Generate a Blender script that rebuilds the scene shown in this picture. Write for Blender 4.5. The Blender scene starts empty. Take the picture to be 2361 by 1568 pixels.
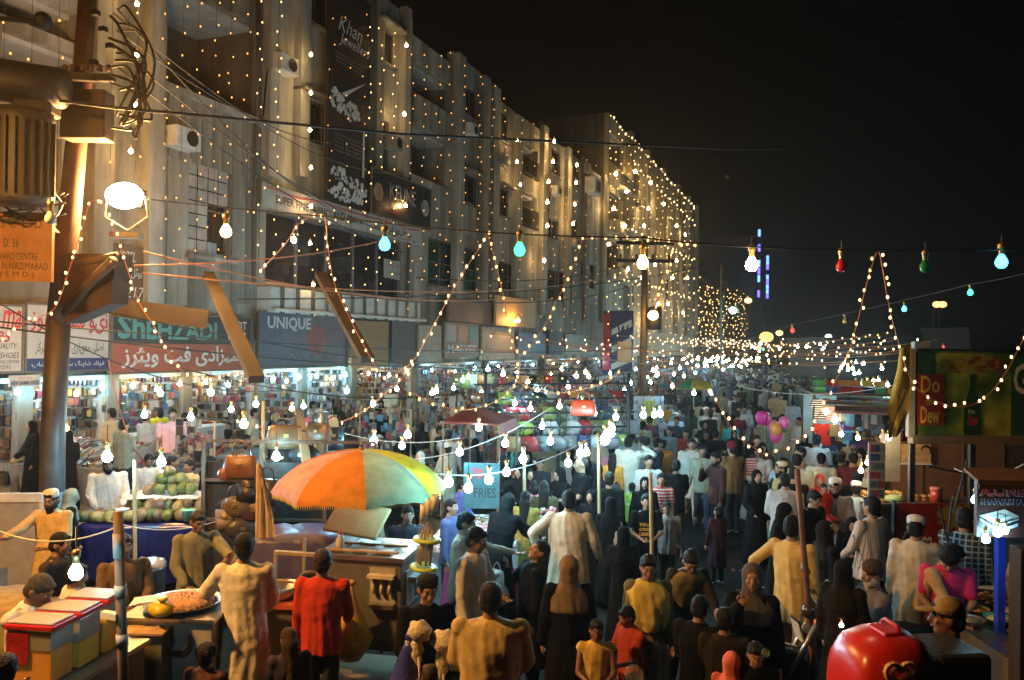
import bpy, bmesh, math, random, unicodedata
import numpy as np
from mathutils import Vector, Matrix, Euler, noise
random.seed(7); np.random.seed(7)
sc = bpy.context.scene
C = sc.collection
PI = math.pi
# ------------------------------------------------------------------ camera
EYE = Vector((0, 0, 3.7)); YAW = math.radians(21.55); PITCH = math.radians(0.34); ROLL = math.radians(-0.8)
CM = Matrix.Rotation(YAW, 3, 'Z') @ Matrix.Rotation(PI/2 + PITCH, 3, 'X') @ Matrix.Rotation(-ROLL, 3, 'Z')
cd = bpy.data.cameras.new('camera'); cam = bpy.data.objects.new('camera', cd); C.objects.link(cam)
cam.matrix_world = Matrix.Translation(EYE) @ CM.to_4x4()
cd.sensor_width = 36; cd.lens = 28.125; cd.clip_end = 1500; cd.clip_start = .05
sc.camera = cam
# ------------------------------------------------------------------ night sky
w = bpy.data.worlds.new('World'); sc.world = w; w.use_nodes = True
bg = w.node_tree.nodes['Background']; bg.inputs[0].default_value = (.62, .55, .5, 1); bg.inputs[1].default_value = .0016
sc.view_settings.view_transform = 'Standard'; sc.view_settings.look = 'None'
sc.view_settings.exposure = 0.6; sc.view_settings.gamma = 1
cy = sc.cycles
cy.use_denoising = True
try: cy.denoiser = 'OPENIMAGEDENOISE'
except Exception: pass
cy.max_bounces = 4; cy.diffuse_bounces = 2; cy.glossy_bounces = 2; cy.transmission_bounces = 4; cy.volume_bounces = 0
cy.transparent_max_bounces = 8; cy.sample_clamp_indirect = 3; cy.sample_clamp_direct = 0
cy.caustics_reflective = False; cy.caustics_refractive = False; cy.use_light_tree = True
cy.volume_step_rate = 4; cy.volume_max_steps = 64

# ------------------------------------------------------------------ pixel (2361 x 1568 frame) -> world
FP = 1844.5
def ray(x, y): return (CM @ Vector((x - 1180.5, -(y - 784), -FP))) / FP      # unit depth along the view axis
def at_z(x, y, z):
    r = ray(x, y); return EYE + r * ((z - EYE.z) / r.z)
def at_d(x, y, d): return EYE + ray(x, y) * d
def at_x(x, y, X):
    r = ray(x, y); return EYE + r * ((X - EYE.x) / r.x)
FX = -15.0
def F(x, y, X=FX): p = at_x(x, y, X); return p.y, p.z

# ------------------------------------------------------------------ materials
def lin(c): return tuple(c) + (1,) if len(c) == 3 else tuple(c)
MATS = {}
def mat(name, col=(.5, .5, .5), rough=.7, metal=0, var=.25, scale=6, bump=.15, streak=False, emit=None, strength=0, objcol=False, sample=True, alpha=None, trans=0, spec=.5, col2=None, bscale=None):
    if name in MATS: return MATS[name]
    m = bpy.data.materials.new(name); m.use_nodes = True; nt = m.node_tree; N = nt.nodes; L = nt.links
    b = N['Principled BSDF']; b.inputs['Roughness'].default_value = rough; b.inputs['Metallic'].default_value = metal
    b.inputs['Specular IOR Level'].default_value = spec
    b.inputs['Base Color'].default_value = lin(col)
    if trans: b.inputs['Transmission Weight'].default_value = trans
    if alpha is not None: b.inputs['Alpha'].default_value = alpha
    if emit is not None:
        b.inputs['Emission Color'].default_value = lin(emit); b.inputs['Emission Strength'].default_value = strength
        m.cycles.emission_sampling = 'AUTO' if sample else 'NONE'
    tc = N.new('ShaderNodeTexCoord'); src = tc.outputs['Object']
    if streak:
        mp = N.new('ShaderNodeMapping'); mp.inputs['Scale'].default_value = (1, 1, .18); L.new(src, mp.inputs[0]); src = mp.outputs[0]
    if var > 0:
        nz = N.new('ShaderNodeTexNoise'); nz.inputs['Scale'].default_value = scale; nz.inputs['Detail'].default_value = 6; nz.inputs['Roughness'].default_value = .65
        L.new(src, nz.inputs['Vector'])
        cr = N.new('ShaderNodeValToRGB'); cr.color_ramp.elements[0].position = .33; cr.color_ramp.elements[1].position = .66
        lo = 1 - var
        cr.color_ramp.elements[0].color = (lo, lo, lo, 1); cr.color_ramp.elements[1].color = (1, 1, 1, 1)
        L.new(nz.outputs[0], cr.inputs[0])
        mx = N.new('ShaderNodeMix'); mx.data_type = 'RGBA'; mx.blend_type = 'MULTIPLY'; mx.inputs[0].default_value = 1
        L.new(cr.outputs[0], mx.inputs[7])
        if objcol:
            oi = N.new('ShaderNodeObjectInfo'); L.new(oi.outputs['Color'], mx.inputs[6])
        elif col2 is not None:
            n2 = N.new('ShaderNodeTexNoise'); n2.inputs['Scale'].default_value = scale * .35; L.new(src, n2.inputs['Vector'])
            r2 = N.new('ShaderNodeValToRGB'); r2.color_ramp.elements[0].position = .42; r2.color_ramp.elements[1].position = .6
            r2.color_ramp.elements[0].color = lin(col); r2.color_ramp.elements[1].color = lin(col2)
            L.new(n2.outputs[0], r2.inputs[0]); L.new(r2.outputs[0], mx.inputs[6])
        else: mx.inputs[6].default_value = lin(col)
        L.new(mx.outputs[2], b.inputs['Base Color'])
    elif objcol:
        oi = N.new('ShaderNodeObjectInfo'); L.new(oi.outputs['Color'], b.inputs['Base Color'])
    if bump > 0:
        n3 = N.new('ShaderNodeTexNoise'); n3.inputs['Scale'].default_value = bscale or scale * 4; n3.inputs['Detail'].default_value = 4
        L.new(src, n3.inputs['Vector'])
        bp = N.new('ShaderNodeBump'); bp.inputs['Strength'].default_value = bump; bp.inputs['Distance'].default_value = .02
        L.new(n3.outputs[0], bp.inputs['Height']); L.new(bp.outputs[0], b.inputs['Normal'])
    MATS[name] = m
    return m
def emat(name, col, strength, sample=True):
    if name in MATS: return MATS[name]
    m = bpy.data.materials.new(name); m.use_nodes = True; nt = m.node_tree; nt.nodes.clear()
    e = nt.nodes.new('ShaderNodeEmission'); e.inputs[0].default_value = lin(col); e.inputs[1].default_value = strength
    o = nt.nodes.new('ShaderNodeOutputMaterial'); nt.links.new(e.outputs[0], o.inputs[0])
    m.cycles.emission_sampling = 'AUTO' if sample else 'NONE'
    MATS[name] = m; return m
def patmat(name, kind):
    """cloth with woven pattern on the object colour: stripes or plaid"""
    if name in MATS: return MATS[name]
    m = mat(name, var=.2, objcol=True, rough=.9, scale=9, bump=.3)
    nt = m.node_tree; N = nt.nodes; L = nt.links; b = N['Principled BSDF']
    src = b.inputs['Base Color'].links[0].from_socket; tc = N['Texture Coordinate']
    def wave(axis, sc_):
        wv = N.new('ShaderNodeTexWave'); wv.bands_direction = axis; wv.inputs['Scale'].default_value = sc_; L.new(tc.outputs['Object'], wv.inputs[0])
        cr = N.new('ShaderNodeValToRGB'); cr.color_ramp.elements[0].position = .8; cr.color_ramp.elements[1].position = .9
        L.new(wv.outputs[0], cr.inputs[0]); return cr.outputs[0]
    fac = wave('X', 14 if kind == 'vstripe' else 5) if kind != 'hstripe' else wave('Z', 6)
    if kind == 'plaid':
        f2 = wave('Z', 5); mm = N.new('ShaderNodeMath'); mm.operation = 'MAXIMUM'; L.new(fac, mm.inputs[0]); L.new(f2, mm.inputs[1]); fac = mm.outputs[0]
    mx = N.new('ShaderNodeMix'); mx.data_type = 'RGBA'; L.new(fac, mx.inputs[0]); L.new(src, mx.inputs[6])
    mx.inputs[7].default_value = {'vstripe': (.12, .13, .2, 1), 'hstripe': (.75, .6, .55, 1), 'plaid': (.2, .35, .5, 1)}[kind]
    L.new(mx.outputs[2], b.inputs['Base Color'])
    return m
M = dict(
 cloth=lambda: mat('woven_cloth', objcol=True, rough=.9, var=.3, scale=9, bump=.5, bscale=16, spec=.1),
 skin=lambda: mat('skin', objcol=True, rough=.55, var=.15, scale=14, bump=.05),
 hair=lambda: mat('hair', objcol=True, rough=.6, var=.6, scale=45, bump=1, bscale=70, spec=.2),
 paint=lambda: mat('painted_surface', objcol=True, rough=.6, var=.3, scale=5, bump=.1),
 wood=lambda: mat('raw_timber', (.42, .27, .13), .75, var=.45, scale=8, streak=True, bump=.4),
 dwood=lambda: mat('dark_timber', (.13, .075, .04), .7, var=.5, scale=8, bump=.4),
 steel=lambda: mat('brushed_steel', (.5, .5, .5), .35, .9, var=.35, scale=7, bump=.1),
 iron=lambda: mat('dark_iron', (.022, .019, .018), .6, .3, var=.4, scale=8, bump=.2),
 rubber=lambda: mat('black_rubber', (.015, .015, .015), .6, var=.2, bump=.2),
 wire=lambda: mat('wire_insulation', (.02, .018, .016), .6, var=0, bump=0),
 owire=lambda: mat('orange_wire', (.5, .17, .06), .5, var=0, bump=0),
 wwire=lambda: mat('white_wire', (.5, .48, .45), .5, var=0, bump=0),
 glass=lambda: mat('dark_window_glass', (.02, .025, .03), .08, var=.3, scale=3, bump=.02),
 brass=lambda: mat('bulb_cap_brass', (.5, .32, .12), .4, .8, var=0, bump=0),
 gloss=lambda: mat('glossy_plastic', objcol=True, rough=.22, var=.12, scale=4, bump=.03),
 leather=lambda: mat('bag_leather', objcol=True, rough=.38, var=.25, scale=10, bump=.25),
)
def MT(k): return M[k]() if k in M else MATS[k]

# ------------------------------------------------------------------ mesh builder
class MB:
    def __init__(s): s.v = []; s.f = []; s.m = []; s.cur = 0
    def add(s, V, Fc):
        n = len(s.v); s.v.extend([tuple(p) for p in V]); s.f.extend([tuple(i + n for i in f) for f in Fc]); s.m.extend([s.cur] * len(Fc)); return s
    def box(s, c, d, rz=0, R=None):
        x, y, z = d[0] / 2, d[1] / 2, d[2] / 2
        P = [Vector(p) for p in ((-x,-y,-z),(x,-y,-z),(x,y,-z),(-x,y,-z),(-x,-y,z),(x,-y,z),(x,y,z),(-x,y,z))]
        Q = R if R is not None else Matrix.Rotation(rz, 3, 'Z')
        c = Vector(c)
        return s.add([c + Q @ p for p in P], [(0,3,2,1),(4,5,6,7),(0,1,5,4),(1,2,6,5),(2,3,7,6),(3,0,4,7)])
    def b2(s, a, b):   # by corners
        a = Vector(a); b = Vector(b); return s.box((a + b) / 2, (abs(b.x-a.x), abs(b.y-a.y), abs(b.z-a.z)))
    def quad(s, *p): return s.add(p, [tuple(range(len(p)))])
    def tube(s, pts, r, n=6, cap=True):
        pts = [Vector(p) for p in pts]; rs = r if isinstance(r, (list, tuple)) else [r] * len(pts)
        V = []; Fc = []; up = None
        for i, p in enumerate(pts):
            d = (pts[min(i+1, len(pts)-1)] - pts[max(i-1, 0)])
            if d.length < 1e-9: d = Vector((0, 0, 1))
            d.normalize()
            a = up if up is not None else (Vector((0, 0, 1)) if abs(d.z) < .9 else Vector((1, 0, 0)))
            u = (a - d * a.dot(d)).normalized(); up = u; v = d.cross(u)
            for k in range(n):
                t = 2 * PI * k / n; V.append(p + (u * math.cos(t) + v * math.sin(t)) * rs[i])
        for i in range(len(pts) - 1):
            for k in range(n):
                k2 = (k + 1) % n; Fc.append((i*n+k, i*n+k2, (i+1)*n+k2, (i+1)*n+k))
        if cap and n > 2: Fc += [tuple(range(n))[::-1], tuple((len(pts)-1)*n + k for k in range(n))]
        return s.add(V, Fc)
    def lathe(s, prof, c=(0, 0, 0), n=16, R=None):
        V = []; Fc = []; c = Vector(c); Q = R if R is not None else Matrix.Identity(3)
        for r, z in prof:
            for k in range(n):
                t = 2 * PI * k / n; V.append(c + Q @ Vector((r * math.cos(t), r * math.sin(t), z)))
        for i in range(len(prof) - 1):
            for k in range(n):
                k2 = (k + 1) % n; Fc.append((i*n+k, i*n+k2, (i+1)*n+k2, (i+1)*n+k))
        Fc += [tuple(range(n))[::-1], tuple((len(prof)-1)*n + k for k in range(n))]
        return s.add(V, Fc)
    def ball(s, c, r, n=10, m=7, R=None):
        rr = r if isinstance(r, (tuple, list)) else (r, r, r); c = Vector(c); Q = R if R is not None else Matrix.Identity(3)
        V = [c + Q @ Vector((0, 0, -rr[2]))]; Fc = []
        for i in range(1, m):
            ph = -PI/2 + PI * i / m
            for k in range(n):
                t = 2*PI*k/n; V.append(c + Q @ Vector((rr[0]*math.cos(ph)*math.cos(t), rr[1]*math.cos(ph)*math.sin(t), rr[2]*math.sin(ph))))
        V.append(c + Q @ Vector((0, 0, rr[2]))); top = len(V) - 1
        for k in range(n):
            k2 = (k+1) % n; Fc.append((0, 1+k2, 1+k)); Fc.append((top, top-n+k, top-n+k2))
            for i in range(m-2): Fc.append((1+i*n+k, 1+i*n+k2, 1+(i+1)*n+k2, 1+(i+1)*n+k))
        return s.add(V, Fc)
    def octa(s, c, r):
        x, y, z = c
        return s.add([(x+r,y,z),(x-r,y,z),(x,y+r,z),(x,y-r,z),(x,y,z+r),(x,y,z-r)], [(0,2,4),(2,1,4),(1,3,4),(3,0,4),(2,0,5),(1,2,5),(3,1,5),(0,3,5)])
    def mesh(s, name, ms, smooth=False):
        me = bpy.data.meshes.new(name); me.from_pydata(s.v, [], s.f)
        for m in (ms if isinstance(ms, (list, tuple)) else [ms]): me.materials.append(MT(m) if isinstance(m, str) else m)
        if any(s.m): me.polygons.foreach_set('material_index', s.m)
        if smooth: me.polygons.foreach_set('use_smooth', [True] * len(s.f))
        me.update(); return me
    def build(s, name, ms, parent=None, smooth=False, color=None, kind=None, bevel=0):
        o = bpy.data.objects.new(name, s.mesh(name, ms, smooth)); C.objects.link(o)
        if parent is not None: o.parent = parent
        if color is not None: o.color = lin(color)
        if kind: o['kind'] = kind
        if bevel:
            md = o.modifiers.new('bevel', 'BEVEL'); md.width = bevel; md.segments = 2; md.limit_method = 'ANGLE'
        return o
def empty(name, loc=(0, 0, 0), rz=0):
    o = bpy.data.objects.new(name, None); C.objects.link(o); o.location = loc; o.rotation_euler = (0, 0, rz); return o
def tag(o, label=None, cat=None, group=None, kind=None):
    if label: o['label'] = label
    if cat: o['category'] = cat
    if group: o['group'] = group
    if kind: o['kind'] = kind
    return o
def children(o): return [c for c in CH.get(o.name, [])]
def copy_tree(o, kids):
    """kids: list of (child, [sub children]) recorded at build time"""
    c = o.copy(); C.objects.link(c)
    for ch, subs in kids:
        d = ch.copy(); C.objects.link(d); d.parent = c
        for s_ in subs:
            e = s_.copy(); C.objects.link(e); e.parent = d
    return c
def kids_of(o):
    return [(c, list(c.children)) for c in o.children]

# ------------------------------------------------------------------ lettering
_forms = {}
for cp in list(range(0xFB50, 0xFBFF)) + list(range(0xFE70, 0xFEFD)):
    dcm = unicodedata.decomposition(chr(cp)).split()
    if len(dcm) == 2: _forms.setdefault(chr(int(dcm[1], 16)), {})[dcm[0]] = chr(cp)
def urdu(s):
    out = []
    def fm(ch): return _forms.get(ch, {})
    for i, ch in enumerate(s):
        f = fm(ch)
        if not f: out.append(ch); continue
        prev = i > 0 and '<initial>' in fm(s[i-1]); nxt = i + 1 < len(s) and '<final>' in fm(s[i+1]) and '<initial>' in f
        k = '<medial>' if prev and nxt else '<final>' if prev else '<initial>' if nxt else '<isolated>'
        out.append(f.get(k, f.get('<isolated>', ch)))
    return ''.join(reversed(out))
TX = []
def text(body, parent, m, org, ux, uz, w, h, name='lettering', bold=0, color=None, shear=0, ext=.006):
    """lettering w wide and h high, its lower left at org, along ux and up along uz"""
    TX.append((body, parent, m, Vector(org), Vector(ux).normalized(), Vector(uz).normalized(), w, h, name, bold, color, shear, ext))
def flush_text():
    L = []
    for t in TX:
        c = bpy.data.curves.new('lettering', 'FONT'); c.body = t[0]; c.size = 1; c.extrude = 0; c.offset = t[9]; c.shear = t[11]; c.resolution_u = 2
        o = bpy.data.objects.new('lettering', c); C.objects.link(o); L.append(o)
    dg = bpy.context.evaluated_depsgraph_get()
    for t, o in zip(TX, L):
        me = bpy.data.meshes.new_from_object(o.evaluated_get(dg)); n = len(me.vertices)
        if n:
            a = np.zeros(n * 3); me.vertices.foreach_get('co', a); a = a.reshape(-1, 3)
            lo = a.min(0); hi = a.max(0); q = (a - lo) / np.maximum(hi - lo, 1e-6)
            ux, uz = np.array(t[4]), np.array(t[5]); nn = np.cross(ux, uz)
            wv = np.array(t[3]) + np.outer(q[:, 0] * t[6], ux) + np.outer(q[:, 1] * t[7], uz) + nn * t[12]
            if t[1] is not None:
                im = np.array(t[1].matrix_world_calc.inverted() if hasattr(t[1], 'matrix_world_calc') else WM(t[1]).inverted())
                wv = wv @ im[:3, :3].T + im[:3, 3]
            me.vertices.foreach_set('co', wv.ravel())
        me.materials.clear(); me.materials.append(MT(t[2]) if isinstance(t[2], str) else t[2]); me.update()
        p = bpy.data.objects.new(t[8], me); C.objects.link(p)
        if t[1] is not None: p.parent = t[1]
        if t[10] is not None: p.color = lin(t[10])
        bpy.data.objects.remove(o)
def WM(o):
    m = Matrix.LocRotScale(o.location, o.rotation_euler, o.scale)
    return WM(o.parent) @ m if o.parent else m
# ------------------------------------------------------------------ lamps: real bulbs that give off light
GLOW = {
 'dim': ((.35, .8, 1), 55),
 'cool': ((.32, .76, 1), 250), 'warm': ((1, .68, .3), 110), 'sodium': ((1, .45, .085), 260), 'cyan': ((.04, .6, 1), 9), 'green': ((.03, 1, .3), 6),
 'yellow': ((1, .72, .12), 30), 'white': ((1, .86, .55), 130), 'orange': ((1, .5, .16), 30), 'red': ((1, .05, .03), 2.5), 'facade': ((1, .62, .22), 120)}
OFFM = {'off_red': (.45, .02, .02), 'off_green': (.02, .28, .1), 'off_yellow': (.7, .5, .05), 'off_white': (.75, .7, .6), 'off_blue': (.05, .4, .7)}
_bulb = {}
def bulb_mesh(kind, tiny):
    k = (kind, tiny)
    if k in _bulb: return _bulb[k]
    if kind in GLOW:
        c, s = GLOW[kind]; m = emat('glow_' + kind, c, s)
    else: m = mat('bulb_glass_' + kind, OFFM[kind], .1, var=0, bump=0)
    g = MB(); n = 6 if tiny else 10
    g.lathe([(.004, -.062), (.022, -.058), (.038, -.042), (.044, -.02), (.04, .002), (.026, .026), (.016, .045)], n=n)
    s_ = MB().lathe([(.019, .044), (.02, .05), (.02, .085), (.027, .09), (.027, .125), (.012, .135)], n=n)
    _bulb[k] = (g.mesh('glass', m, True), s_.mesh('socket', 'brass', True)); return _bulb[k]
def bulb(p, kind='cool', scale=1.0, label=None, group=None, cord=.12, tiny=False, name='light_bulb'):
    a, b = bulb_mesh(kind, tiny)
    r = empty(name, p); r.scale = (scale,) * 3
    for nm, me in (('glass', a), ('socket', b)):
        o = bpy.data.objects.new(nm, me); C.objects.link(o); o.parent = r
    if cord and not tiny: MB().tube([(0, 0, .13), (0, 0, .13 + cord)], .005, 4).build('cord', 'wire', r)
    tag(r, label or 'lit bare bulb hanging over the market stalls', 'light bulb', group)
    return r
def wire(pts, r=.012, m='wire', label='', name='overhead_wire', group=None, sag=0, n=14, cat='wire'):
    P = []
    pts = [Vector(p) for p in pts]
    for a, b in zip(pts[:-1], pts[1:]):
        for i in range(n):
            t = i / n; q = a.lerp(b, t); q.z -= sag * 4 * t * (1 - t); P.append(q)
    P.append(pts[-1])
    o = MB().tube(P, r, 5).build(name, m, None, True); return tag(o, label, cat, group)
def light_string(P, step, r, kind, label, wire_m='owire', wr=.008, group=None, jit=.02, name='light_string', octa=False, drop=0):
    """fairy lights along a polyline P: wire + bulbs"""
    P = [Vector(p) for p in P]
    root = empty(name, P[0]); tag(root, label, 'string lights', group)
    o = P[0]
    MB().tube([p - o for p in P], wr, 4).build('wire', wire_m, root)
    g = MB(); acc = 0
    for a, b in zip(P[:-1], P[1:]):
        L_ = (b - a).length; t = acc
        while t < L_:
            q = a.lerp(b, t / L_) - o + Vector((random.uniform(-jit, jit), random.uniform(-jit, jit), random.uniform(-jit, jit) - drop))
            if octa: g.octa(q, r * random.uniform(.75, 1.2))
            else: g.ball(q, (r * random.uniform(.8, 1.1),) * 2 + (r * 1.35,), 6, 4)
            t += step * random.uniform(.85, 1.15)
        acc = t - L_
    g.build('fairy_bulbs', FAIRY[kind], root, kind='stuff'); return root
FAIRY = {'amber': emat('fairy_amber', (1, .55, .16), 4, False), 'warm': emat('fairy_warm', (1, .56, .17), 2.6, False), 'white': emat('fairy_white', (1, .64, .26), 3.2, False), 'far': emat('fairy_far', (1, .8, .5), 3.5, False),
         'blue': emat('fairy_blue', (.1, .15, 1), 8, False), 'cold': emat('fairy_cold', (.6, .9, 1), 10, False), 'deep': emat('fairy_deep', (1, .38, .07), 2.2, False)}
def spline(P, n=8):
    P = [Vector(p) for p in P]; Q = []
    for i in range(len(P) - 1):
        a = P[max(i-1, 0)]; b = P[i]; c = P[i+1]; d = P[min(i+2, len(P)-1)]
        for k in range(n):
            t = k / n; Q.append(.5 * ((2*b) + (c-a)*t + (2*a-5*b+4*c-d)*t*t + (3*b-a-3*c+d)*t**3))
    Q.append(P[-1]); return Q
# ------------------------------------------------------------------ ground and buildings
asph = mat('asphalt', (.022, .017, .013), .65, var=.7, scale=1.1, bump=.6, bscale=30, col2=(.009, .0075, .0065), spec=.12)
o = MB().quad((-200, -30, 0), (200, -30, 0), (200, 400, 0), (-200, 400, 0)).build('road', asph); o['kind'] = 'structure'
pave = mat('concrete_paving', (.2, .18, .15), .85, var=.5, scale=2, bump=.4)
o = MB().b2((-19, 5, .002), (-10.6, 120, .5)).build('pavement', pave); o['kind'] = 'structure'

conc = mat('aged_concrete', (.4, .37, .31), .9, var=.7, scale=1.3, streak=True, bump=.6, bscale=9, col2=(.2, .17, .13))
conc2 = mat('pale_painted_plaster', (.5, .47, .41), .85, var=.65, scale=1.4, streak=True, bump=.35, bscale=12, col2=(.33, .29, .22))
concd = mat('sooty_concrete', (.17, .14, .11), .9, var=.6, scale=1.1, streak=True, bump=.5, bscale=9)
soff = mat('whitewashed_soffit', (.5, .5, .48), .8, var=.35, scale=1.5, bump=.15)
dark = mat('dark_interior', (.02, .018, .016), .9, var=.3, bump=0)
white = mat('white_enamel', (.7, .68, .63), .5, var=.25, scale=3, bump=.1)
frame = mat('window_frame_paint', (.16, .13, .1), .6, var=.3, bump=.1)

def Yx(x, X=FX): return F(x, 500, X)[0]
def rect(x0, yt, yb, x1, X=FX):
    y0, zt = F(x0, yt, X); _, zb = F(x0, yb, X); return (y0, Yx(x1, X), zb, zt)
def wall(parent, name, m, y0, y1, z0, z1, ops=(), X=FX, th=.3):
    ys = sorted({y0, y1, *[min(max(v, y0), y1) for o_ in ops for v in o_[:2]]}); zs = sorted({z0, z1, *[min(max(v, z0), z1) for o_ in ops for v in o_[2:]]})
    g = MB()
    for a, b in zip(ys[:-1], ys[1:]):
        run = None
        for c, d in zip(zs[:-1], zs[1:]):
            my, mz = (a+b)/2, (c+d)/2
            solid = not any(q[0] < my < q[1] and q[2] < mz < q[3] for q in ops)
            if solid: run = (run[0], d) if run else (c, d)
            if not solid or d == zs[-1]:
                if run: g.b2((X-th, a, run[0]), (X, b, run[1])); run = None
    return g.build(name, m, parent)
def window(parent, r, X=FX, hood=False, panes=2, lit=None, depth=.16, rows=1):
    y0, y1, z0, z1 = r; f = .06
    g = MB()
    g.b2((X-depth, y0, z0), (X-depth+.06, y0+f, z1)); g.b2((X-depth, y1-f, z0), (X-depth+.06, y1, z1))
    g.b2((X-depth, y0+f, z0), (X-depth+.06, y1-f, z0+f)); g.b2((X-depth, y0+f, z1-f), (X-depth+.06, y1-f, z1))
    for k in range(1, panes): yy = y0+(y1-y0)*k/panes; g.b2((X-depth+.003, yy-.025, z0+f), (X-depth+.05, yy+.025, z1-f))
    for k in range(1, rows): zz = z0+(z1-z0)*k/rows; g.b2((X-depth+.006, y0+f, zz-.02), (X-depth+.045, y1-f, zz+.02))
    w_ = g.build('window', frame, parent)
    for k in range(panes):
        a = y0+(y1-y0)*k/panes; b = y0+(y1-y0)*(k+1)/panes
        MB().b2((X-depth-.012, a+.02, z0+.02), (X-depth-.002, b-.02, z1-.02)).build('pane', lit or 'glass', w_)
    MB().b2((X-.02, y0-.1, z0-.1), (X+.09, y1+.1, z0-.002)).build('sill', conc, parent)
    if hood: MB().b2((X+.002, y0-.15, z1+.03), (X+.45, y1+.15, z1+.12)).build('sunshade', conc, parent)
    return w_
def recess(parent, r, X=FX, depth=1.5, door=True):
    y0, y1, z0, z1 = r
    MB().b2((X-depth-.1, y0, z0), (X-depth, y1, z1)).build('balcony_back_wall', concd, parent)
    MB().b2((X-depth, y0-.1, z0), (X-.31, y0, z1)).build('balcony_side_wall', conc, parent); MB().b2((X-depth, y1, z0), (X-.31, y1+.1, z1)).build('balcony_side_wall', conc, parent)
    MB().b2((X-depth, y0, z1-.1), (X-.31, y1, z1+.05)).build('balcony_ceiling', soff, parent)
    MB().b2((X-depth, y0, z0-.15), (X-.31, y1, z0)).build('balcony_floor', conc, parent)
    if door:
        yy = y0+(y1-y0)*.25
        d = MB().b2((X-depth+.002, yy, z0), (X-depth+.06, yy+.9, z0+2.1)).build('balcony_door', 'dwood', parent)
    return
def panels(parent, y0, y1, z0, z1, n, X=FX, m=None, proud=.035, gap=.03):
    wv = (y1-y0)/n; g = MB().b2((0, gap/2, 0), (proud, wv-gap/2, z1-z0)); me = g.mesh('panel', m or conc)
    for k in range(n):
        p = bpy.data.objects.new('panel', me); C.objects.link(p); p.parent = parent
        p.location = (X + random.uniform(.001, .012), y0+k*wv, z0); p.color = (1, 1, 1, 1)

ZT = F(945, 40)[1]           # roof line of the row
ZS0 = F(400, 858)[1]; ZS1 = F(400, 722)[1]
ZL0 = F(600, 720)[1]; ZL1 = F(600, 662)[1]
Y = {x: Yx(x) for x in (-350, 190, 375, 600, 690, 760, 850, 945, 1040, 1200, 1240, 1400, 1605)}
def shell(name, a, b, zt, label, X=FX, deep=9, m=conc, ops=(), side=True, z0=None):
    r = empty(name, (0, 0, 0)); tag(r, label, 'building')
    z0 = ZS0 if z0 is None else z0
    wall(r, 'wall', m, a, b, z0, zt, ops, X)
    for q in (((X-deep, a+.003, z0), (X-.3, a+.2, zt)), ((X-deep, b-.2, z0), (X-.3, b-.003, zt)), ((X-deep, a+.2, z0), (X-deep+.2, b-.2, zt))): MB().b2(*q).build('side_wall', concd, r)
    MB().b2((X-deep, a+.2, zt-.25), (X-.3, b-.2, zt-.05)).build('roof_slab', concd, r)
    MB().b2((X-deep+.2, a+.2, z0), (X-.3, b-.2, z0+.2)).build('floor_slab', concd, r)
    return r

# A: the block behind the street pole, cut by the frame's left edge
opsA = [rect(0, -50, 30, 175), rect(5, 60, 230, 185), rect(60, 300, 450, 140)]
A = shell('apartment_block', Y[-350], Y[375]-.002, ZT+2.5, 'grey concrete flats with balconies rising behind the big street pole', ops=opsA)
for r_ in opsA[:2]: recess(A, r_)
window(A, opsA[2])
y0, z0 = F(-200, 240); panels(A, F(10, 240)[0], F(190, 240)[0], F(100, 300)[1], F(100, 240)[1], 5)
MB().b2((FX+.002, Y[190], ZS1), (FX+.35, Y[190]+.5, ZT+2.5)).build('pilaster', conc2, A)
MB().b2((FX+.002, Y[375]-.7, ZS1), (FX+.3, Y[375]-.25, ZT+2.5)).build('pilaster', conc2, A)

# B: recessed balconies and boarded window
opsB = [rect(380, -60, 192, 596), rect(437, 368, 578, 530)]
B_ = shell('apartment_block', Y[375], Y[600]-.002, ZT+2.5, 'stained concrete flats with a deep pale-ceilinged balcony and a papered-over window', ops=opsB)
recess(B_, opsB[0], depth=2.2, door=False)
window(B_, (opsB[0][0]+.5, opsB[0][0]+1.9, F(400, 215)[1], F(400, 140)[1]), X=FX-2.05, panes=2)
window(B_, opsB[1], panes=2, rows=2)
y0, y1, z0, z1 = opsB[1]
cols = [(.55, .52, .45), (.4, .38, .34), (.6, .57, .5), (.3, .29, .27), (.5, .4, .36), (.35, .4, .45)]
for k in range(4):
    for j in range(7):
        if (k, j) in ((2, 1), (2, 2), (3, 0), (3, 1), (3, 2), (3, 3), (2, 3)): continue
        yy = y0 + (y1-y0)*(k+.06)/4; zz = z0 + (z1-z0)*(j+.05)/7
        MB().b2((FX-.09, yy, zz), (FX-.085+random.uniform(0, .008), yy+(y1-y0)/4*.9, zz+(z1-z0)/7*.9)).build('newspaper_sheet', 'paint', B_, color=random.choice(cols))
panels(B_, Y[375]+.1, Y[600]-.1, F(375, 355)[1], F(375, 205)[1], 9)
panels(B_, Y[375]+.1, F(435, 400)[0], F(375, 700)[1], F(375, 365)[1], 1, proud=.025)
panels(B_, F(535, 400)[0], Y[600]-.1, F(540, 700)[1], F(540, 385)[1], 2, proud=.025)
MB().b2((FX+.04, opsB[1][0]-.15, opsB[1][2]-.2), (FX+.2, opsB[1][1]+.15, opsB[1][2]-.1)).build('ledge', conc2, B_)
MB().b2((FX+.002, Y[375]-.2, F(375, 205)[1]), (FX+.22, Y[600], F(375, 192)[1])).build('string_course', conc2, B_)

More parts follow.
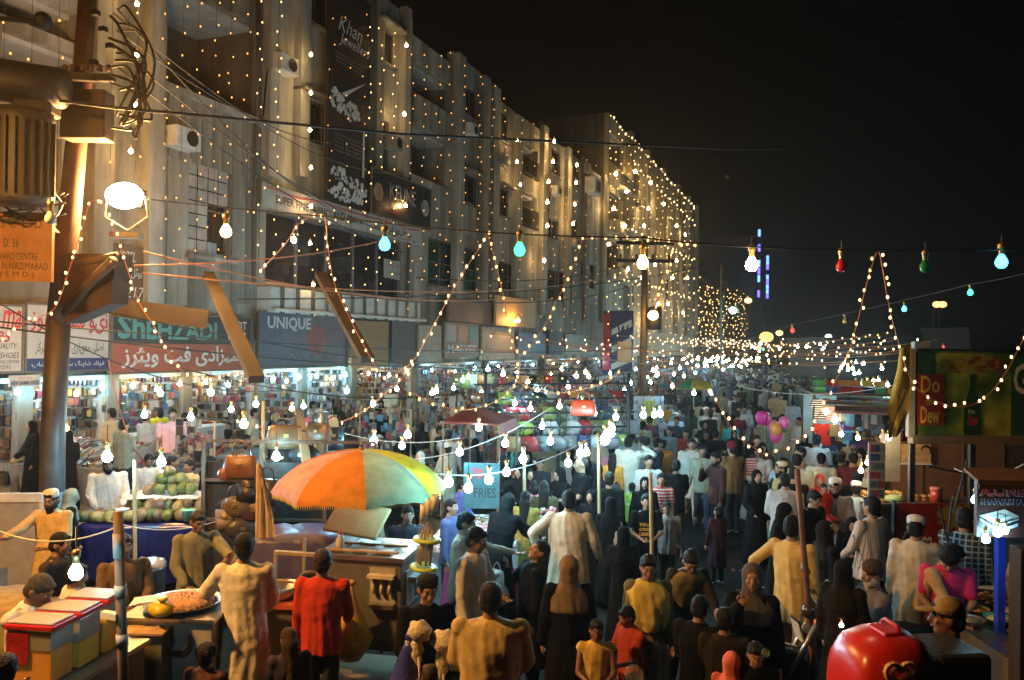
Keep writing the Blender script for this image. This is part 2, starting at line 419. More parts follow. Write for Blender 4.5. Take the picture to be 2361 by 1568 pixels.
# C: tower with bay, the tall banner and the shop showroom floor
opsC = [rect(683, 212, 315, 748), rect(700, -60, 38, 755), rect(868, 50, 130, 905), rect(856, 262, 400, 893), (Y[600]+.25, Y[945]-.6, F(600, 655)[1], F(600, 478)[1])]
Cb = shell('apartment_block', Y[600], Y[945]-.002, ZT, 'warm-lit tower of flats above the glazed showroom with the banner', ops=opsC, m=conc2)
window(Cb, opsC[0], hood=True); window(Cb, opsC[1]); window(Cb, opsC[2], hood=True); window(Cb, opsC[3])
for xx in (600, 672, 850, 915): MB().b2((FX+.003, Yx(xx), F(xx, 405)[1]), (FX+.28, Yx(xx)+.45, ZT+(.1 if xx > 800 else 0))).build('pilaster', conc2, Cb)
yy0, yy1, zz0, zz1 = opsC[4]
w_ = MB()
n = 5
for k in range(n+1): t = yy0+(yy1-yy0)*k/n; w_.b2((FX-.2, t-.05, zz0), (FX-.1, t+.05, zz1))
w_.b2((FX-.2, yy0, zz1-.08), (FX-.09, yy1, zz1)); w_.b2((FX-.2, yy0, zz0), (FX-.09, yy1, zz0+.1))
w_ = w_.build('showroom_window', mat('aluminium_frame', (.3, .28, .3), .4, .6, bump=0), Cb)
for k in range(n): t = yy0+(yy1-yy0)*k/n; MB().b2((FX-.17, t+.052, zz0+.1), (FX-.16, t+(yy1-yy0)/n-.052, zz1-.08)).build('pane', mat('smoked_glass', (.05, .05, .06), .05, var=0, bump=0, alpha=.45), w_)
# showroom inside: boxes, shelving and one lamp
for k in range(16):
    t = random.uniform(yy0+.4, yy1-.4); s_ = random.uniform(.25, .6)
    MB().box((FX-random.uniform(.6, 1.8), t, zz0+s_/2+random.choice([0, 0, .5, .8])), (s_, s_, s_)).build('stored_box', 'paint', Cb, color=random.choice(cols))
MB().b2((FX-2.6, yy0, zz0), (FX-2.5, yy1, zz1)).build('showroom_back_wall', mat('showroom_wall', (.12, .12, .13), .8), Cb)
MB().b2((FX+.01, Y[600]-.1, ZL0), (FX+.5, Y[945], ZL1)).build('ledge', white, Cb)
for k in range(12):
    t = Y[600]+(Y[945]-Y[600])*(k+.5)/12; MB().b2((FX+.503, t-.06, ZL0-.02), (FX+.56, t+.06, ZL1+.03)).build('bracket', conc, Cb)
MB().tube([(FX+.75, Y[600]-.2, ZL0+.06), (FX+.75, Y[945], ZL0+.06)], .05, 8).build('drain_pipe', white, Cb)

# D: pilastered block with stepped parapet
opsD = [rect(950, 285, 400, 1036), rect(950, 135, 208, 1036), rect(1073, 195, 262, 1098), rect(1065, 395, 462, 1098), rect(1150, 250, 318, 1172), rect(1145, 427, 492, 1172),
        rect(988, 545, 655, 1105), rect(1148, 600, 665, 1192)]
D = shell('apartment_block', Y[945], Y[1200]-.002, F(1045, 150)[1], 'pilastered grey flats with stepped parapet right of the banner tower', ops=opsD, m=conc2)
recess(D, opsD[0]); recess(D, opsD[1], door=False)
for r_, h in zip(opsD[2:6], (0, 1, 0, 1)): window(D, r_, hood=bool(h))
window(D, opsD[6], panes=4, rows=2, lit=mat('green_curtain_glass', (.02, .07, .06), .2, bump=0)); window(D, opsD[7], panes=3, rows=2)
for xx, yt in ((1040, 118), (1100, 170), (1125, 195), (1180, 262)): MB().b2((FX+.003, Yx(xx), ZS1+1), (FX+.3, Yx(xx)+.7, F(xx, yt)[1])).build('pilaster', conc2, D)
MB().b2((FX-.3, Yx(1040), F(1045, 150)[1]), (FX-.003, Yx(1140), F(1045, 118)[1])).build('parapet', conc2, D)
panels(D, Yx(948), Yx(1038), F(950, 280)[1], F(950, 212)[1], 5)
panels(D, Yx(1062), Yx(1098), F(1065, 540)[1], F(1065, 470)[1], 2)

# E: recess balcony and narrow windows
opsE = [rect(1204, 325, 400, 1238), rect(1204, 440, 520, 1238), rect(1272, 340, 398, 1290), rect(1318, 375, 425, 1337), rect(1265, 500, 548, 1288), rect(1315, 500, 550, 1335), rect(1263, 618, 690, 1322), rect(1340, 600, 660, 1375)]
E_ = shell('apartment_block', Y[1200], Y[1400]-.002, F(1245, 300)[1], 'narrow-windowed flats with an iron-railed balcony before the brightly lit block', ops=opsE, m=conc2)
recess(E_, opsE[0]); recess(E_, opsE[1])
for r_ in opsE[2:]: window(E_, r_, panes=2, hood=False)
for xx, yt in ((1243, 292), (1300, 330), (1345, 372), (1385, 400)): MB().b2((FX+.003, Yx(xx), ZS1+1), (FX+.25, Yx(xx)+.8, F(1245, 296)[1]+random.uniform(0, .6))).build('pilaster', conc2, E_)
for r_ in opsE[:2]:
    g = MB(); y0, y1, z0, z1 = r_
    for k in range(16): t = y0+(y1-y0)*k/15; g.tube([(FX+.1, t, z0), (FX+.1, t, z0+1)], .02, 4)
    g.tube([(FX+.1, y0, z0+1), (FX+.1, y1, z0+1)], .03, 4); g.tube([(FX+.1, y0, z0+.1), (FX+.1, y1, z0+.1)], .03, 4); g.build('balcony_railing', 'iron', E_)

# G: tall bright block covered in bulbs
ZG = F(1405, 262)[1]
opsG = []
for (xa, yt, yb, xb) in ((1462, 385, 425, 1476), (1450, 480, 522, 1462), (1486, 500, 560, 1496), (1508, 555, 600, 1518), (1400, 550, 640, 1430), (1528, 470, 520, 1538), (1490, 640, 690, 1504), (1450, 650, 700, 1466), (1530, 640, 690, 1545), (1556, 560, 610, 1566), (1575, 600, 650, 1585)): opsG.append(rect(xa, yt, yb, xb))
opsG += [rect(1405, 300, 370, 1436), rect(1405, 440, 510, 1436)]
G_ = shell('apartment_block', Y[1400], Y[1605], ZG, 'tallest pale block hung all over with bright light bulbs', ops=opsG, m=mat('cream_plaster', (.5, .44, .32), .85, var=.35, scale=1, streak=True, bump=.2), deep=10)
for r_ in opsG[:-2]: window(G_, r_)
for r_ in opsG[-2:]: recess(G_, r_, depth=2)
for xx in (1440, 1480, 1520, 1555, 1580, 1600): MB().b2((FX+.003, Yx(xx), 5), (FX+.5, Yx(xx)+.9, ZG)).build('pilaster', conc2, G_)
for z_ in (8.5, 12, 15.5): MB().b2((FX+.004, Y[1400]+.3, z_), (FX+.9, Yx(1445), z_+.9)).build('balcony_parapet', conc2, G_)
# projecting side block on the roof line seen dark behind E
r = empty('rooftop_block', (0, 0, 0)); tag(r, 'dark blank-walled block rising behind the narrow-windowed flats', 'building')
MB().b2((FX-9, Y[1240]+3, F(1240, 340)[1]), (FX-2.2, Y[1400]-.3, F(1230, 258)[1]-.2)).build('wall', concd, r)
# air conditioner
for (x_, y_, X_) in ((1368, 430, FX+.5),):
    a = empty('air_conditioner', at_x(x_, y_, X_)); tag(a, 'white window air conditioner jutting from flats beside the bulb-covered block', 'air conditioner')
    MB().box((0, 0, 0), (.7, 1.6, 1.05)).build('casing', white, a, bevel=.03); MB().box((.36, .1, 0), (.02, .8, .7)).build('grille', 'iron', a)
# far blocks with curtains of light
fb = mat('distant_plaster', (.2, .17, .13), .9, var=.3, scale=.3); fbd = mat('distant_unlit_plaster', (.025, .02, .018), .9, var=.3, scale=.3)  # second plaster is near black: the lack of light is in its colour
for i, (Xf, xa, xb, yt, lb) in enumerate(((FX, 1607, 1668, 640, 'low distant block draped with amber light curtains'), (FX, 1672, 1722, 655, 'furthest block on the left side with light curtains'))):
    r = empty('distant_building'); tag(r, lb, 'building'); a, b = Yx(xa, Xf), Yx(xb, Xf); z = F(xa, yt, Xf)[1]
    MB().b2((Xf-8, a+1, 0), (Xf, b, z)).build('wall', fb, r)
    for k in range(4):
        for j in range(3):
            t = a+3+(b-a-5)*k/4; MB().b2((Xf+.01, t, 3.5+j*3.2), (Xf+.05, t+1.4, 5.3+j*3.2)).build('window', 'glass', r)
    MB().b2((Xf-8, a+1, z), (Xf+.2, b, z+.5)).build('parapet', fb, r)
# dark far buildings across the end and right
for i, (x0, x1, yt, yb, d, lb) in enumerate(((1560, 1760, 545, 800, 190, 'barely visible dark tower block far beyond the street end'), (2235, 2345, 765, 830, 70, 'dark low building behind the green billboard'), (1905, 2110, 790, 850, 60, 'unlit single-storey roof beyond the right-hand stalls'))):
    a = at_d(x0, yb, d); b = at_d(x1, yb, d); t = at_d(x0, yt, d)
    r = empty('distant_building', ((a+b)/2).to_tuple()[:2] + (0,), YAW); tag(r, lb, 'building')
    W_ = (b-a).length
    MB().b2((-W_/2, 0, 0), (W_/2, 8, t.z)).build('wall', fbd, r)
    MB().b2((-W_/2-.2, -.2, t.z), (W_/2+.2, 8.2, t.z+.4)).build('parapet', fbd, r)
    for k in range(5): MB().b2((-W_/2+W_*(k+.3)/5, -.03, t.z*.55), (-W_/2+W_*(k+.7)/5, .02, t.z*.8)).build('window', 'glass', r)

# ---- shops below: open fronts between piers, raised floor at .5
shopw = mat('shop_white_wall', (.45, .44, .4), .7, var=.2, scale=3, bump=.1)
tube_w = emat('tube_light', (.62, .88, 1), 85); tube_y = emat('shop_lamp_warm', (1, .74, .42), 50)
shops = [(-140, 55, 'cool', 'shoe shop at the far left under the red-lettered white sign', 'shoes'), (62, 250, 'cool', 'bright shoe shop under the white and blue Urdu sign', 'shoes'), (262, 425, 'warm', 'warm-lit shoe shop under the orange sign', 'bangles'), (432, 585, 'warm', 'slipper shop under the right end of the orange sign', 'shoes'),
         (600, 690, 'cool', 'bangle shop lined with coloured rings under the left of the blue sign', 'bangles'), (700, 800, 'cool', 'brilliant white clock and watch shop under the blue sign', 'clocks'), (815, 950, 'warm', 'sandal shop with crowded wall racks right of the blue sign', 'shoes'),
         (960, 1110, 'cool', 'handbag shop below the sepia poster sign', 'bags'), (1120, 1240, 'cool', 'bag shop past the sepia poster sign', 'bags'), (1255, 1340, 'warm', 'cloth shop below the striped hoarding', 'bangles'), (1355, 1470, 'cool', 'small far shop near the second street pole', 'bags'), (1485, 1600, 'warm', 'last lit shop under the bulb-covered block', 'bags')]
GC = {'shoes': [(.03, .02, .02), (.12, .06, .03), (.25, .12, .06), (.4, .3, .2), (.35, .05, .06), (.5, .45, .4), (.08, .08, .1), (.5, .35, .1)],
      'bangles': [(.35, .07, .06), (.4, .25, .08), (.08, .22, .2), (.1, .2, .35), (.25, .07, .18), (.5, .45, .38), (.06, .06, .06), (.4, .18, .08)],
      'clocks': [(.75, .73, .7), (.6, .5, .3), (.05, .05, .05), (.5, .5, .55)],
      'bags': [(.05, .03, .03), (.3, .1, .05), (.5, .35, .2), (.15, .15, .2), (.5, .08, .1), (.6, .55, .45), (.1, .25, .35)]}
gm = {}
def gmat(k):
    if k not in gm: gm[k] = [mat('goods_%s_%s' % (k, 'abcdefgh'[i]), tuple(v*.6 for v in c), .3, var=.25, scale=12, bump=.15) for i, c in enumerate(GC[k])]
    return gm[k]
for xa, xb, kind, lb, gk in shops:
    X = FX; a, b = Yx(xa), Yx(xb); r = empty('shop', (X, (a+b)/2, .5)); tag(r, lb, 'shop')
    h = ZS0-.5; W_ = (b-a)/2
    MB().b2((-3.1, -W_, 0), (-3.0, W_, h)).build('back_wall', shopw, r)
    MB().b2((-3, -W_, 0), (.1, -W_+.12, h)).build('side_wall', shopw, r); MB().b2((-3, W_-.12, 0), (.1, W_, h)).build('side_wall', shopw, r)
    MB().b2((-3, -W_+.12, h-.1), (.12, W_-.12, h)).build('ceiling', shopw, r)
    MB().b2((-3, -W_+.12, -.0), (0, W_-.12, .03)).build('floor', pave, r)
    for k in range(3):
        y = -W_+2*W_*(k+.5)/3
        MB().b2((-1.6+.5*(k % 2), y-.5, h-.17), (-1.55+.5*(k % 2), y+.5, h-.12)).build('tube_lamp', tube_w if kind == 'cool' or k == 1 else tube_y, r)
        bulb((X+.35, a+(b-a)*(k+.4)/3, ZS0-.25-.1*(k % 2)), 'cool' if (kind == 'cool') ^ (k == 1) else 'warm', 1.1, 'bare bulb at the shop fronts under the signs', 'bulbs along the shop fronts', cord=.06)
    # shelves and goods on the back and side walls
    sh = MB(); rows = 9; gms = gmat(gk)
    for j in range(rows): sh.b2((-3, -W_+.13, .4+j*.27), (-2.72, W_-.13, .42+j*.27))
    sh.build('shelf', white if int(xa) % 3 == 0 else 'dwood', r)
    g = MB(); rnd = random.Random(xa)
    for j in range(rows):
        y = -W_+.2
        while y < W_-.3:
            g.cur = rnd.randrange(len(gms)); s_ = rnd.uniform(.05, .12); hh = rnd.uniform(.06, .21)
            if gk == 'clocks': g.lathe([(.001, -.02), (s_*.7, -.02), (s_*.7, .02), (.001, .02)], (-2.7, y+s_/2, .55+j*.27), 10, Matrix.Rotation(PI/2, 3, 'Y'))
            else: g.box((-2.84, y+s_/2, .42+j*.27+hh/2+rnd.uniform(-.05, .07)), (.2, s_, hh), rnd.uniform(-.8, .8))
            y += s_+rnd.uniform(.0, .025)
    for sgn in (-1, 1):
        for j in range(11):
            for k in range(21):
                g.cur = rnd.randrange(len(gms)); g.box((-2.7+k*.13, sgn*(W_-.2), .4+j*.23), (rnd.uniform(.06, .12), .07, rnd.uniform(.1, .22)), rnd.uniform(-.5, .5))
    # hanging fringe of goods at the shop mouth
    for k in range(int(2*W_/.17)):
        if rnd.random() < .25: continue
        for j in range(rnd.randint(1, 5)):
            g.cur = rnd.randrange(len(gms)); g.box((.05+rnd.uniform(-.1, .1), -W_+.15+k*.17, h-.35-j*.2), (.09, .1, .15), rnd.uniform(-1, 1))
    g.build('shop_goods', gms, r, kind='stuff')
    MB().b2((-.6, -W_+.3, .03), (-.05, W_*.4, .95)).build('counter', 'paint', r, color=(.4, .42, .42), bevel=.02)
    pr = MB(); pr.b2((0.002, -W_-.25, 0), (.2, -W_+.05, h)); pr.build('pier', conc, r)

# air conditioners, pipes and grilles that break up the fronts
for i, (x_, y_, lb) in enumerate(((655, 150, 'small air conditioner high on the left edge of the warm-lit tower'), (905, 330, 'air conditioner under the right window of the warm-lit tower'), (1085, 300, 'air conditioner between two windows of the pilastered flats'), (1160, 370, 'air conditioner near the right corner of the pilastered flats'), (1282, 440, 'air conditioner on the narrow-windowed flats'), (1325, 560, 'low air conditioner on the narrow-windowed flats'), (420, 320, 'rusty air conditioner on the parapet of the balcony flats'), (1475, 470, 'air conditioner halfway up the bulb-covered block'))):
    a = empty('air_conditioner', at_x(x_, y_, FX+.35)); tag(a, lb, 'air conditioner')
    MB().box((0, 0, 0), (.45, .8, .5)).build('casing', conc2 if i % 2 else white, a, bevel=.03); MB().lathe([(.001, 0), (.18, 0), (.19, .02), (.001, .02)], (.226, .1, 0), 14, Matrix.Rotation(PI/2, 3, 'Y')).build('grille', 'iron', a)
    MB().tube([(-.1, -.42, .1), (-.2, -.5, -.4), (-.3, -.5, -1.6)], .03, 6).build('drain_hose', 'rubber', a)
for i, (x_, y0, y1, w_, lb) in enumerate(((372, -40, 700, .05, 'rain pipe left of the balcony flats'), (596, -40, 655, .06, 'rain pipe between the balcony flats and the warm-lit tower'), (948, 130, 690, .06, 'rain pipe right of the warm-lit tower'), (1060, 200, 700, .05, 'thin rain pipe on the pilastered flats'), (1196, 270, 720, .07, 'rain pipe at the end of the pilastered flats'), (1350, 400, 740, .07, 'rain pipe on the narrow-windowed flats'), (1452, 340, 760, .09, 'rain pipe on the bulb-covered block'))):
    a, b = at_x(x_, y0, FX+.12), at_x(x_, y1, FX+.12); b.y = a.y
    tag(MB().tube([a, a.lerp(b, .3)+Vector((.03, 0, 0)), a.lerp(b, .6), b], w_, 8).build('rain_pipe', concd, None, True), lb, 'pipe')
for nm, r_ in (('C', opsC[0]), ('D', opsD[3]), ('D', opsD[5]), ('E', opsE[2]), ('B', (opsB[0][0]+.5, opsB[0][0]+1.9, F(400, 215)[1], F(400, 140)[1]))):
    y0, y1, z0, z1 = r_; g = MB(); X_ = FX-2.0 if nm == 'B' else FX-.03
    for k in range(7): t = y0+(y1-y0)*(k+.5)/7; g.b2((X_-.01, t-.012, z0), (X_+.01, t+.012, z1))
    g.b2((X_-.012, y0, (z0+z1)/2-.02), (X_+.012, y1, (z0+z1)/2+.02)); g.build('window_grille', 'iron', {'B': B_, 'C': Cb, 'D': D, 'E': E_}[nm])
# ------------------------------------------------------------------ signs on the facade
UY = Vector((0, 1, 0)); UZ = Vector((0, 0, 1))
def fsign(name, xa, yt, yb, xb, m, label, X=FX+.35, th=.12, cat='shop sign', color=None, fr=True, tilt=0):
    y0, y1, z0, z1 = rect(xa, yt, yb, xb, X)
    r = empty(name, (X, y0, z0)); tag(r, label, cat)
    MB().b2((-th, 0, 0), (0, y1-y0, z1-z0)).build('board', m, r, color=color)
    if fr:
        g = MB(); W_, H_ = y1-y0, z1-z0
        g.b2((-.02, -.04, -.04), (.03, W_+.04, 0)); g.b2((-.02, -.04, H_), (.03, W_+.04, H_+.04)); g.b2((-.02, -.04, 0), (.03, 0, H_)); g.b2((-.02, W_, 0), (.03, W_+.04, H_)); g.build('frame', frame, r)
    return r, y1-y0, z1-z0
def st(r, s, m, a, b, c, d, W_, H_, **k):   # fractions: left, bottom, right, top
    text(s, r, m, r.location + Vector((.004, a*W_, b*H_)), UY, UZ, (c-a)*W_, (d-b)*H_, **k)
ink = {k: mat('ink_'+k, c, .5, var=.2, scale=5, bump=0) for k, c in dict(red=(.5, .03, .03), white=(.72, .7, .64), black=(.02, .02, .02), navy=(.02, .03, .12), teal=(.1, .3, .26), yellow=(.8, .5, .05), grey=(.35, .35, .35), pale=(.6, .62, .66), orange=(.7, .2, .04), green=(.05, .3, .08), skin=(.5, .25, .15), maroon=(.2, .01, .015)).items()}
wsig = mat('white_signboard', (.5, .48, .44), .5, var=.25, scale=2, bump=.05)
r, W_, H_ = fsign('shop_sign', -70, 702, 858, 55, wsig, 'white shoe shop sign with red script cut by the left picture edge')
st(r, 'ma', ink['red'], .6, .66, .98, .95, W_, H_, shear=.3, bold=.01); st(r, 'es', ink['red'], .5, .45, .78, .62, W_, H_, shear=.3)
st(r, 'QUALITY', ink['black'], .45, .33, .9, .43, W_, H_, shear=.2); st(r, '& SHOES', ink['black'], .45, .2, .95, .29, W_, H_, shear=.2); st(r, 'SHOPPING CENTRE', ink['black'], .35, .12, .95, .17, W_, H_); st(r, '592593', ink['black'], .5, .03, .78, .09, W_, H_)
r, W_, H_ = fsign('shop_sign', 62, 702, 856, 255, wsig, 'white sign with big red Urdu lettering and blue strip behind the pole')
MB().b2((.002, 0, 0), (.006, W_, H_*.19)).build('blue_strip', ink['navy'], r)
st(r, urdu('نیو شمع شوز'), ink['red'], .04, .52, .98, .93, W_, H_, bold=.015); st(r, urdu('اصلی معیاری جوتوں کا مرکز'), ink['black'], .1, .25, .93, .44, W_, H_)
text(urdu('شاپ') + ' 10 ' + urdu('فولاد شاپنگ سینٹر'), r, ink['white'], r.location + Vector((.008, W_*.06, H_*.04)), UY, UZ, W_*.88, H_*.11)
r, W_, H_ = fsign('shop_sign', 260, 718, 788, 580, mat('black_signboard', (.025, .03, .03), .4, bump=.05), 'dark sign with teal capitals above the orange Urdu sign')
st(r, 'Sh', ink['teal'], .03, .1, .2, .95, W_, H_, bold=.03); st(r, 'EHZADI', ink['teal'], .21, .1, .72, .78, W_, H_, bold=.03)
st(r, 'FOOT', ink['white'], .8, .52, .97, .86, W_, H_, bold=.02); st(r, 'WEAR', ink['white'], .8, .1, .97, .44, W_, H_, bold=.02)
r, W_, H_ = fsign('shop_sign', 257, 790, 860, 585, mat('orange_signboard', (.42, .09, .03), .4, var=.3, scale=1, bump=.05), 'orange sign with large cream Urdu lettering')
st(r, urdu('شہزادی فٹ ویئرز'), ink['white'], .06, .1, .92, .9, W_, H_, bold=.025)
bl = mat('blue_poster_sign', (.07, .12, .2), .4, var=.5, scale=.7, bump=.03, col2=(.12, .13, .17))
r, W_, H_ = fsign('shop_sign', 598, 718, 845, 803, bl, 'slate blue sign with white capitals on its upper left')
st(r, 'UNIQUE', ink['pale'], .08, .66, .55, .93, W_, H_, bold=.03)
g = MB(); g.lathe([(.001, 0), (.5, .003), (.5, .004), (.001, .006)], (.004, W_*.62, H_*.5), 14, Matrix.Rotation(PI/2, 3, 'Y') @ Matrix.Diagonal((.9, 1.1, 1))); g.build('printed_patch', mat('print_red_patch', (.3, .08, .08), .4, var=.6, scale=2, bump=0), r)
for k in range(5): MB().tube([(.01, W_*(.3+.13*k), H_*.12), (.012, W_*(.33+.13*k), H_*.22), (.01, W_*(.37+.13*k), H_*.14)], .018, 4).build('printed_figure', ink['grey'], r)
# long vertical banner
r, W_, H_ = fsign('vertical_banner', 762, -60, 460, 848, mat('black_banner', (.02, .02, .024), .5, var=.3, scale=1, bump=.02), 'tall black vertical banner with white script and jewellery print', X=FX+.5, cat='banner', fr=False)
st(r, 'Khan', ink['white'], .2, .78, .78, .85, W_, H_, shear=.35); st(r, 'Jewellers', ink['white'], .22, .71, .97, .775, W_, H_, shear=.35)
for k in range(3): st(r, ['traditional jewellery', 'by Khan Jewellers', 'shop in centre'][k], ink['grey'], .15, .665-.018*k, .85, .677-.018*k, W_, H_)
for k in range(5): st(r, ['gold ornaments', 'custom wedding sets', 'silver and gems', 'fine bangles', 'new branch'][k], ink['grey'], .15, .3-.018*k, .85, .311-.018*k, W_, H_)
g = MB(); rn = random.Random(4)
def blot(cx, cz, sx, sz, n_):
    for _ in range(n_): 
        a_ = rn.uniform(0, 6.28); q = rn.random()**.5; s_ = rn.uniform(.03, .11); y_, z_ = W_*(cx+sx*q*math.cos(a_)), H_*(cz+sz*q*math.sin(a_))
        g.add([(.006+.0006*rn.random(), y_+s_*math.cos(t)*rn.uniform(.7, 1.2), z_+s_*math.sin(t)*rn.uniform(.7, 1.2)) for t in (0, 1, 2, 3, 4, 5)], [tuple(range(6))])
blot(.2, .46, .15, .05, 40); blot(.55, .435, .2, .045, 45); blot(.25, .13, .2, .035, 30); blot(.6, .08, .35, .05, 60); blot(.3, .03, .3, .03, 30); blot(.75, .05, .2, .03, 25)
g.add([(.007, W_*.3, H_*.5), (.007, W_*.38, H_*.49), (.007, W_*.9, H_*.605)], [(0, 1, 2)]); g.b2((.006, W_*.84, H_*.15), (.008, W_*.88, H_*.37)); g.build('printed_jewellery', ink['white'], r, kind='stuff')
# showroom banner (sags, slopes with perspective)
r, W_, H_ = fsign('fabric_banner', 606, 420, 474, 972, wsig, 'long white fabric shop banner over the showroom window with red ribbon print', X=FX+.4, cat='banner', fr=False, th=.03)
st(r, 'SUPER FINE FABRICS AND ABAYA', ink['black'], .06, .25, .55, .62, W_, H_, bold=.01); st(r, urdu('سپر فائن فیبرکس اینڈ عبایہ'), ink['black'], .62, .2, .92, .7, W_, H_, bold=.01)
MB().tube(spline([(.008, W_*t, H_*(.9-.15*math.sin(t*9)**2)) for t in (.02, .15, .3, .45, .6, .75, .9, .98)]), .03, 4).build('printed_ribbon', mat('ribbon_red', (.5, .08, .1), .5), r)
r, W_, H_ = fsign('window_notice', 886, 596, 640, 930, wsig, 'small white Urdu notice inside the showroom glass', X=FX-.05, cat='notice', fr=False, th=.02)
st(r, urdu('دکان خالی'), ink['red'], .1, .6, .9, .88, W_, H_); st(r, urdu('برائے سیل'), ink['black'], .15, .25, .85, .5, W_, H_)
r, W_, H_ = fsign('hair_salon_sign', 858, 385, 490, 992, mat('charcoal_sign', (.035, .035, .038), .4, var=.4, scale=1), 'dark salon signboard with grey capitals and a portrait beside the banner', X=FX+.6)
st(r, 'KEUNE', ink['grey'], .28, .45, .72, .8, W_, H_); st(r, 'beauty', ink['red'], .12, .08, .45, .25, W_, H_, shear=.2)
MB().lathe([(.001, 0), (.32, .002), (.3, .004), (.001, .006)], (.004, W_*.1, H_*.5), 12, Matrix.Rotation(PI/2, 3, 'Y')).build('portrait_face', ink['skin'], r)
MB().lathe([(.001, 0), (.32, .002), (.3, .004), (.001, .006)], (.004, W_*.9, H_*.5), 12, Matrix.Rotation(PI/2, 3, 'Y')).build('portrait_face', ink['grey'], r)
# hoardings right of the blue sign
def plain(xa, yt, yb, xb, col, lb, X=FX+.3, nm='hoarding_board'):
    r, W_, H_ = fsign(nm, xa, yt, yb, xb, 'paint', lb, X=X, cat='hoarding', color=col, fr=False); return r, W_, H_
plain(812, 738, 850, 900, (.36, .22, .1), 'brown plywood hoarding right of the slate blue sign')
plain(905, 730, 850, 962, (.09, .09, .09), 'dark tarpaulin strip hanging between two hoardings')
plain(966, 748, 835, 1022, (.42, .38, .3), 'blank cream board left of the sepia poster sign')
r, W_, H_ = plain(1026, 742, 825, 1108, (.3, .24, .17), 'sepia poster sign with block letters at its foot', nm='shop_sign')
st(r, 'MARVEE', ink['pale'], .08, .14, .92, .36, W_, H_, bold=.03); r['category'] = 'shop sign'
for k in range(3): MB().b2((.003, W_*(.05+.33*k), H_*.45), (.01, W_*(.3+.33*k), H_*.92)).build('printed_picture', [ink['grey'], ink['skin'], ink['teal']][k], r)
plain(1112, 752, 830, 1190, (.42, .37, .28), 'large blank cream board right of the sepia poster sign')
plain(1196, 765, 822, 1262, (.14, .22, .3), 'striped blue cloth hoarding near the end of the flats')
plain(1266, 765, 818, 1302, (.03, .03, .03), 'small black hoarding beside the striped one')
plain(1306, 770, 818, 1362, (.4, .36, .28), 'pale hoarding beyond the small black one')
plain(1035, 685, 740, 1135, (.2, .11, .06), 'brown balcony screen above the sepia poster sign', X=FX+.5)
r, W_, H_ = plain(1145, 680, 750, 1238, (.55, .36, .14), 'orange-lit timber balcony box above the blank board', X=FX+.7)
bulb(at_x(1195, 738, FX+1.0), 'sodium', 1.6, 'orange lamp glowing on the timber balcony box', cord=.1)
bulb(at_x(1188, 740, FX+1.0), 'sodium', 1.2, 'smaller orange lamp beside the one on the timber balcony box', cord=.1)
# projecting blade sign
p = at_x(1427, 790, FX+1.6); r = empty('blade_sign', p); tag(r, 'projecting blue and white blade sign with red edge by the second pole', 'shop sign')
MB().b2((-1.1, -.1, -2.2), (1.0, .1, 2.2)).build('board', ink['navy'], r); MB().b2((-1.1, -.112, -1.9), (-.6, -.101, 2.0)).build('red_edge', ink['red'], r)
for k in range(3): MB().quad((-.5, -.115, -1.9+1.2*k), (.9, -.115, -1.3+1.2*k), (.9, -.115, -.8+1.2*k), (-.5, -.115, -1.5+1.2*k)).build('white_stripe', ink['white'], r)
text('W', r, ink['navy'], p + Vector((-.1, -.13, .2)), (1, 0, 0), (0, 0, 1), .8, 1.0, bold=.03)
# small wall writing
r, W_, H_ = fsign('wall_notice', 262, 560, 690, 345, mat('brown_painted_panel', (.14, .09, .05), .7, var=.4), 'brown wall panel with white painted telephone number behind the lamp', X=FX+.15, cat='notice', fr=False)
st(r, '642171', ink['white'], .02, .05, .98, .25, W_, H_, shear=.2); st(r, 'HOTEL', ink['white'], .05, .7, .6, .88, W_, H_, shear=.3); st(r, urdu('ہوٹل کمرہ'), ink['white'], .1, .4, .8, .6, W_, H_)
# orange board at the left edge, nearer than the pole
p0 = at_d(-40, 648, 10.5); p1 = at_d(118, 652, 10.5); p2 = at_d(-40, 488, 10.5)
ux = (p1-p0).normalized(); W_ = (p1-p0).length; H_ = p2.z-p0.z; r = empty('notice_board', p0, math.atan2(ux.y, ux.x)); tag(r, 'rusty orange notice board with dark block letters at the left picture edge', 'sign')
MB().b2((0, 0, 0), (W_, .06, H_)).build('board', mat('orange_notice_paint', (.26, .11, .03), .6, var=.35, scale=3), r)
for s_, a, b, c, d in (('S C  LTD', .25, .78, .85, .9), ('D. 36', .3, .5, .52, .62), ('WARD CENTRE', .2, .32, .8, .42), ('4/G N.NAZIMABAD', .1, .18, .95, .28), ('( 5 M D )', .25, .05, .75, .15)):
    text(s_, r, ink['black'], p0 + ux*(a*W_) + Vector((0, 0, b*H_)), ux, UZ, (c-a)*W_, (d-b)*H_, ext=.004)
# shop awning sign inside
r, W_, H_ = fsign('shop_sign', 22, 866, 892, 100, wsig, 'small white shoe shop name strip hung below the big signs', X=FX+.6, fr=False, th=.02)
st(r, 'NEW SHAMA SHOES', ink['navy'], .05, .1, .95, .5, W_, H_, bold=.02); st(r, urdu('نیو شمع'), ink['red'], .3, .58, .7, .95, W_, H_)
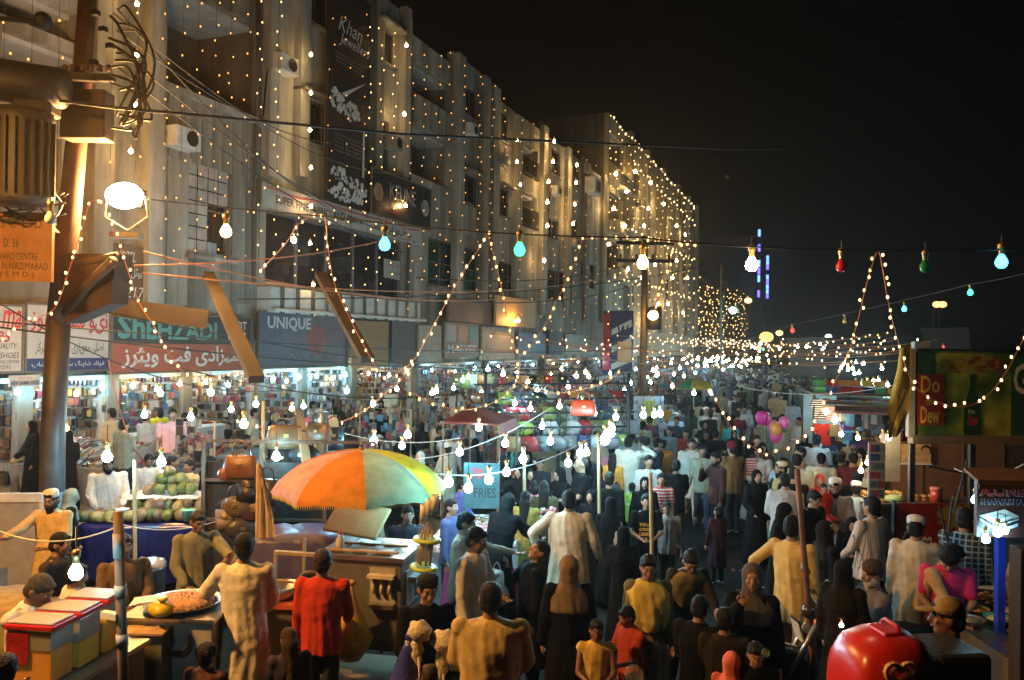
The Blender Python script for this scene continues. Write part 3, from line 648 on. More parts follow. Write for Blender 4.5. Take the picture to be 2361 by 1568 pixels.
# diagonal timber props
for (a, b, d0, d1, lb) in (((480, 632), (592, 875), 14.5, 10.5, 'long diagonal timber prop over the orange sign'), ((738, 632), (848, 830), 15, 11.5, 'long diagonal timber prop over the slate blue sign')):
    p = at_d(*a, d0); q = at_d(*b, d1); d = q-p
    o = MB().box((0, 0, 0), (.2, .1, d.length)).build('timber_prop', mat('grimy_timber', (.065, .048, .036), .8, var=.6, scale=4, streak=True, bump=.4)); o.location = (p+q)/2; o.rotation_euler = d.to_track_quat('Z', 'Y').to_euler(); tag(o, lb, 'beam')
o = MB().box((0, 0, 0), (1.55, .03, .3)).build('tin_sheet', mat('bent_tin', (.05, .036, .026), .6, .3, var=.5, scale=3)); o.location = at_d(370, 722, 13); o.rotation_euler = (0, .12, YAW); tag(o, 'bent brown tin sheet hanging over the teal-lettered sign', 'metal sheet')
patmat('plaid_cloth','plaid'); patmat('pinstripe_cloth','vstripe'); patmat('band_cloth','hstripe')
# ------------------------------------------------------------------ people
def nb(): return MB()
def cap_(g, p0, p1, r0, r1, n=10, fl=1.0):
    p0, p1 = Vector(p0), Vector(p1); d = p1 - p0; L_ = d.length
    if L_ < 1e-5: return
    Q = d.to_track_quat('Z', 'Y').to_matrix()
    pr = [(.001, -r0), (r0*.7, -r0*.7), (r0, 0)] + [(r0+(r1-r0)*t, L_*t) for t in (.33, .66)] + [(r1, L_), (r1*.7, L_+r1*.7), (.001, L_+r1)]
    V = []; Fc = []
    for r, z in pr:
        for k in range(n):
            t = 2*PI*k/n; V.append(p0 + Q @ Vector((r*math.cos(t)*fl, r*math.sin(t), z)))
    for i in range(len(pr)-1):
        for k in range(n):
            k2 = (k+1) % n; Fc.append((i*n+k, i*n+k2, (i+1)*n+k2, (i+1)*n+k))
    Fc += [tuple(range(n))[::-1], tuple((len(pr)-1)*n+k for k in range(n))]
    g.add(V, Fc)
def loft(g, rings, n=18, amp=0, ph=0):
    """rings: (centre, rx, ry); horizontal ellipses"""
    V = []; Fc = []
    for i, (c, rx, ry) in enumerate(rings):
        c = Vector(c)
        for k in range(n):
            t = 2*PI*k/n; V.append(c + Vector((rx*math.cos(t), ry*math.sin(t), 0)))
    for i in range(len(rings)-1):
        for k in range(n):
            k2 = (k+1) % n; Fc.append((i*n+k, (i+1)*n+k, (i+1)*n+k2, i*n+k2))
    Fc += [tuple(range(n)), tuple((len(rings)-1)*n+k for k in range(n))[::-1]]
    g.add(V, Fc)
ARM = {  # upper forward, upper out, elbow flex, inward
 'down': (.05, .13, .22, .1), 'hang': (-.05, .1, .1, 0), 'swing': (.35, .12, .35, .1), 'back': (-.4, .12, .15, 0),
 'hold': (.25, .18, 1.35, .55), 'front': (.35, .15, 1.15, .75), 'low': (.3, .15, .75, .6), 'phone': (.55, .55, 2.45, .2), 'hip': (-.45, .75, 1.1, 1.25), 'raise': (1.5, .95, 2.3, .75),
 'reach': (1.15, .2, .25, .1), 'side': (.2, .9, .4, 0), 'mouth': (.75, .25, 2.2, .45), 'fold': (.4, .1, 1.6, 1.2), 'bar': (.75, .3, .5, .2), 'up': (2.6, .3, .3, 0)}
LEG = {'stand': ((.03, .05), (-.02, .04)), 'walk': ((.38, .12), (-.32, .4)), 'walk2': ((-.3, .38), (.36, .1)), 'sit': ((1.35, 1.25), (1.4, 1.3)), 'crouch': ((1.7, 2.1), (1.6, 2.0))}
SK = (.3, .165, .1); SK2 = (.2, .1, .06)
PEND = []   # meshes to evaluate
def rawobj(g, name, m, parent, vox, color=None, fold=0, smooth=3, post=None, hem=0, sfac=.5):
    o = g.build(name, m, parent, True, color)
    md = o.modifiers.new('r', 'REMESH'); md.mode = 'VOXEL'; md.voxel_size = vox; md.use_smooth_shade = True
    if smooth: ms = o.modifiers.new('s', 'SMOOTH'); ms.iterations = smooth; ms.factor = sfac
    PEND.append((o, fold, post, hem)); return o
def flush_people():
    dg = bpy.context.evaluated_depsgraph_get()
    res = [bpy.data.meshes.new_from_object(o.evaluated_get(dg)) for o, *_ in PEND]
    for (o, fold, post, hem), me in zip(PEND, res):
        o.modifiers.clear(); old = o.data; o.data = me; bpy.data.meshes.remove(old)
        if fold:
            n = len(me.vertices); a = np.zeros(n*3); me.vertices.foreach_get('co', a); a = a.reshape(-1, 3)
            nn = np.zeros(n*3); me.vertices.foreach_get('normal', nn); nn = nn.reshape(-1, 3)
            rs = random.Random(n); p1, p2, p3 = [rs.uniform(0, 6.28) for _ in range(3)]
            z = a[:, 2]; th = np.arctan2(a[:, 1]+.01, a[:, 0]); H_ = max(z.max()-z.min(), .1); t = 1-(z-z.min())/H_
            f = (np.sin(th*7+p1+2.5*np.sin(z*3+p2))*.45 + np.sin(th*13+p2+3*np.sin(z*5))*.3) * (.25+t*1.3)
            f += .3*np.sin(a[:, 0]*24+a[:, 2]*17+p3+2*np.sin(a[:, 2]*11+p1))*np.sin(a[:, 2]*19-a[:, 0]*13+a[:, 1]*21+p2)
            a = a + nn*(f*fold)[:, None]; me.vertices.foreach_set('co', a.ravel()); me.update()
        if post:
            bm = bmesh.new(); bm.from_mesh(me); me2 = bpy.data.meshes.new('tmp'); me2.from_pydata(post.v, [], post.f); bm.from_mesh(me2); bm.to_mesh(me); bm.free(); bpy.data.meshes.remove(me2)
            me.polygons.foreach_set('use_smooth', [True]*len(me.polygons)); me.update()
    PEND.clear()
def make_person(h=1.72, lean=0, hp=0, hy=0, L='down', R='down', legs='stand', top='shirt', tc=(.5, .5, .5), bot='trousers', bc=(.03, .03, .03), hair='short', hc=(.008, .0065, .006),
                cap=None, capc=(.6, .58, .52), beard=None, fat=1.0, vox=.014, skin=SK, tm='cloth', hem=None, female=False, shawl=None, near=False, twist=0, tilt=0, stole=None):
    s = h/1.72; X_ = Matrix.Rotation
    body = nb(); hipz = .9*s
    (lf, lk), (rf, rk) = LEG[legs]
    def legpts(sd, f, k):
        hip = Vector((sd*.085*s, 0, 0)); d = Vector((0, -math.sin(f), -math.cos(f))); knee = hip + d*.42*s
        g_ = f-k; d2 = Vector((0, -math.sin(g_), -math.cos(g_))); ank = knee + d2*.41*s; return hip, knee, ank, d2
    LP = [legpts(1, lf, lk), legpts(-1, rf, rk)]
    low = min(p[2].z for p in LP); hip0 = Vector((0, 0, -low + .075*s))
    LP = [[hip0+p[0], hip0+p[1], hip0+p[2], p[3]] for p in LP]
    TR = X_(lean, 3, 'X') @ X_(tilt, 3, 'Y') @ X_(twist, 3, 'Z')
    def T(p): return hip0 + TR @ Vector((p[0]*s, p[1]*s, p[2]*s))
    w_ = (.9 if female else 1)*fat
    for (hip, kn, an, d2), in zip(LP):
        cap_(body, hip, kn, .082*s*fat, .055*s); cap_(body, kn, an, .052*s, .036*s)
        ft = Vector((0, -1, 0)); cap_(body, an+Vector((0, .03*s, -.035*s)), an+ft*.15*s+Vector((0, 0, -.045*s)), .035*s, .03*s, fl=1.25)
    # torso as stacked flattened capsules
    def ell(g, c, r, R_=None): g.ball(c, (r[0]*s, r[1]*s, r[2]*s), 14, 9, R_ or TR)
    ell(body, hip0+Vector((0, 0, .02*s)), (.155*w_, .11*fat, .12)); ell(body, T((0, 0, .17)), (.135*w_, .095*fat, .15)); ell(body, T((0, 0, .37)), (.16*w_, .11, .17)); ell(body, T((0, .0, .49)), (.17*w_, .075, .075))
    neck = T((0, .005, .54)); HR = TR @ X_(-lean*.6+hp, 3, 'X'); HR = X_(hy, 3, 'Z') @ HR
    hc_ = neck + HR @ Vector((0, -.012, .155))*s
    cap_(body, T((0, .01, .46)), hc_ + HR @ Vector((0, .02, -.06))*s, .062*s, .052*s)
    def Hd(p): return hc_ + HR @ (Vector(p)*s)
    def hell(g, c, r, n=14, m=10): g.ball(Hd(c), (r[0]*s, r[1]*s, r[2]*s), n, m, HR)
    hell(body, (0, .008, .02), (.077, .095, .098)); hell(body, (0, -.018, -.035), (.062, .07, .08)); hell(body, (0, -.06, -.088), (.03, .026, .026))
    cap_(body, Hd((0, -.088, .018)), Hd((0, -.108, -.022)), .011*s, .017*s, 8); hell(body, (0, -.083, -.052), (.026, .014, .013))
    hell(body, (0, -.083, .032), (.05, .014, .012)); hell(body, (.04, -.065, -.018), (.022, .02, .022)); hell(body, (-.04, -.065, -.018), (.022, .02, .022))
    for sd in (1, -1): hell(body, (sd*.078, .012, -.005), (.012, .022, .032))
    # arms
    AP = []; post = nb()
    for sd, nm in ((1, L), (-1, R)):
        a, b, c, i = nm if isinstance(nm, tuple) else ARM[nm]
        up = Vector((sd*math.sin(b), -math.sin(a)*math.cos(b), -math.cos(a)*math.cos(b))); fw = Vector((0, -math.cos(a), math.sin(a)))
        fw = (fw - up*fw.dot(up)).normalized(); inn = Vector((-sd, 0, 0)); inn = (inn - up*inn.dot(up)).normalized()
        fo = up*math.cos(c) + (fw*math.cos(i) + inn*math.sin(i))*math.sin(c)
        S0 = T((sd*.175*w_, 0, .49)); E0 = S0 + TR @ (up*.285*s); W0 = E0 + TR @ (fo*.25*s); fo_ = (TR @ fo).normalized()
        cap_(body, S0, E0, .05*s, .038*s); cap_(body, E0, W0, .036*s, .024*s)
        pc = W0 + fo_*.045*s; Q = fo_.to_track_quat('Z', 'Y').to_matrix(); Q = Q @ X_(PI/2 if abs(fo_.z) > .6 else 0, 3, 'Z')
        body.ball(pc, (.036*s, .017*s, .05*s), 10, 7, Q)
        for q in range(4):
            o0 = pc + Q @ Vector(((-.026+.0175*q)*s, 0, .036*s)); ln = (.036, .042, .04, .031)[q]*s
            k1 = o0 + Q @ Vector((0, .012*s, ln)); k2 = k1 + Q @ Vector((0, .026*s, ln*.6))
            (post if near else body).tube([o0 - Q @ Vector((0, 0, .015*s)), o0, k1, k2], [.0095*s, .0095*s, .0085*s, .007*s], 6)
        t0 = pc + Q @ Vector((-sd*.03*s, 0, -.01*s)); t1 = t0 + Q @ Vector((-sd*.022*s, .012*s, .03*s)); (post if near else body).tube([t0, t1, t1 + Q @ Vector((sd*.004*s, .012*s, .026*s))], [.011*s, .01*s, .008*s], 6)
        AP.append((S0, E0, W0, pc))
    root = rawobj(body, 'person', 'skin', None, vox, skin, smooth=1, sfac=.4, post=post if near else None)
    info = dict(top=Hd((0, 0, .125)).z + (.02*s if cap else .0), hands=[AP[0][3], AP[1][3]], head=hc_, HR=HR, s=s, Hd=Hd, T=T, hip=hip0)
    cv = max(vox*1.15, .015)
    # trousers
    if bot and top != 'abaya':
        g = nb(); bag = {'shalwar': 1.55, 'trousers': 1.12, 'skirt': 1.3}[bot]
        ell(g, hip0+Vector((0, 0, .0)), (.165*w_, .125*fat, .13), Matrix.Identity(3)); ell(g, hip0+TR @ Vector((0, 0, .1*s)), (.15*w_, .11*fat, .1))
        for (hip, kn, an, d2) in LP:
            cap_(g, hip, kn, .09*s*fat, .062*s*bag); cap_(g, kn, an+Vector((0, 0, .03*s)) if legs != 'sit' else an, .06*s*bag, (.05 if bot == 'shalwar' else .056)*s)
        rawobj(g, 'shalwar' if bot == 'shalwar' else 'trousers', 'cloth', root, cv, bc, fold=.009)
    g = nb()
    for (hip, kn, an, d2) in LP: cap_(g, an+Vector((0, .04*s, -.045*s)), an+Vector((0, -.16*s, -.052*s)), .036*s, .032*s, fl=1.35)
    g.build('shoes', 'leather', root, True, (.03, .02, .015))
    # upper garment
    g = nb(); sit = legs in ('sit', 'crouch')
    if top == 'abaya' or top in ('kurta', 'dress'):
        hm = {'abaya': .05, 'kurta': .47, 'dress': .4}[top] if hem is None else hem; fl = {'abaya': .27, 'kurta': .235, 'dress': .23}[top]*s
        if sit: hm = .8
        sw = (LP[0][1].y+LP[1][1].y)/2*.4
        rr = [(T((0, .005, .575)), .062*s, .06*s), (T((0, 0, .55)), .1*s, .075*s), (T((0, 0, .525)), .165*s*w_, .095*s), (T((0, 0, .49)), .2*s*w_, .112*s), (T((0, 0, .36)), .19*s*w_, .125*s*fat), (T((0, 0, .15)), .175*s*w_, .13*s*fat), (hip0, .19*s*w_, .15*s*fat)]
        z_ = hipz; hz = hip0.z
        for k in range(1, 6): t = k/5; rr.append((Vector((0, hip0.y+sw*t, hz-(hz-hm*s)*t)), (.195*s+(fl-.195*s)*t)*w_, (.155*s+(fl*.85-.155*s)*t)*fat))
        loft(g, rr)
    else:
        hm = .12 if hem is None else hem
        rr = [(T((0, .005, .575)), .06*s, .058*s), (T((0, 0, .55)), .098*s, .073*s), (T((0, 0, .525)), .162*s*w_, .093*s), (T((0, 0, .49)), .197*s*w_, .11*s), (T((0, 0, .36)), .185*s*w_, .125*s*fat), (T((0, 0, .15)), .168*s*w_, .128*s*fat), (T((0, 0, 0)), .175*s*w_, .135*s*fat)]
        rr.append((hip0+Vector((0, 0, -hm*s)), .178*s*w_, .14*s*fat)); loft(g, rr)
    lng = top not in ('tee', 'vest')
    for (S0, E0, W0, pc), sd in zip(AP, (1, -1)):
        g.ball(S0, (.074*s,)*3, 10, 8)
        if top == 'vest': continue
        bw = {'abaya': 1.5, 'kurta': 1.2}.get(top, 1.0)
        if lng: cap_(g, S0, E0, .066*s, .056*s*bw); cap_(g, E0, W0+(E0-W0)*.06, .054*s*bw, .042*s*bw)
        else: cap_(g, S0, S0+(E0-S0)*.7, .066*s, .058*s)
    rawobj(g, {'abaya': 'abaya', 'kurta': 'kurta', 'dress': 'dress', 'vest': 'sleeveless_top'}.get(top, 'shirt'), tm, root, cv, tc, fold=.011 if top in ('kurta', 'abaya', 'dress') else .009)
    if top in ('shirt', 'kurta', 'tee') and not female and near:
        g = nb(); g.lathe([(.066*s, -.012), (.072*s, .0), (.066*s, .022*s), (.06*s, .02*s), (.062*s, -.01)], T((0, 0, .545)), 14, TR); g.build('collar', tm, root, True, tuple(min(1, c*1.1) for c in tc))
    # hair and headgear
    if shawl:
        g = nb(); hell(g, (0, .022, .018), (.098, .108, .118), 16, 12); hell(g, (0, .03, -.06), (.092, .09, .1))
        loft(g, [(Hd((0, .012, -.06)), .085*s, .085*s), (T((0, .01, .55)), .1*s, .1*s), (T((0, 0, .5)), .175*s, .115*s), (T((0, 0, .42)), .205*s, .135*s), (T((0, 0, .3)), .2*s, .15*s)])
        rawobj(g, 'headscarf', 'cloth', root, cv, shawl, fold=.005)
    elif hair:
        g = nb()
        if hair != 'bald':
            hell(g, (0, .018, .038), (.086, .1, .094), 14, 10); hell(g, (0, .045, -.015), (.08, .068, .08))
            if hair in ('long', 'bun', 'tail'):
                hell(g, (0, .05, -.06), (.082, .055, .1))
                if hair == 'long': cap_(g, Hd((0, .07, -.05)), T((0, .11, .3)), .075*s, .05*s, fl=1.3)
                if hair == 'bun': hell(g, (0, .115, -.02), (.05, .045, .05))
                if hair == 'tail': cap_(g, Hd((0, .1, .0)), T((0, .13, .2)), .035*s, .022*s)
            if hair == 'curly': hell(g, (0, .01, .05), (.105, .11, .1))
            hell(g, (0, -.055, .085), (.055, .035, .022))
            rawobj(g, 'hair', 'hair', root, max(vox, .01), hc, fold=.006 if hair != 'curly' else .011, smooth=1)
        elif near:
            hell(g, (0, .03, .03), (.079, .09, .088)); g.build('cropped_hair', 'hair', root, True, (.06, .04, .03))
    if near and not shawl:
        g = nb()
        for sd in (1, -1): g.ball(Hd((sd*.031, -.089, .036)), (.019*s, .006*s, .004*s), 8, 5, HR)
        if beard == 'moustache' or beard: g.ball(Hd((0, -.092, -.04)), (.028*s, .01*s, .007*s), 8, 5, HR)
        g.build('eyebrows', 'hair', root, True, hc)
    if near:
        for sd in (1, -1):
            g = nb(); g.ball(Hd((sd*.03, -.0815, .017)), (.014*s, .009*s, .0075*s), 8, 6, HR); g.cur = 1; g.ball(Hd((sd*.03, -.0865, .017)), (.0065*s, .006*s, .0065*s), 6, 5, HR); g.build('eye', [mat('eye_white', (.5, .45, .4), .3, var=0, bump=0), mat('eye_dark', (.012, .008, .006), .2, var=0, bump=0)], root, True)
        g = nb(); g.ball(Hd((0, -.094, -.055)), (.022*s, .006*s, .005*s), 8, 5, HR); g.build('lips', mat('lips', (.2, .07, .055), .5, var=0, bump=0), root, True)
    if beard and beard != 'moustache':
        g = nb(); ln = {'short': .0, 'full': .03, 'long': .07}[beard]
        hell(g, (0, -.045, -.088), (.062, .052, .04)); hell(g, (0, -.055, -.1-ln*.6), (.045, .035, .045+ln*.6))
        for sd in (1, -1): hell(g, (sd*.06, -.01, -.06), (.018, .045, .05))
        rawobj(g, 'beard', 'hair', root, .011, hc if beard != 'white' else (.6, .58, .5), fold=.003, smooth=1)
    if cap:
        g = nb()
        if cap == 'skull': g.lathe([(.081*s, .0), (.089*s, .004), (.09*s, .055*s), (.078*s, .078*s), (.04*s, .09*s), (.001, .093*s)], Hd((0, .012, .05)), 18, HR)
        elif cap == 'wool': g.lathe([(.085*s, -.02*s), (.096*s, -.02*s), (.101*s, .03*s), (.095*s, .075*s), (.06*s, .11*s), (.001, .122*s)], Hd((0, .014, .04)), 18, HR)
        elif cap == 'peak':
            g.lathe([(.085*s, -.005), (.093*s, 0), (.093*s, .04*s), (.075*s, .08*s), (.001, .1*s)], Hd((0, .01, .045)), 18, HR)
            g.ball(Hd((0, -.12, .05)), (.068*s, .07*s, .009*s), 12, 6, HR)
        g.build('cap', 'cloth', root, True, capc)
    if stole:
        g = nb(); loft(g, [(T((0, -.01, .56)), .1*s, .09*s), (T((0, -.01, .52)), .17*s, .125*s), (T((0, -.01, .45)), .222*s, .15*s), (T((0, -.015, .33)), .232*s, .175*s), (T((0, -.02, .2)), .215*s, .185*s), (T((0, -.03, .1)), .16*s, .17*s)])
        rawobj(g, 'stole', 'cloth', root, cv, stole, fold=.014)
    return root, info
def orient(o, p, face):
    o.location = p; o.rotation_euler = (0, 0, math.atan2(-p.x, p.y) + math.radians(face))
def put(x, y, face, label, zoff=0, group=None, **kw):
    """person whose head top shows at (x, y); the feet stand at height zoff"""
    kw['h'] = kw.get('h', 1.72)*(1.06 if y > 1140 else 1.03); kw['fat'] = kw.get('fat', 1)*1.06
    root, inf = make_person(**kw)
    p = at_z(x, y, inf['top'] + zoff); orient(root, Vector((p.x, p.y, zoff)), face); tag(root, label, 'person', group)
    return root, inf
CR = (.62, .52, .33); WH = (.62, .6, .54); BK = (.006, .006, .007); GY = (.2, .2, .2)
fr = dict(near=True, vox=.0125)
P = {}
def pp(key, *a, **k): P[key] = put(*a, **k)
N = dict(near=True, vox=.0125); Mv = dict(near=True, vox=.016); Fv = dict(vox=.02)
# --- front row
pp('kurta_phone', 565, 1228, 172, 'tall man from behind in a long white kurta, phone at his left ear', h=1.78, top='kurta', tc=(.68, .63, .5), bot='shalwar', bc=WH, L='phone', R='low', hem=.3, **N)
pp('red', 745, 1265, 165, 'young man in a red shirt seen from behind beside the ice cream machine', h=1.66, tc=(.5, .045, .02), L='down', R='low', hc=(.05, .025, .015), **N)
pp('cream_back', 1132, 1342, 176, 'man in a gathered mustard kurta seen from behind at the bottom edge', h=1.74, top='kurta', tc=(.55, .42, .2), bot='shalwar', bc=(.5, .4, .2), fat=1.18, L='low', R='low', **N)
pp('wool', 985, 1320, 12, 'youth in a black kurta and black cap holding white wool', h=1.62, top='kurta', tc=BK, bot='shalwar', bc=BK, L='front', R='front', cap='skull', capc=(.02, .02, .02), hp=.2, **N)
pp('white_side', 1090, 1215, 62, 'short-haired man in a white shirt facing right at the white-clothed jewellery table', h=1.74, tc=(.6, .58, .56), L='front', R='down', hp=.25, **N)
pp('grey_side', 1068, 1180, 75, 'man half hidden behind the white-shirted man near the candy stand', h=1.7, tc=(.45, .38, .3), L='reach', R='front', hp=.2, **Mv)
pp('cream_hip', 1312, 1130, 178, 'broad man in a cream kurta seen from behind with his left hand on his hip', h=1.8, top='kurta', tc=(.66, .57, .4), bot='shalwar', bc=CR, R=(.1, .35, .4, .2), L=(-.3, .85, 1.2, 1.1), fat=1.12, **N)
pp('girl_up', 1228, 1250, -70, 'dark-haired woman in black looking up to the left with a hand at her mouth', h=1.58, top='dress', tc=BK, bot='shalwar', bc=BK, hair='long', hp=-.55, R='mouth', L='down', female=True, **N)
pp('grey_veil', 1312, 1280, 184, 'woman from behind in a grey-brown headscarf over a black cloak', h=1.62, top='abaya', tc=BK, shawl=(.2, .155, .11), female=True, **N)
pp('dupatta', 1495, 1278, 4, 'woman facing us with a yellow-green stole draped over her shoulders', h=1.6, top='dress', tc=(.16, .15, .09), bot='shalwar', bc=BK, hair='bun', stole=(.55, .46, .13), hp=.25, female=True, **N)
pp('bend', 1572, 1252, 15, 'woman stooping forward in black with a pale yellow sash', h=1.6, top='dress', tc=(.03, .03, .035), bot='shalwar', bc=BK, lean=.55, hp=.35, hair='bun', stole=(.2, .16, .07), L='reach', R='low', female=True, **N)
pp('girl_dress', 1375, 1428, 4, 'small girl in a sleeveless yellow dress with a red hairband at the bottom', h=1.22, top='vest', tc=(.62, .45, .12), bot='trousers', bc=(.5, .4, .15), hair='bun', L='front', R='front', hp=.1, female=True, skin=SK2, hem=.35, **N)
pp('boy_red', 1455, 1398, -55, 'small boy in a red and yellow shirt turned left beside the girl in yellow', h=1.25, top='tee', tc=(.4, .06, .03), hp=.35, L='front', R='front', **N)
pp('boy_dark', 1612, 1375, 160, 'boy in black seen from behind left of the grey-scarfed woman', h=1.45, tc=BK, hp=.2, L='low', R='mouth', **Mv)
pp('boy_collar', 1672, 1400, 175, 'boy with a white collar showing over his black top, seen from behind', h=1.42, tc=(.02, .018, .018), L='front', R='down', **Mv)
pp('grey_hijab', 1735, 1300, 2, 'woman in a grey headscarf and black cloak facing us near the timber pole', h=1.64, top='abaya', tc=BK, shawl=(.09, .09, .095), R='mouth', L='down', female=True, **N)
pp('yellow_shirt', 1828, 1188, 155, 'man in an untucked yellow shirt and tan trousers with one arm behind his back', h=1.76, tc=(.66, .5, .2), bot='trousers', bc=(.3, .2, .11), L='hip', R='down', hem=.24, **N)
pp('pink_scarf', 1688, 1502, 160, 'child in a pink and red patterned headscarf at the bottom edge', h=1.2, top='dress', tc=(.5, .12, .12), shawl=(.7, .2, .2), tm='cloth', female=True, **Mv)
pp('dark_girl', 1742, 1478, 5, 'girl in black facing us beside the pink headscarf', h=1.3, top='dress', tc=BK, hair='long', hp=.3, female=True, **Mv)
pp('magenta', 2182, 1255, 5, 'youth in a magenta shirt looking down at the food counter', h=1.66, tc=(.6, .04, .16), top='tee', L='front', R='front', hp=.6, lean=.25, hair='curly', **N)
pp('tan', 2118, 1242, 62, 'man in a tan shirt bending over to the right', h=1.7, tc=(.5, .3, .14), bot='trousers', bc=(.3, .3, .3), lean=.5, hp=.35, L='low', R='reach', **N)
pp('skull_back', 2112, 1186, 178, 'man in a white skullcap seen from behind before the red drinks panel', h=1.72, top='kurta', tc=WH, cap='skull', capc=(.68, .68, .64), bot='shalwar', bc=WH, **Mv)
pp('plaid', 2225, 1170, 170, 'man in a dark blue plaid shirt seen from behind at the shawarma kiosk', h=1.78, tc=(.02, .03, .045), tm='plaid_cloth', L='reach', R='down', hem=.2, **N)
pp('striped', 2010, 1144, -128, 'man in a pale pinstriped shirt looking left beside the hooded girl', h=1.76, tc=(.6, .55, .52), tm='pinstripe_cloth', L='low', R='low', **N)
pp('hood_girl', 1965, 1192, 8, 'girl in a black hood with gold trim facing us', h=1.35, top='abaya', tc=BK, shawl=BK, hp=.2, female=True, **Mv)
pp('father', 1925, 1100, 5, 'bearded man in a white cap carrying a child in red', h=1.72, top='kurta', tc=(.25, .26, .3), bot='shalwar', bc=GY, cap='skull', capc=(.7, .7, .66), beard='full', R='hold', L='low', hp=.25, **Mv)
pp('dark_side', 1872, 1130, 50, 'dark-haired man in black turned right in front of the bearded father', h=1.68, tc=BK, hp=.3, **Mv)
pp('hijab_side', 1802, 1160, 75, 'woman in a black cloak with a pale brooch turned right behind the timber pole', h=1.6, top='abaya', tc=BK, shawl=BK, hp=.3, female=True, **Mv)
pp('dark_lady', 1905, 1200, 120, 'woman in black turned away right of the timber pole', h=1.62, top='abaya', tc=(.015, .013, .014), shawl=(.015, .013, .014), female=True, **Mv)
pp('dark_lady2', 1945, 1290, 160, 'woman in black seen from behind, nearest to the motorcycle rider', h=1.55, top='abaya', tc=(.012, .012, .012), shawl=(.014, .012, .012), female=True, **Mv)
pp('elder', 1802, 1062, -75, 'old man with cap and grey beard striding left in a tan kurta', h=1.72, top='kurta', tc=(.42, .29, .13), bot='shalwar', bc=(.4, .3, .15), cap='skull', capc=(.6, .5, .35), beard='full', legs='walk', fat=1.1, **N)
pp('parcel', 1750, 1027, 0, 'man in a pale kurta and brown trousers walking towards us carrying a white packet', h=1.74, top='kurta', tc=(.5, .45, .4), bot='trousers', bc=(.12, .045, .03), L='front', R='front', legs='walk', skin=SK2, hem=.6, **N)
pp('maroon_cap', 1688, 1018, -140, 'man in a maroon woollen cap and brown jacket turned away left', h=1.76, tc=(.2, .12, .05), bot='trousers', bc=(.05, .05, .06), cap='wool', capc=(.14, .015, .03), L='front', R='front', fat=1.1, **N)
pp('glasses', 1655, 1042, -60, 'bearded man drinking from a blue can left of the maroon cap', h=1.72, tc=(.05, .02, .02), beard='short', R='mouth', hp=.2, **Mv)
pp('walker', 1595, 1010, 0, 'man in a white kurta walking straight towards us along the open road', h=1.76, top='kurta', tc=(.62, .58, .5), bot='shalwar', bc=(.6, .56, .48), legs='walk', beard='moustache', fat=1.08, hem=.5, **N)
pp('head_hand', 1450, 1006, 160, 'man in a white kurta with his right hand raised to his head', h=1.8, top='kurta', tc=(.62, .58, .46), bot='shalwar', bc=WH, L='down', R='raise', fat=1.1, **N)
pp('shaved', 1340, 1052, -75, 'shaven-headed man in a black T-shirt looking left', h=1.8, top='tee', tc=BK, hair='bald', R='low', L='front', bc=(.03, .03, .035), **N)
pp('niqab', 1378, 1068, 150, 'woman in a black hooded cloak just right of the shaven-headed man', h=1.68, top='abaya', tc=BK, shawl=BK, female=True, **Mv)
pp('boy_peer', 1405, 1087, 5, 'boy peering out between the black cloak and the white kurta', h=1.4, tc=(.07, .07, .08), **Mv)
pp('green_boy', 1458, 1112, 165, 'small boy in a lime green T-shirt with white print on the back', h=1.25, top='tee', tc=(.28, .4, .06), hp=-.1, **N)
pp('veil_face', 1487, 1100, 2, 'woman in a black headscarf whose face shows above the boy with the lettered shirt', h=1.5, top='abaya', tc=BK, shawl=BK, female=True, **Mv)
pp('letter_boy', 1491, 1139, 5, 'teenage boy in a black T-shirt printed with white words, holding bags', h=1.52, top='tee', tc=BK, bot='trousers', bc=BK, L='front', R='front', skin=SK, **N)
pp('stripe_girl', 1525, 1091, 2, 'girl in a red striped top facing us', h=1.5, top='tee', tc=(.5, .07, .05), tm='band_cloth', bot='shalwar', bc=(.3, .04, .04), hair='tail', female=True, **N)
pp('pale_boy', 1538, 1156, 4, 'boy in a pale grey shirt standing beside the boy with the lettered shirt', h=1.32, tc=(.42, .41, .4), top='tee', bc=(.06, .05, .05), **N)
pp('veil_left', 1295, 1078, -60, 'woman in a black headscarf looking down at the stall, left of the shaven-headed man', h=1.58, top='abaya', tc=BK, shawl=BK, hp=.25, R='reach', L='low', female=True, **N)
pp('girl_front', 1245, 1058, 10, 'girl with parted dark hair facing us beside the thin bamboo post', h=1.5, top='dress', tc=(.025, .02, .03), hair='bun', female=True, **N)
pp('veil_white', 1198, 1072, -20, 'woman in a black headscarf with a bright face under the cool bulbs', h=1.56, top='abaya', tc=BK, shawl=BK, hp=.25, R='reach', L='front', female=True, **N)
pp('veil_white2', 1222, 1080, 10, 'older woman in a black scarf just right of the bright-faced woman', h=1.5, top='abaya', tc=BK, shawl=BK, female=True, **Mv)
pp('hair_a', 1212, 1132, 165, 'girl with long dark hair and yellow sleeves seen from behind', h=1.5, top='dress', tc=(.3, .25, .06), hair='long', L='front', female=True, **N)
pp('hair_b', 1255, 1108, 175, 'woman with a long ponytail in dark olive seen from behind', h=1.56, top='dress', tc=(.08, .07, .035), hair='long', female=True, **N)
pp('hair_c', 1232, 1108, 195, 'girl in a pink top with dark hair between the two long-haired girls', h=1.44, top='dress', tc=(.6, .2, .3), hair='bun', female=True, **Mv)
pp('cloak_stall', 1152, 1147, 150, 'woman in a full black cloak bending over the white jewellery table with a carrier bag', h=1.64, top='abaya', tc=BK, shawl=BK, lean=.3, hp=.3, L='front', R='reach', female=True, **N)
pp('kid_road', 1655, 1167, -150, 'small dark-haired child standing alone on the road', h=1.15, top='dress', tc=(.05, .02, .03), hair='bun', skin=SK, female=True, **Mv)
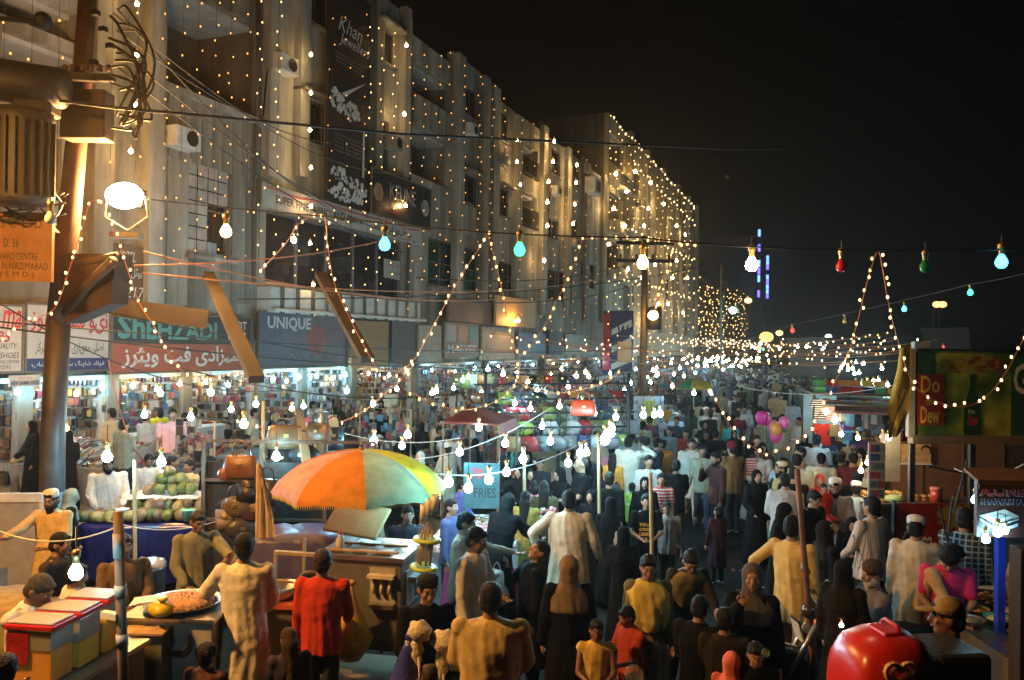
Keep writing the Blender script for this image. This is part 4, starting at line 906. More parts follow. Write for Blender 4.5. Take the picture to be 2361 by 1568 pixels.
pp('orange_shirt', 1982, 1032, -90, 'young man in an orange-tan shirt in profile facing left at the toy stall', h=1.76, tc=(.66, .36, .13), bc=(.1, .06, .04), **N)
pp('grey_kurta', 1884, 1002, 172, 'tall man in a long grey kurta seen from behind', h=1.8, top='kurta', tc=(.36, .35, .34), bot='shalwar', bc=(.3, .3, .3), R='hold', L='front', **N)
pp('band_cap', 1940, 1040, 175, 'man in black with a dark cap banded in white, seen from behind', h=1.66, tc=(.015, .02, .03), cap='skull', capc=(.06, .06, .06), **Mv)
pp('waistcoat', 1932, 975, -150, 'man in a black waistcoat left of the toy stall', h=1.75, tc=(.02, .02, .02), **Mv)
pp('lean_white', 1830+165, 1165, 120, 'person in a pale cap and white shirt behind the pinstriped man', h=1.6, tc=WH, cap='skull', capc=WH, lean=.2, **Mv)
# --- left side
pp('cap_left', 122, 1126, -28, 'bearded man in a white crocheted cap and tan kurta working at the left edge', h=1.7, top='kurta', tc=(.55, .4, .2), bot='shalwar', bc=(.4, .3, .2), cap='skull', capc=(.68, .62, .5), beard='long', R='reach', L='front', hp=.2, skin=SK2, **N)
pp('dark_l1', 132, 1228, 60, 'man in dark clothes behind the hanging cool bulb', h=1.6, tc=(.05, .04, .035), hp=.2, **Mv)
pp('juice_man', 66, 1330, 55, 'grey-haired man in a white shirt looking down behind the juice dispensers', h=1.7, tc=(.52, .52, .52), hp=.6, hc=(.06, .055, .05), L='front', R='front', skin=SK2, **N)
pp('juice_boy', 168, 1300, 100, 'boy in a white collar hidden by the glaring bulb', h=1.5, tc=(.5, .5, .48), hp=.2, **Mv)
pp('brown_l', 287, 1232, 12, 'man in a brown shirt standing behind the taped pole', h=1.62, tc=(.14, .09, .045), L='hold', R='front', skin=SK2, **Mv)
pp('cook', 455, 1176, 12, 'street cook in a grey-green kurta stirring the snack tray', h=1.68, top='kurta', tc=(.2, .2, .14), bot='shalwar', bc=(.2, .2, .15), L='reach', R='low', hp=.3, hc=(.04, .03, .025), skin=SK2, **N)
pp('seller_beard', 250, 1052, 3, 'bearded fruit seller in a white kurta behind the green coconuts', h=1.74, top='kurta', tc=(.6, .62, .6), bot='shalwar', bc=WH, beard='full', fat=1.15, L='low', R='low', hp=.3, skin=SK2, **N)
pp('seller_boy', 342, 1047, 12, 'boy in white standing behind the heap of green coconuts', h=1.6, tc=(.52, .53, .5), L='reach', hp=.3, skin=SK2, **N)
pp('buyer_tan', 437, 1060, -50, 'man in a tan shirt eating at the right end of the coconut heap', h=1.55, tc=(.5, .4, .2), R='mouth', L='hold', skin=SK2, **N)
pp('cloak_left', 487, 1052, -35, 'woman in a black cloak right of the coconut stall', h=1.62, top='abaya', tc=BK, shawl=BK, hp=.25, female=True, **N)
pp('veil_grey', 160, 1128, 100, 'woman in a mottled grey veil at the foot of the big pole', h=1.5, top='abaya', tc=BK, shawl=(.2, .23, .19), hp=.25, female=True, **N)
pp('head_a', 476, 1486, 150, 'dark-haired child at the bottom edge below the snack counter', h=1.2, tc=(.1, .04, .03), hair='curly', hc=(.03, .018, .012), **N)
pp('head_b', 668, 1455, 190, 'long-haired child looking down below the umbrella cart', h=1.25, tc=(.05, .04, .05), hair='long', hc=(.05, .028, .015), hp=.4, female=True, **N)
pp('head_c', 992, 1532, 185, 'brown-haired child cut off by the bottom edge in front of the mustard kurta', h=1.2, tc=(.05, .05, .05), hc=(.06, .03, .015), **Mv)
pp('head_d', 14, 1505, 170, 'dark head in the lower left corner before the juice dispensers', h=1.45, tc=(.05, .05, .05), **Mv)
pp('turq', 15, 940, -50, 'young man in a turquoise T-shirt at the left edge by the shoe tables', h=1.7, top='tee', tc=(.03, .4, .42), zoff=.5, bc=(.12, .06, .04), L='low', **Mv)
pp('pink_polo', 398, 942, 8, 'stout man in a pink polo shirt standing among the shoe tables', h=1.74, top='tee', tc=(.68, .36, .36), zoff=.5, fat=1.2, skin=SK, **N)
pp('yellow_dress', 368, 938, -150, 'woman in a yellow-green dress behind the man in the pink polo', h=1.6, top='dress', tc=(.55, .55, .05), zoff=.5, hair='bun', female=True, R='reach', **Mv)
pp('under_umb', 838, 1140, 175, 'man in a pale kurta seen from behind beneath the big orange umbrella', h=1.7, top='kurta', tc=(.45, .42, .35), bot='shalwar', bc=(.4, .38, .3), L='hip', **Mv)
pp('blue_man', 1062, 1105, 90, 'man in a violet-blue shirt sitting under the hanging bulbs', h=1.45, tc=(.1, .12, .4), L='low', hp=.3, **Mv)
pp('grey_seller', 1035, 990, 172, 'seller in a grey shirt seen from behind under the maroon canopy', h=1.76, tc=(.36, .36, .36), bc=(.3, .27, .2), L='reach', **N)
pp('candy_boy', 1040, 1150, 60, 'boy whose dark hair shows behind the candy stand', h=1.5, tc=(.1, .1, .2), **Mv)
pp('table_blue', 1205, 1000, -60, 'man in dark blue behind the bulbs left of the maroon canopy end', h=1.66, tc=(.03, .06, .12), **Mv)
pp('big_dark', 935, 1160, 10, 'man in dark clothes crouched in shade under the umbrella', h=1.55, tc=(.04, .04, .05), bc=(.04, .04, .05), lean=.3, **Mv)
pp('black_back', 1500, 1010, 120, 'man in black leaning at the yellow card rack', h=1.7, top='kurta', tc=(.02, .02, .03), bot='shalwar', bc=BK, lean=.3, **Mv)
pp('scarf_side', 1545, 985, -30, 'woman with a pale patterned scarf behind the walking man', h=1.6, top='dress', tc=(.2, .19, .19), hair='long', bot='shalwar', bc=GY, female=True, **Mv)
pp('yellow_bead', 1560, 960, -15, 'man with folded arms behind the walking man in white', h=1.72, tc=(.05, .05, .06), **Mv)
# child carried
root, inf = put(1900, 1115, 40, 'small child in red held in the arms of the bearded man', zoff=.92, h=.95, top='tee', tc=(.5, .03, .02), bc=(.3, .03, .03), legs='sit', near=True, vox=.013)
# motorbike rider
rp, rinf = make_person(h=1.74, legs='sit', top='shirt', tc=(.14, .12, .12), bc=(.05, .05, .05), beard='full', hc=(.5, .47, .4), hair='bald', cap='wool', capc=(.07, .045, .03), L='bar', R='bar', fat=1.15, hp=.1, lean=.05, skin=SK, near=True, vox=.0125)
pR = at_z(2022, 1293, 1.5); orient(rp, Vector((pR.x, pR.y, 1.5-rinf['top'])), -62); tag(rp, 'white-bearded old man in dark grey sitting on a motorcycle', 'person'); RIDER = (pR, 1.5-rinf['top'], rp)
# man leaning on the red box
lp_, linf = put(2190, 1375, -82, 'man in a flat brown cap resting his arm on the red ice cream box', h=1.72, zoff=.12, top='tee', tc=(.06, .045, .03), cap='peak', capc=(.3, .21, .1), R='low', L=(1.0, .35, .35, .2), hp=.05, skin=SK2, near=True, vox=.0125)
# ------------------------------------------------------------------ the crowd: a dozen kinds, copied one by one
flush_people()
CK = {}
def proto(key, **k):
    r, i = make_person(vox=.026, **k); CK[key] = (r, i)
proto('kurta_a', h=1.74, top='kurta', bot='shalwar', legs='walk', beard=None)
proto('kurta_b', h=1.72, top='kurta', bot='shalwar', legs='walk2', cap='skull', L='front', R='low')
proto('kurta_c', h=1.76, top='kurta', bot='shalwar', fat=1.12, L='hold', R='down')
proto('shirt_a', h=1.74, top='shirt', legs='walk', L='swing', R='back')
proto('shirt_b', h=1.7, top='shirt', L='front', R='down')
proto('shirt_c', h=1.68, top='tee', legs='walk2', R='low')
proto('shirt_d', h=1.72, top='shirt', lean=.25, hp=.2, L='reach', R='low')
proto('abaya_a', h=1.6, top='abaya', shawl=BK, female=True, L='front')
proto('abaya_b', h=1.57, top='abaya', shawl=BK, female=True, R='low', hp=.2)
proto('dress_a', h=1.58, top='dress', bot='shalwar', hair='long', female=True)
proto('dress_b', h=1.55, top='dress', bot='shalwar', shawl=WH, female=True, L='low')
proto('child_a', h=1.2, top='tee', legs='walk')
flush_people()
dark_cols = [('black', BK), ('dark blue', (.02, .025, .06)), ('dark brown', (.06, .035, .02)), ('charcoal', (.05, .05, .055)), ('dark green', (.02, .05, .03)), ('maroon', (.12, .02, .03))]
light_cols = [('white', (.62, .62, .6)), ('cream', (.58, .52, .38)), ('pale blue', (.4, .5, .62)), ('light grey', (.4, .4, .4)), ('sand', (.45, .36, .22)), ('grey-green', (.25, .28, .22))]
bright = [('red', (.5, .05, .04)), ('orange', (.6, .25, .04)), ('turquoise', (.04, .35, .38)), ('pink', (.5, .2, .25)), ('violet', (.14, .12, .3))]
KID = {k: kids_of(r) for k, (r, i) in CK.items()}
crn = random.Random(11); used_proto = set(); count_l = {}
def face_word(f):
    f = (f+180) % 360-180
    return 'facing us' if abs(f) < 45 else 'seen from behind' if abs(f) > 135 else 'turned right' if f > 0 else 'turned left'
def crowd(pos, face, place, keys=None, zf=0):
    key = crn.choice(keys or list(CK)); r, i = CK[key]
    fam = key[:-2]
    cn, c = crn.choice(light_cols+light_cols+[dark_cols[3]]) if fam == 'kurta' else crn.choice(dark_cols*2+light_cols*2+bright+[dark_cols[0]]*6) if fam in ('shirt', 'child') else ('black', BK) if fam == 'abaya' else crn.choice(bright+dark_cols*3+light_cols[:2])
    o = copy_tree(r, KID[key]) if key in used_proto else r
    if key not in used_proto: used_proto.add(key)
    for ch in o.children:
        st_ = ch.name.split('.')[0]
        if st_ in ('kurta', 'shirt', 'dress', 'abaya'): ch.color = lin(c)
        if st_ in ('shalwar',): ch.color = lin(c if fam == 'kurta' else BK)
        if st_ == 'trousers': ch.color = lin(crn.choice([(.03, .03, .035), (.05, .06, .1), (.15, .12, .08), (.02, .02, .02)]))
        if st_ == 'headscarf' and fam == 'dress': ch.color = lin(crn.choice([c, (.6, .58, .55), (.1, .1, .12)]))
        if st_ == 'cap': ch.color = lin((.65, .64, .6))
    o.color = lin(crn.choice([SK, SK2, (.36, .2, .12)]))
    s_ = crn.uniform(.93, 1.05); o.scale = (s_*crn.uniform(.95, 1.08), s_, s_)
    orient(o, Vector((pos[0], pos[1], zf)), face)
    g_ = {'kurta': 'man in a %s kurta', 'shirt': 'man in a %s shirt', 'abaya': 'woman in a %s cloak and headscarf', 'dress': 'woman in a %s dress', 'child': 'child in a %s T-shirt'}[fam] % cn
    lb = '%s %s, %s' % (g_, face_word(face), place)
    if len(lb.split()) > 16: lb = lb.replace(' and headscarf', '').replace('T-shirt', 'shirt')
    tag(o, lb, 'person', 'people in the bazaar crowd: ' + lb); return o
# keep clear of the people placed by name
taken = [Vector(r.location[:2]) for r, i in P.values()]
def free(p, d=.5):
    q = Vector(p[:2])
    if any((q-t).length < d for t in taken): return False
    taken.append(q); return True
def view_xy(p):
    v = CM.transposed() @ (Vector(p)-EYE); return (1180.5+FP*v.x/-v.z, 784-FP*v.y/-v.z, -v.z)
# main road between the stall rows, thinning towards us
n = 0; tries = 0
zones = [(12.5, 17, 16, 'just behind the front group'), (17, 22, 36, 'beyond the front group'), (22, 28, 34, 'mid road'), (28, 40, 36, 'far down the road'), (40, 70, 26, 'at the distant road end')]
for ya, yb, cnt, plc in zones:
    k = 0; tries = 0
    while k < cnt and tries < 4000:
        tries += 1; y = crn.uniform(ya, yb); x = crn.uniform(-6.2 if y < 30 else -7.5, 1.0)
        px, py, d = view_xy((x, y, 1.6))
        if (y < 17 and (px < 1400 or px > 2000 or 1500 < px < 1800)) or (y < 22 and px > 2000): continue
        if not free((x, y), .55): continue
        side = 'left' if px < 1700 else 'right' if px > 1850 else 'centre'
        crowd((x, y), crn.choice([0, 180, 170, -10, 15, 190, crn.uniform(0, 360)]), side+' '+plc); k += 1
# lane of shoppers along the shops and between the left stalls
for (ya, yb, cnt, xa, xb, plc, zf) in ((10.5, 16, 9, -14.2, -12.4, 'at the near shoe shops', .5), (16, 26, 13, -14.2, -11, 'below the slate blue sign', .5), (26, 45, 8, -14.4, -11, 'below the pilastered flats', .5),
                                       (13, 18, 14, -12.3, -7.2, 'in the left-hand stall maze', 0), (18, 25, 14, -10.5, -7, 'between the left-hand stalls', 0), (25, 40, 8, -10.3, -8, 'beside the handbag stalls', 0), (45, 85, 3, -14, -9, 'on the far pavement', .5)):
    k = 0; tries = 0
    while k < cnt and tries < 3000:
        tries += 1; y = crn.uniform(ya, yb); x = crn.uniform(xa, xb)
        if free((x, y), .6): crowd((x, y), crn.uniform(0, 360), plc, zf=zf); k += 1
for x, y, f, plc, ks in ((-9.2, 13.0, 180, 'behind the shoe table near the bamboo posts', ['shirt_b', 'abaya_a']), (-8.3, 14.6, 150, 'left of the wooden beams', ['abaya_b']), (-9.7, 14.1, 20, 'by the crowded sandal racks', ['shirt_a']), (-7.4, 16.2, 200, 'behind the big umbrella tip', ['shirt_d']), (-6.6, 17.3, 10, 'below the maroon canopy', ['dress_b']),
                         (-10.4, 10.6, 100, 'by the big street pole', ['shirt_b']), (-4.9, 16.6, 30, 'behind the jewellery table', ['abaya_a']), (-5.6, 15.2, -20, 'among the women at the jewellery stall', ['abaya_b'])):
    if free((x, y), .4): crowd((x, y), f, plc, ks)
for px_, d_, f, plc, ks in ((1530, 11.2, 170, 'behind the stooping woman', ['abaya_a']), (1700, 12.5, -160, 'in the open road past the grey headscarf', ['shirt_b', 'kurta_c']), (1745, 13.6, 20, 'left of the man with the white packet', ['abaya_b']), (1560, 14.5, 185, 'behind the boy in pale grey', ['abaya_a', 'shirt_c']), (1860, 10.2, 160, 'close behind the timber pole', ['abaya_b']), (1905, 9.6, 30, 'between the timber pole and the hooded girl', ['shirt_b']), (1945, 10.4, 170, 'next to the hooded girl', ['abaya_a']), (1410, 11.4, 175, 'in front of the boy peering out', ['abaya_b']), (1440, 9.8, 180, 'right of the broad cream kurta', ['shirt_b', 'abaya_a']), (1365, 12.4, -20, 'beside the shaven-headed man', ['abaya_b']), (1620, 16.2, 5, 'behind the walking man in white', ['shirt_a', 'kurta_b']), (1780, 15.5, 190, 'beneath the balloons', ['kurta_a', 'shirt_d'])):
    q = at_d(px_, 1000, d_)
    if free((q.x, q.y), .42): crowd((q.x, q.y), f, plc, ks)
for key, (r, i) in CK.items():
    if key not in used_proto: crowd((crn.uniform(-4, 0), crn.uniform(40, 60)), 10, 'deep in the crowd', [key])

# the mass of heads past the last figures one can tell apart
g = MB()
for k in range(260):
    x, y = crn.uniform(-8, 1.2), crn.uniform(48, 125); h_ = crn.uniform(1.5, 1.8); g.cur = crn.randrange(5)
    g.lathe([(.001, 0), (.16, .02), (.2, .8), (.24, 1.3*h_/1.7), (.1, 1.42*h_/1.7)], (x, y, 0), 7); g.cur = 5; g.ball((x, y, h_-.12), .11, 6, 5)
o = g.build('distant_crowd', [mat('crowd_cloth_%d' % i, c, .9, bump=0) for i, c in enumerate(((.5, .5, .48), (.02, .02, .02), (.3, .26, .2), (.04, .05, .1), (.2, .2, .2)))]+[mat('crowd_hair', (.02, .015, .012), .7, bump=0)], None, True, kind='stuff'); tag(o, 'mass of tiny distant people filling the road end', 'crowd')
# ------------------------------------------------------------------ street furniture and stalls
def thing(name, p, rz, label, cat, group=None):
    r = empty(name, p, rz); return tag(r, label, cat, group)
def pole(name, top, bot, r0, r1, m, label, cat='pole', lean=None, bend=0):
    top, bot = Vector(top), Vector(bot); mid = top.lerp(bot, .5)+Vector((bend, 0, 0))
    o = MB().tube([bot-Vector((0, 0, 0)), bot.lerp(top, .25)+Vector((bend*.6, 0, 0)), mid, bot.lerp(top, .75)+Vector((bend*.6, 0, 0)), top], [r0, r0*.75+r1*.25, (r0+r1)/2, r0*.25+r1*.75, r1], 10).build(name, m, None, True)
    return tag(o, label, cat)
# big pole at the left
DP = 11.5
bp = at_z(130, 1400, 0); bp = at_d(118, 1330, DP); bp.z = 0
root = thing('street_pole', bp, 0, 'thick grey steel street pole carrying the glaring lamp at the left', 'street pole')
rel = lambda x, y, d=DP: at_d(x, y, d)-bp
polem = mat('rusty_pole_paint', (.1, .1, .1), .55, .3, var=.5, scale=2.5, bump=.3, col2=(.07, .045, .035))
MB().tube([(0, 0, 0), rel(122, 1000), rel(135, 740)], [.17, .165, .16], 16).build('lower_tube', polem, root, True)
MB().tube([(0, 0, 0), (0, 0, 1.5)], [.178, .178], 16).build('blue_band', mat('blue_pole_paint', (.06, .17, .3), .5, var=.35, scale=6), root, True)
MB().tube([rel(135, 745), rel(160, 500), rel(188, 200), rel(203, -20)], [.16, .15, .13, .12], 14).build('upper_tube', mat('rust_red_pole', (.09, .035, .02), .7, var=.5, scale=3), root, True)
MB().box(rel(202, 268, DP-.3), (.62, .3, .68), YAW).build('junction_box', mat('rusted_box', (.06, .032, .02), .7, var=.5, scale=3), root, bevel=.02)
MB().box(rel(200, 178, DP-.2), (.75, .1, .1), YAW+.1).build('cross_arm', 'iron', root)
for k in range(6): MB().lathe([(.03, 0), (.05, .02), (.03, .05), (.05, .07), (.02, .1)], rel(150+k*20, 165, DP-.25), 8).build('insulator', mat('brown_ceramic', (.1, .04, .02), .3, bump=0), root, True)
for k in range(5): MB().box(rel(230+random.randint(-15, 25), 30+k*38, DP-.2), (.1, .08, .07)).build('cable_clamp', 'iron', root)
br = MB(); br.tube([rel(140, 740), rel(200, 660, DP-.3), rel(262, 600, DP-.6)], .07, 8); br.tube([rel(118, 620), rel(270, 590, DP-.4)], .06, 6); br.build('bracket', mat('rusted_box'), root, True)
g = MB(); a_, b_, c_, d_ = rel(125, 585, DP-.1), rel(268, 585, DP-.4), rel(255, 700, DP-.3), rel(150, 745, DP-.1)
off = Vector((.05, .25, 0)); g.add([a_, b_, c_, d_, a_+off, b_+off, c_+off, d_+off], [(0, 1, 2, 3), (7, 6, 5, 4), (0, 4, 5, 1), (1, 5, 6, 2), (2, 6, 7, 3), (3, 7, 4, 0)]); g.build('gusset_plate', mat('gusset', (.05, .028, .018), .7, var=.4), root)
MB().box(rel(292, 543, DP+.2), (.42, .2, .08), YAW).build('lamp_arm', mat('yellowish_metal', (.3, .25, .16), .5), root)  # yellowish base colour for the arm
# sodium flood lamp
lp = at_d(288, 452, DP+.35); r = thing('sodium_floodlight', lp, YAW, 'glaring orange sodium floodlight mounted on the left street pole', 'street lamp')
MB().b2((-.2, .1, -.14), (.2, .3, .14)).build('housing', 'iron', r, bevel=.03)
g = MB(); g.ball((0, -.02, 0), (.27, .15, .19), 20, 12); g.build('lamp_glass', emat('sodium_lamp', (1, .5, .14), 900), r, True)  # oval glass enlarged so its shape carries the lamp's glare
MB().tube([(-.28, .05, 0), (-.32, .05, -.3), (0, .1, -.5), (.32, .05, -.3), (.28, .05, 0)], .015, 6).build('yoke', 'iron', r)
# unseen twin street lamp beside the viewer's left, lighting the near crowd
tw = Vector((-9.4, 1.5, 0)); r = thing('street_lamp', tw, 0, 'sodium street lamp out of view at the left behind the viewer', 'street lamp')
MB().tube([(0, 0, 0), (0, 0, 6.6), (.6, .4, 6.9), (1.4, .9, 6.95)], [.1, .07, .05, .04], 10).build('post', 'iron', r, True)
MB().b2((1.2, .7, 6.92), (1.9, 1.15, 7.06)).build('lamp_hood', 'iron', r); MB().b2((1.28, .77, 6.86), (1.82, 1.08, 6.915)).build('lamp_glass', emat('sodium_lamp_twin', (1, .47, .11), 1650), r)
# dark things at the left edge: siren, ribbed box
r = thing('loudspeaker', at_d(60, 195, 10.5), YAW, 'dark cylindrical loudspeaker horn at the upper left edge', 'loudspeaker')
MB().lathe([(.1, -.5), (.26, -.48), (.3, .35), (.34, .45), (.24, .45), (.05, .1)], n=16, R=Matrix.Rotation(-PI/2+.1, 3, 'Y')).build('horn', 'iron', r, True)
MB().box((.15, 0, -.3), (.5, .3, .25)).build('driver_box', 'iron', r, bevel=.04)
r = thing('transformer', at_d(50, 370, 10.3), YAW, 'ribbed dark transformer tank at the left edge above the orange notice', 'transformer')
MB().lathe([(.001, -.58), (.36, -.58), (.38, -.5), (.38, .5), (.36, .62), (.001, .66)], n=20).build('tank', mat('transformer_paint', (.035, .026, .02), .6, var=.4), r, True)
for k in range(14): a_ = PI+PI*k/13; MB().box((.4*math.cos(a_), .4*math.sin(a_), 0), (.07, .015, .95), a_).build('cooling_fin', MATS['transformer_paint'], r)
r = thing('security_camera', at_d(98, 48, 10.8), 0, 'dark round fitting on an arm at the top left corner', 'lamp fitting')
MB().ball((0, 0, 0), .12).build('head', 'iron', r, True); MB().tube([(-.9, -.2, .1), (-.1, 0, 0)], .035, 6).build('arm', 'iron', r)
# second pole with street lamp, third far pole
for i, (x, d, yt, lab, lx, ly) in enumerate(((1483, 36, 545, 'wooden utility pole with transformer beyond the maroon canopy', 1506, 727), (1660, 62, 610, 'slim far street pole with a cyan lamp', 1690, 716))):
    p = at_d(x, 900, d); p.z = 0; t = at_d(x, yt, d); r = thing('utility_pole', p, YAW, lab, 'utility pole')
    MB().tube([(0, 0, 0), (0, 0, t.z)], [.2, .13] if i == 0 else [.12, .08], 10).build('post', mat('weathered_pole', (.15, .1, .06), .8, var=.4), r, True)
    if i == 0:
        for z_ in (t.z-.3, t.z-1.1):
            MB().box((0, 0, z_), (2.6, .15, .15)).build('cross_arm', 'iron', r)
            for k in range(4): MB().lathe([(.04, 0), (.08, .05), (.04, .1), (.07, .15), (.02, .25)], (-1.1+k*.73, 0, z_+.07), 8).build('insulator', mat('brown_ceramic'), r, True)
        MB().lathe([(.001, 0), (.32, 0), (.32, 1.0), (.001, 1.05)], (.4, -.35, t.z-4.2), 14).build('transformer_tank', 'iron', r, True)
        MB().box((-.9, -.2, t.z-5.2), (.6, .3, .9)).build('meter_box', mat('meter_box_cream', (.4, .33, .22), .6), r)
    l = at_d(lx, ly, d-1); q = thing('street_lamp', l, 0, ('glaring amber lamp on the utility pole' if i == 0 else 'cyan street lamp far down the road'), 'street lamp')
    MB().ball((0, 0, 0), (.22, .22, .2) if i == 0 else (.28, .28, .24), 14, 9).build('lamp_glass', emat('far_lamp%d' % i, ((1, .5, .12), (.15, .8, 1))[i], (60, 40)[i]), q, True)
    MB().tube([(0, .05, .2), (-.3, .5, .35), (-.4, .95, .3)], .04, 6).build('arm', 'iron', q)
# timber poles in the foreground
pole('timber_pole', at_d(1838, 1082, 8.3), Vector((at_d(1885, 1420, 8.3).x, at_d(1885, 1420, 8.3).y, 0)), .032, .028, mat('reddish_timber', (.2, .08, .04), .6, var=.5, scale=9), 'leaning reddish timber pole standing among the crowd at the right')
t = at_d(272, 1180, 6.2); b = at_d(300, 1600, 6.2); b.z = 0; t_ = t
r = thing('taped_pole', b, 0, 'timber pole wrapped with tape between the juice stand and the snack cart', 'pole')
MB().tube([(0, 0, 0), t-b], [.042, .036], 8).build('post', mat('grey_timber', (.16, .11, .07), .8, var=.5, scale=8, streak=True), r, True)
for a_, c_, cc in ((.72, .76, (.4, .36, .3)), (.56, .6, (.42, .42, .42)), (.42, .44, (.1, .1, .1)), (.85, .93, (.3, .25, .2))): MB().tube([(t-b)*a_, (t-b)*c_], .045, 8).build('tape', 'paint', r, True, cc)
MB().box((t-b)*.66+Vector((-.08, -.03, 0)), (.16, .05, .05)).build('socket_block', 'paint', r, color=(.6, .5, .3))
for i, (x0, y0, x1, y1, d, lb) in enumerate(((688, 945, 716, 1068, 11.8, 'left plank of the leaning timber beams'), (733, 1000, 752, 1050, 12.2, 'middle short plank of the leaning timber beams'), (766, 960, 796, 1046, 12, 'right plank of the leaning timber beams'))):
    p = at_d(x0, y0, d); q = at_d(x1, y1+60, d-.6); o = MB().box((0, 0, 0), (.12, .07, (q-p).length)).build('timber_beam', 'wood'); o.location = (p+q)/2; o.rotation_euler = (q-p).to_track_quat('Z', 'Y').to_euler(); tag(o, lb+' above the umbrella', 'beam')
for x, yt, d, lb in ((1380, 1000, 12.2, 'thin bamboo post right of the girl at the jewellery stall'), (1208, 1040, 13, 'thin bamboo post under the maroon canopy'), (875, 1160, 9.6, 'yellow bamboo post under the umbrella'), (607, 925, 13.2, 'white-wrapped bamboo post left of the beams'), (310, 1060, 11.3, 'leaning bamboo cane behind the coconut heap'), (1500, 1090, 10.6, 'wooden post in front of the man with raised hand'), (740, 940, 15, 'thin post behind the umbrella tip')):
    t = at_d(x, yt, d); b = Vector((t.x+.06, t.y, 0)); pole('bamboo_post', t, b, .03, .025, mat('bamboo', (.42, .32, .17), .6, var=.3, scale=5), lb)

# goods builders --------------------------------------------------
def shoe(g, c, rz, s=1):
    Q = Matrix.Rotation(rz, 3, 'Z'); c = Vector(c)
    sec = [(-.12, .032, .05), (-.07, .036, .055), (0, .036, .035), (.07, .044, .028), (.12, .03, .018)]
    V = []
    for y, hw, hh in sec: V += [c+Q @ Vector(p)*s for p in ((-hw, y, 0), (hw, y, 0), (hw*.75, y, hh), (-hw*.75, y, hh))]
    Fc = [(3, 2, 1, 0), (16, 17, 18, 19)]
    for i in range(4):
        for k in range(4): k2 = (k+1) % 4; Fc.append((i*4+k, i*4+k2, i*4+4+k2, i*4+4+k))
    g.add(V, Fc)
srn = random.Random(3)
def goods_table(p, rz, sx, sy, h, label, gk, pile_label, kind='shoe', dens=1.0, skirt=None, base=0, tilt=0):
    t = thing('stall_table', p, rz, label, 'table'); t.rotation_euler[0] = tilt
    MB().b2((-sx/2, -sy/2, h-.04), (sx/2, sy/2, h)).build('table_top', 'dwood', t)
    for a in (-1, 1):
        for b in (-1, 1): MB().b2((a*(sx/2-.05)-.03, b*(sy/2-.05)-.03, 0), (a*(sx/2-.05)+.03, b*(sy/2-.05)+.03, h-.04)).build('leg', 'dwood', t)
    if skirt is not None:
        g = MB()
        pts = []
        per = [(-sx/2-.01, -sy/2-.01), (sx/2+.01, -sy/2-.01), (sx/2+.01, sy/2+.01), (-sx/2-.01, sy/2+.01), (-sx/2-.01, -sy/2-.01)]
        for (a, b), (c, d) in zip(per[:-1], per[1:]):
            n_ = max(4, int(math.hypot(c-a, d-b)/.08))
            for k in range(n_): q = k/n_; pts.append((a+(c-a)*q, b+(d-b)*q, .025*math.sin(len(pts)*1.3)))
        V = []; Fc = []
        for x, y, w__ in pts: l = math.hypot(x, y); V += [(x, y, h+.004), (x*(1+w__/l), y*(1+w__/l), h*.5), (x*(1+(w__*2+.02)/l), y*(1+(w__*2+.02)/l), .12)]
        n_ = len(pts)
        for k in range(n_):
            k2 = (k+1) % n_
            for j in (0, 1): Fc.append((k*3+j, k*3+j+1, k2*3+j+1, k2*3+j))
        g.add(V, Fc); g.b2((-sx/2-.01, -sy/2-.01, h+.001), (sx/2+.01, sy/2+.01, h+.006)); g.build('tablecloth', 'cloth', t, True, skirt)
    gms = gmat(gk) if isinstance(gk, str) else gk; g = MB()
    nx = int(sx/(.13/dens)); ny = int(sy/(.26/dens)) if kind == 'shoe' else int(sy/(.13/dens))
    for i in range(nx):
        for j in range(ny):
            if srn.random() < .12: continue
            g.cur = srn.randrange(len(gms)); x = -sx/2+.07+(sx-.14)*i/max(nx-1, 1)+srn.uniform(-.02, .02); y = -sy/2+.12+(sy-.24)*j/max(ny-1, 1)+srn.uniform(-.03, .03)
            if kind == 'shoe': shoe(g, (x, y, h+.012+srn.uniform(0, .05)), srn.uniform(-.5, .5)+(PI if srn.random() < .3 else 0))
            elif kind == 'jewel':
                s_ = srn.uniform(.02, .055); g.lathe([(s_*.55, 0), (s_, .006), (s_, .014), (s_*.55, .02)], (x, y, h+.01), 7)
            else: s_ = srn.uniform(.05, .12); g.box((x, y, h+.01+s_*.4), (s_, s_*srn.uniform(.6, 1.4), s_*.8), srn.uniform(-.6, .6))
    q = g.build({'shoe': 'shoe_display', 'jewel': 'jewellery_display'}.get(kind, 'small_goods'), gms, t, kind='stuff')
    q.parent = None; q.location = p; q.rotation_euler = (tilt, 0, rz); tag(q, pile_label, 'shoes' if kind == 'shoe' else 'goods'); return t
gmat('shoes'); gmat('bangles'); gmat('bags')
jm = [mat('silver_trinket', (.75, .73, .7), .25, .9, var=.2, bump=0), mat('gold_trinket', (.75, .55, .2), .3, .9, var=.2, bump=0), mat('pink_trinket', (.6, .2, .3), .4, bump=0), mat('white_card', (.7, .7, .68), .7, bump=0), mat('pearl', (.75, .7, .6), .3, bump=0)]
def tbl(x, y, z, *a, base=0, **k):
    p = at_z(x, y, z+base); return goods_table(Vector((p.x, p.y, base)), *a, base=base, **k)
ROWZ = 0.0
tbl(45, 1010, .9, .1, 1.6, 2.2, .9, 'shoe table at the far left edge beside the man in turquoise', 'shoes', 'shoes laid out on the far left table', base=.5)
tbl(210, 1040, .9, .15, 2.2, 1.5, .9, 'shoe table just right of the big pole', 'shoes', 'shoes laid out right of the big pole', base=.5, skirt=(.35, .34, .33), tilt=.22)
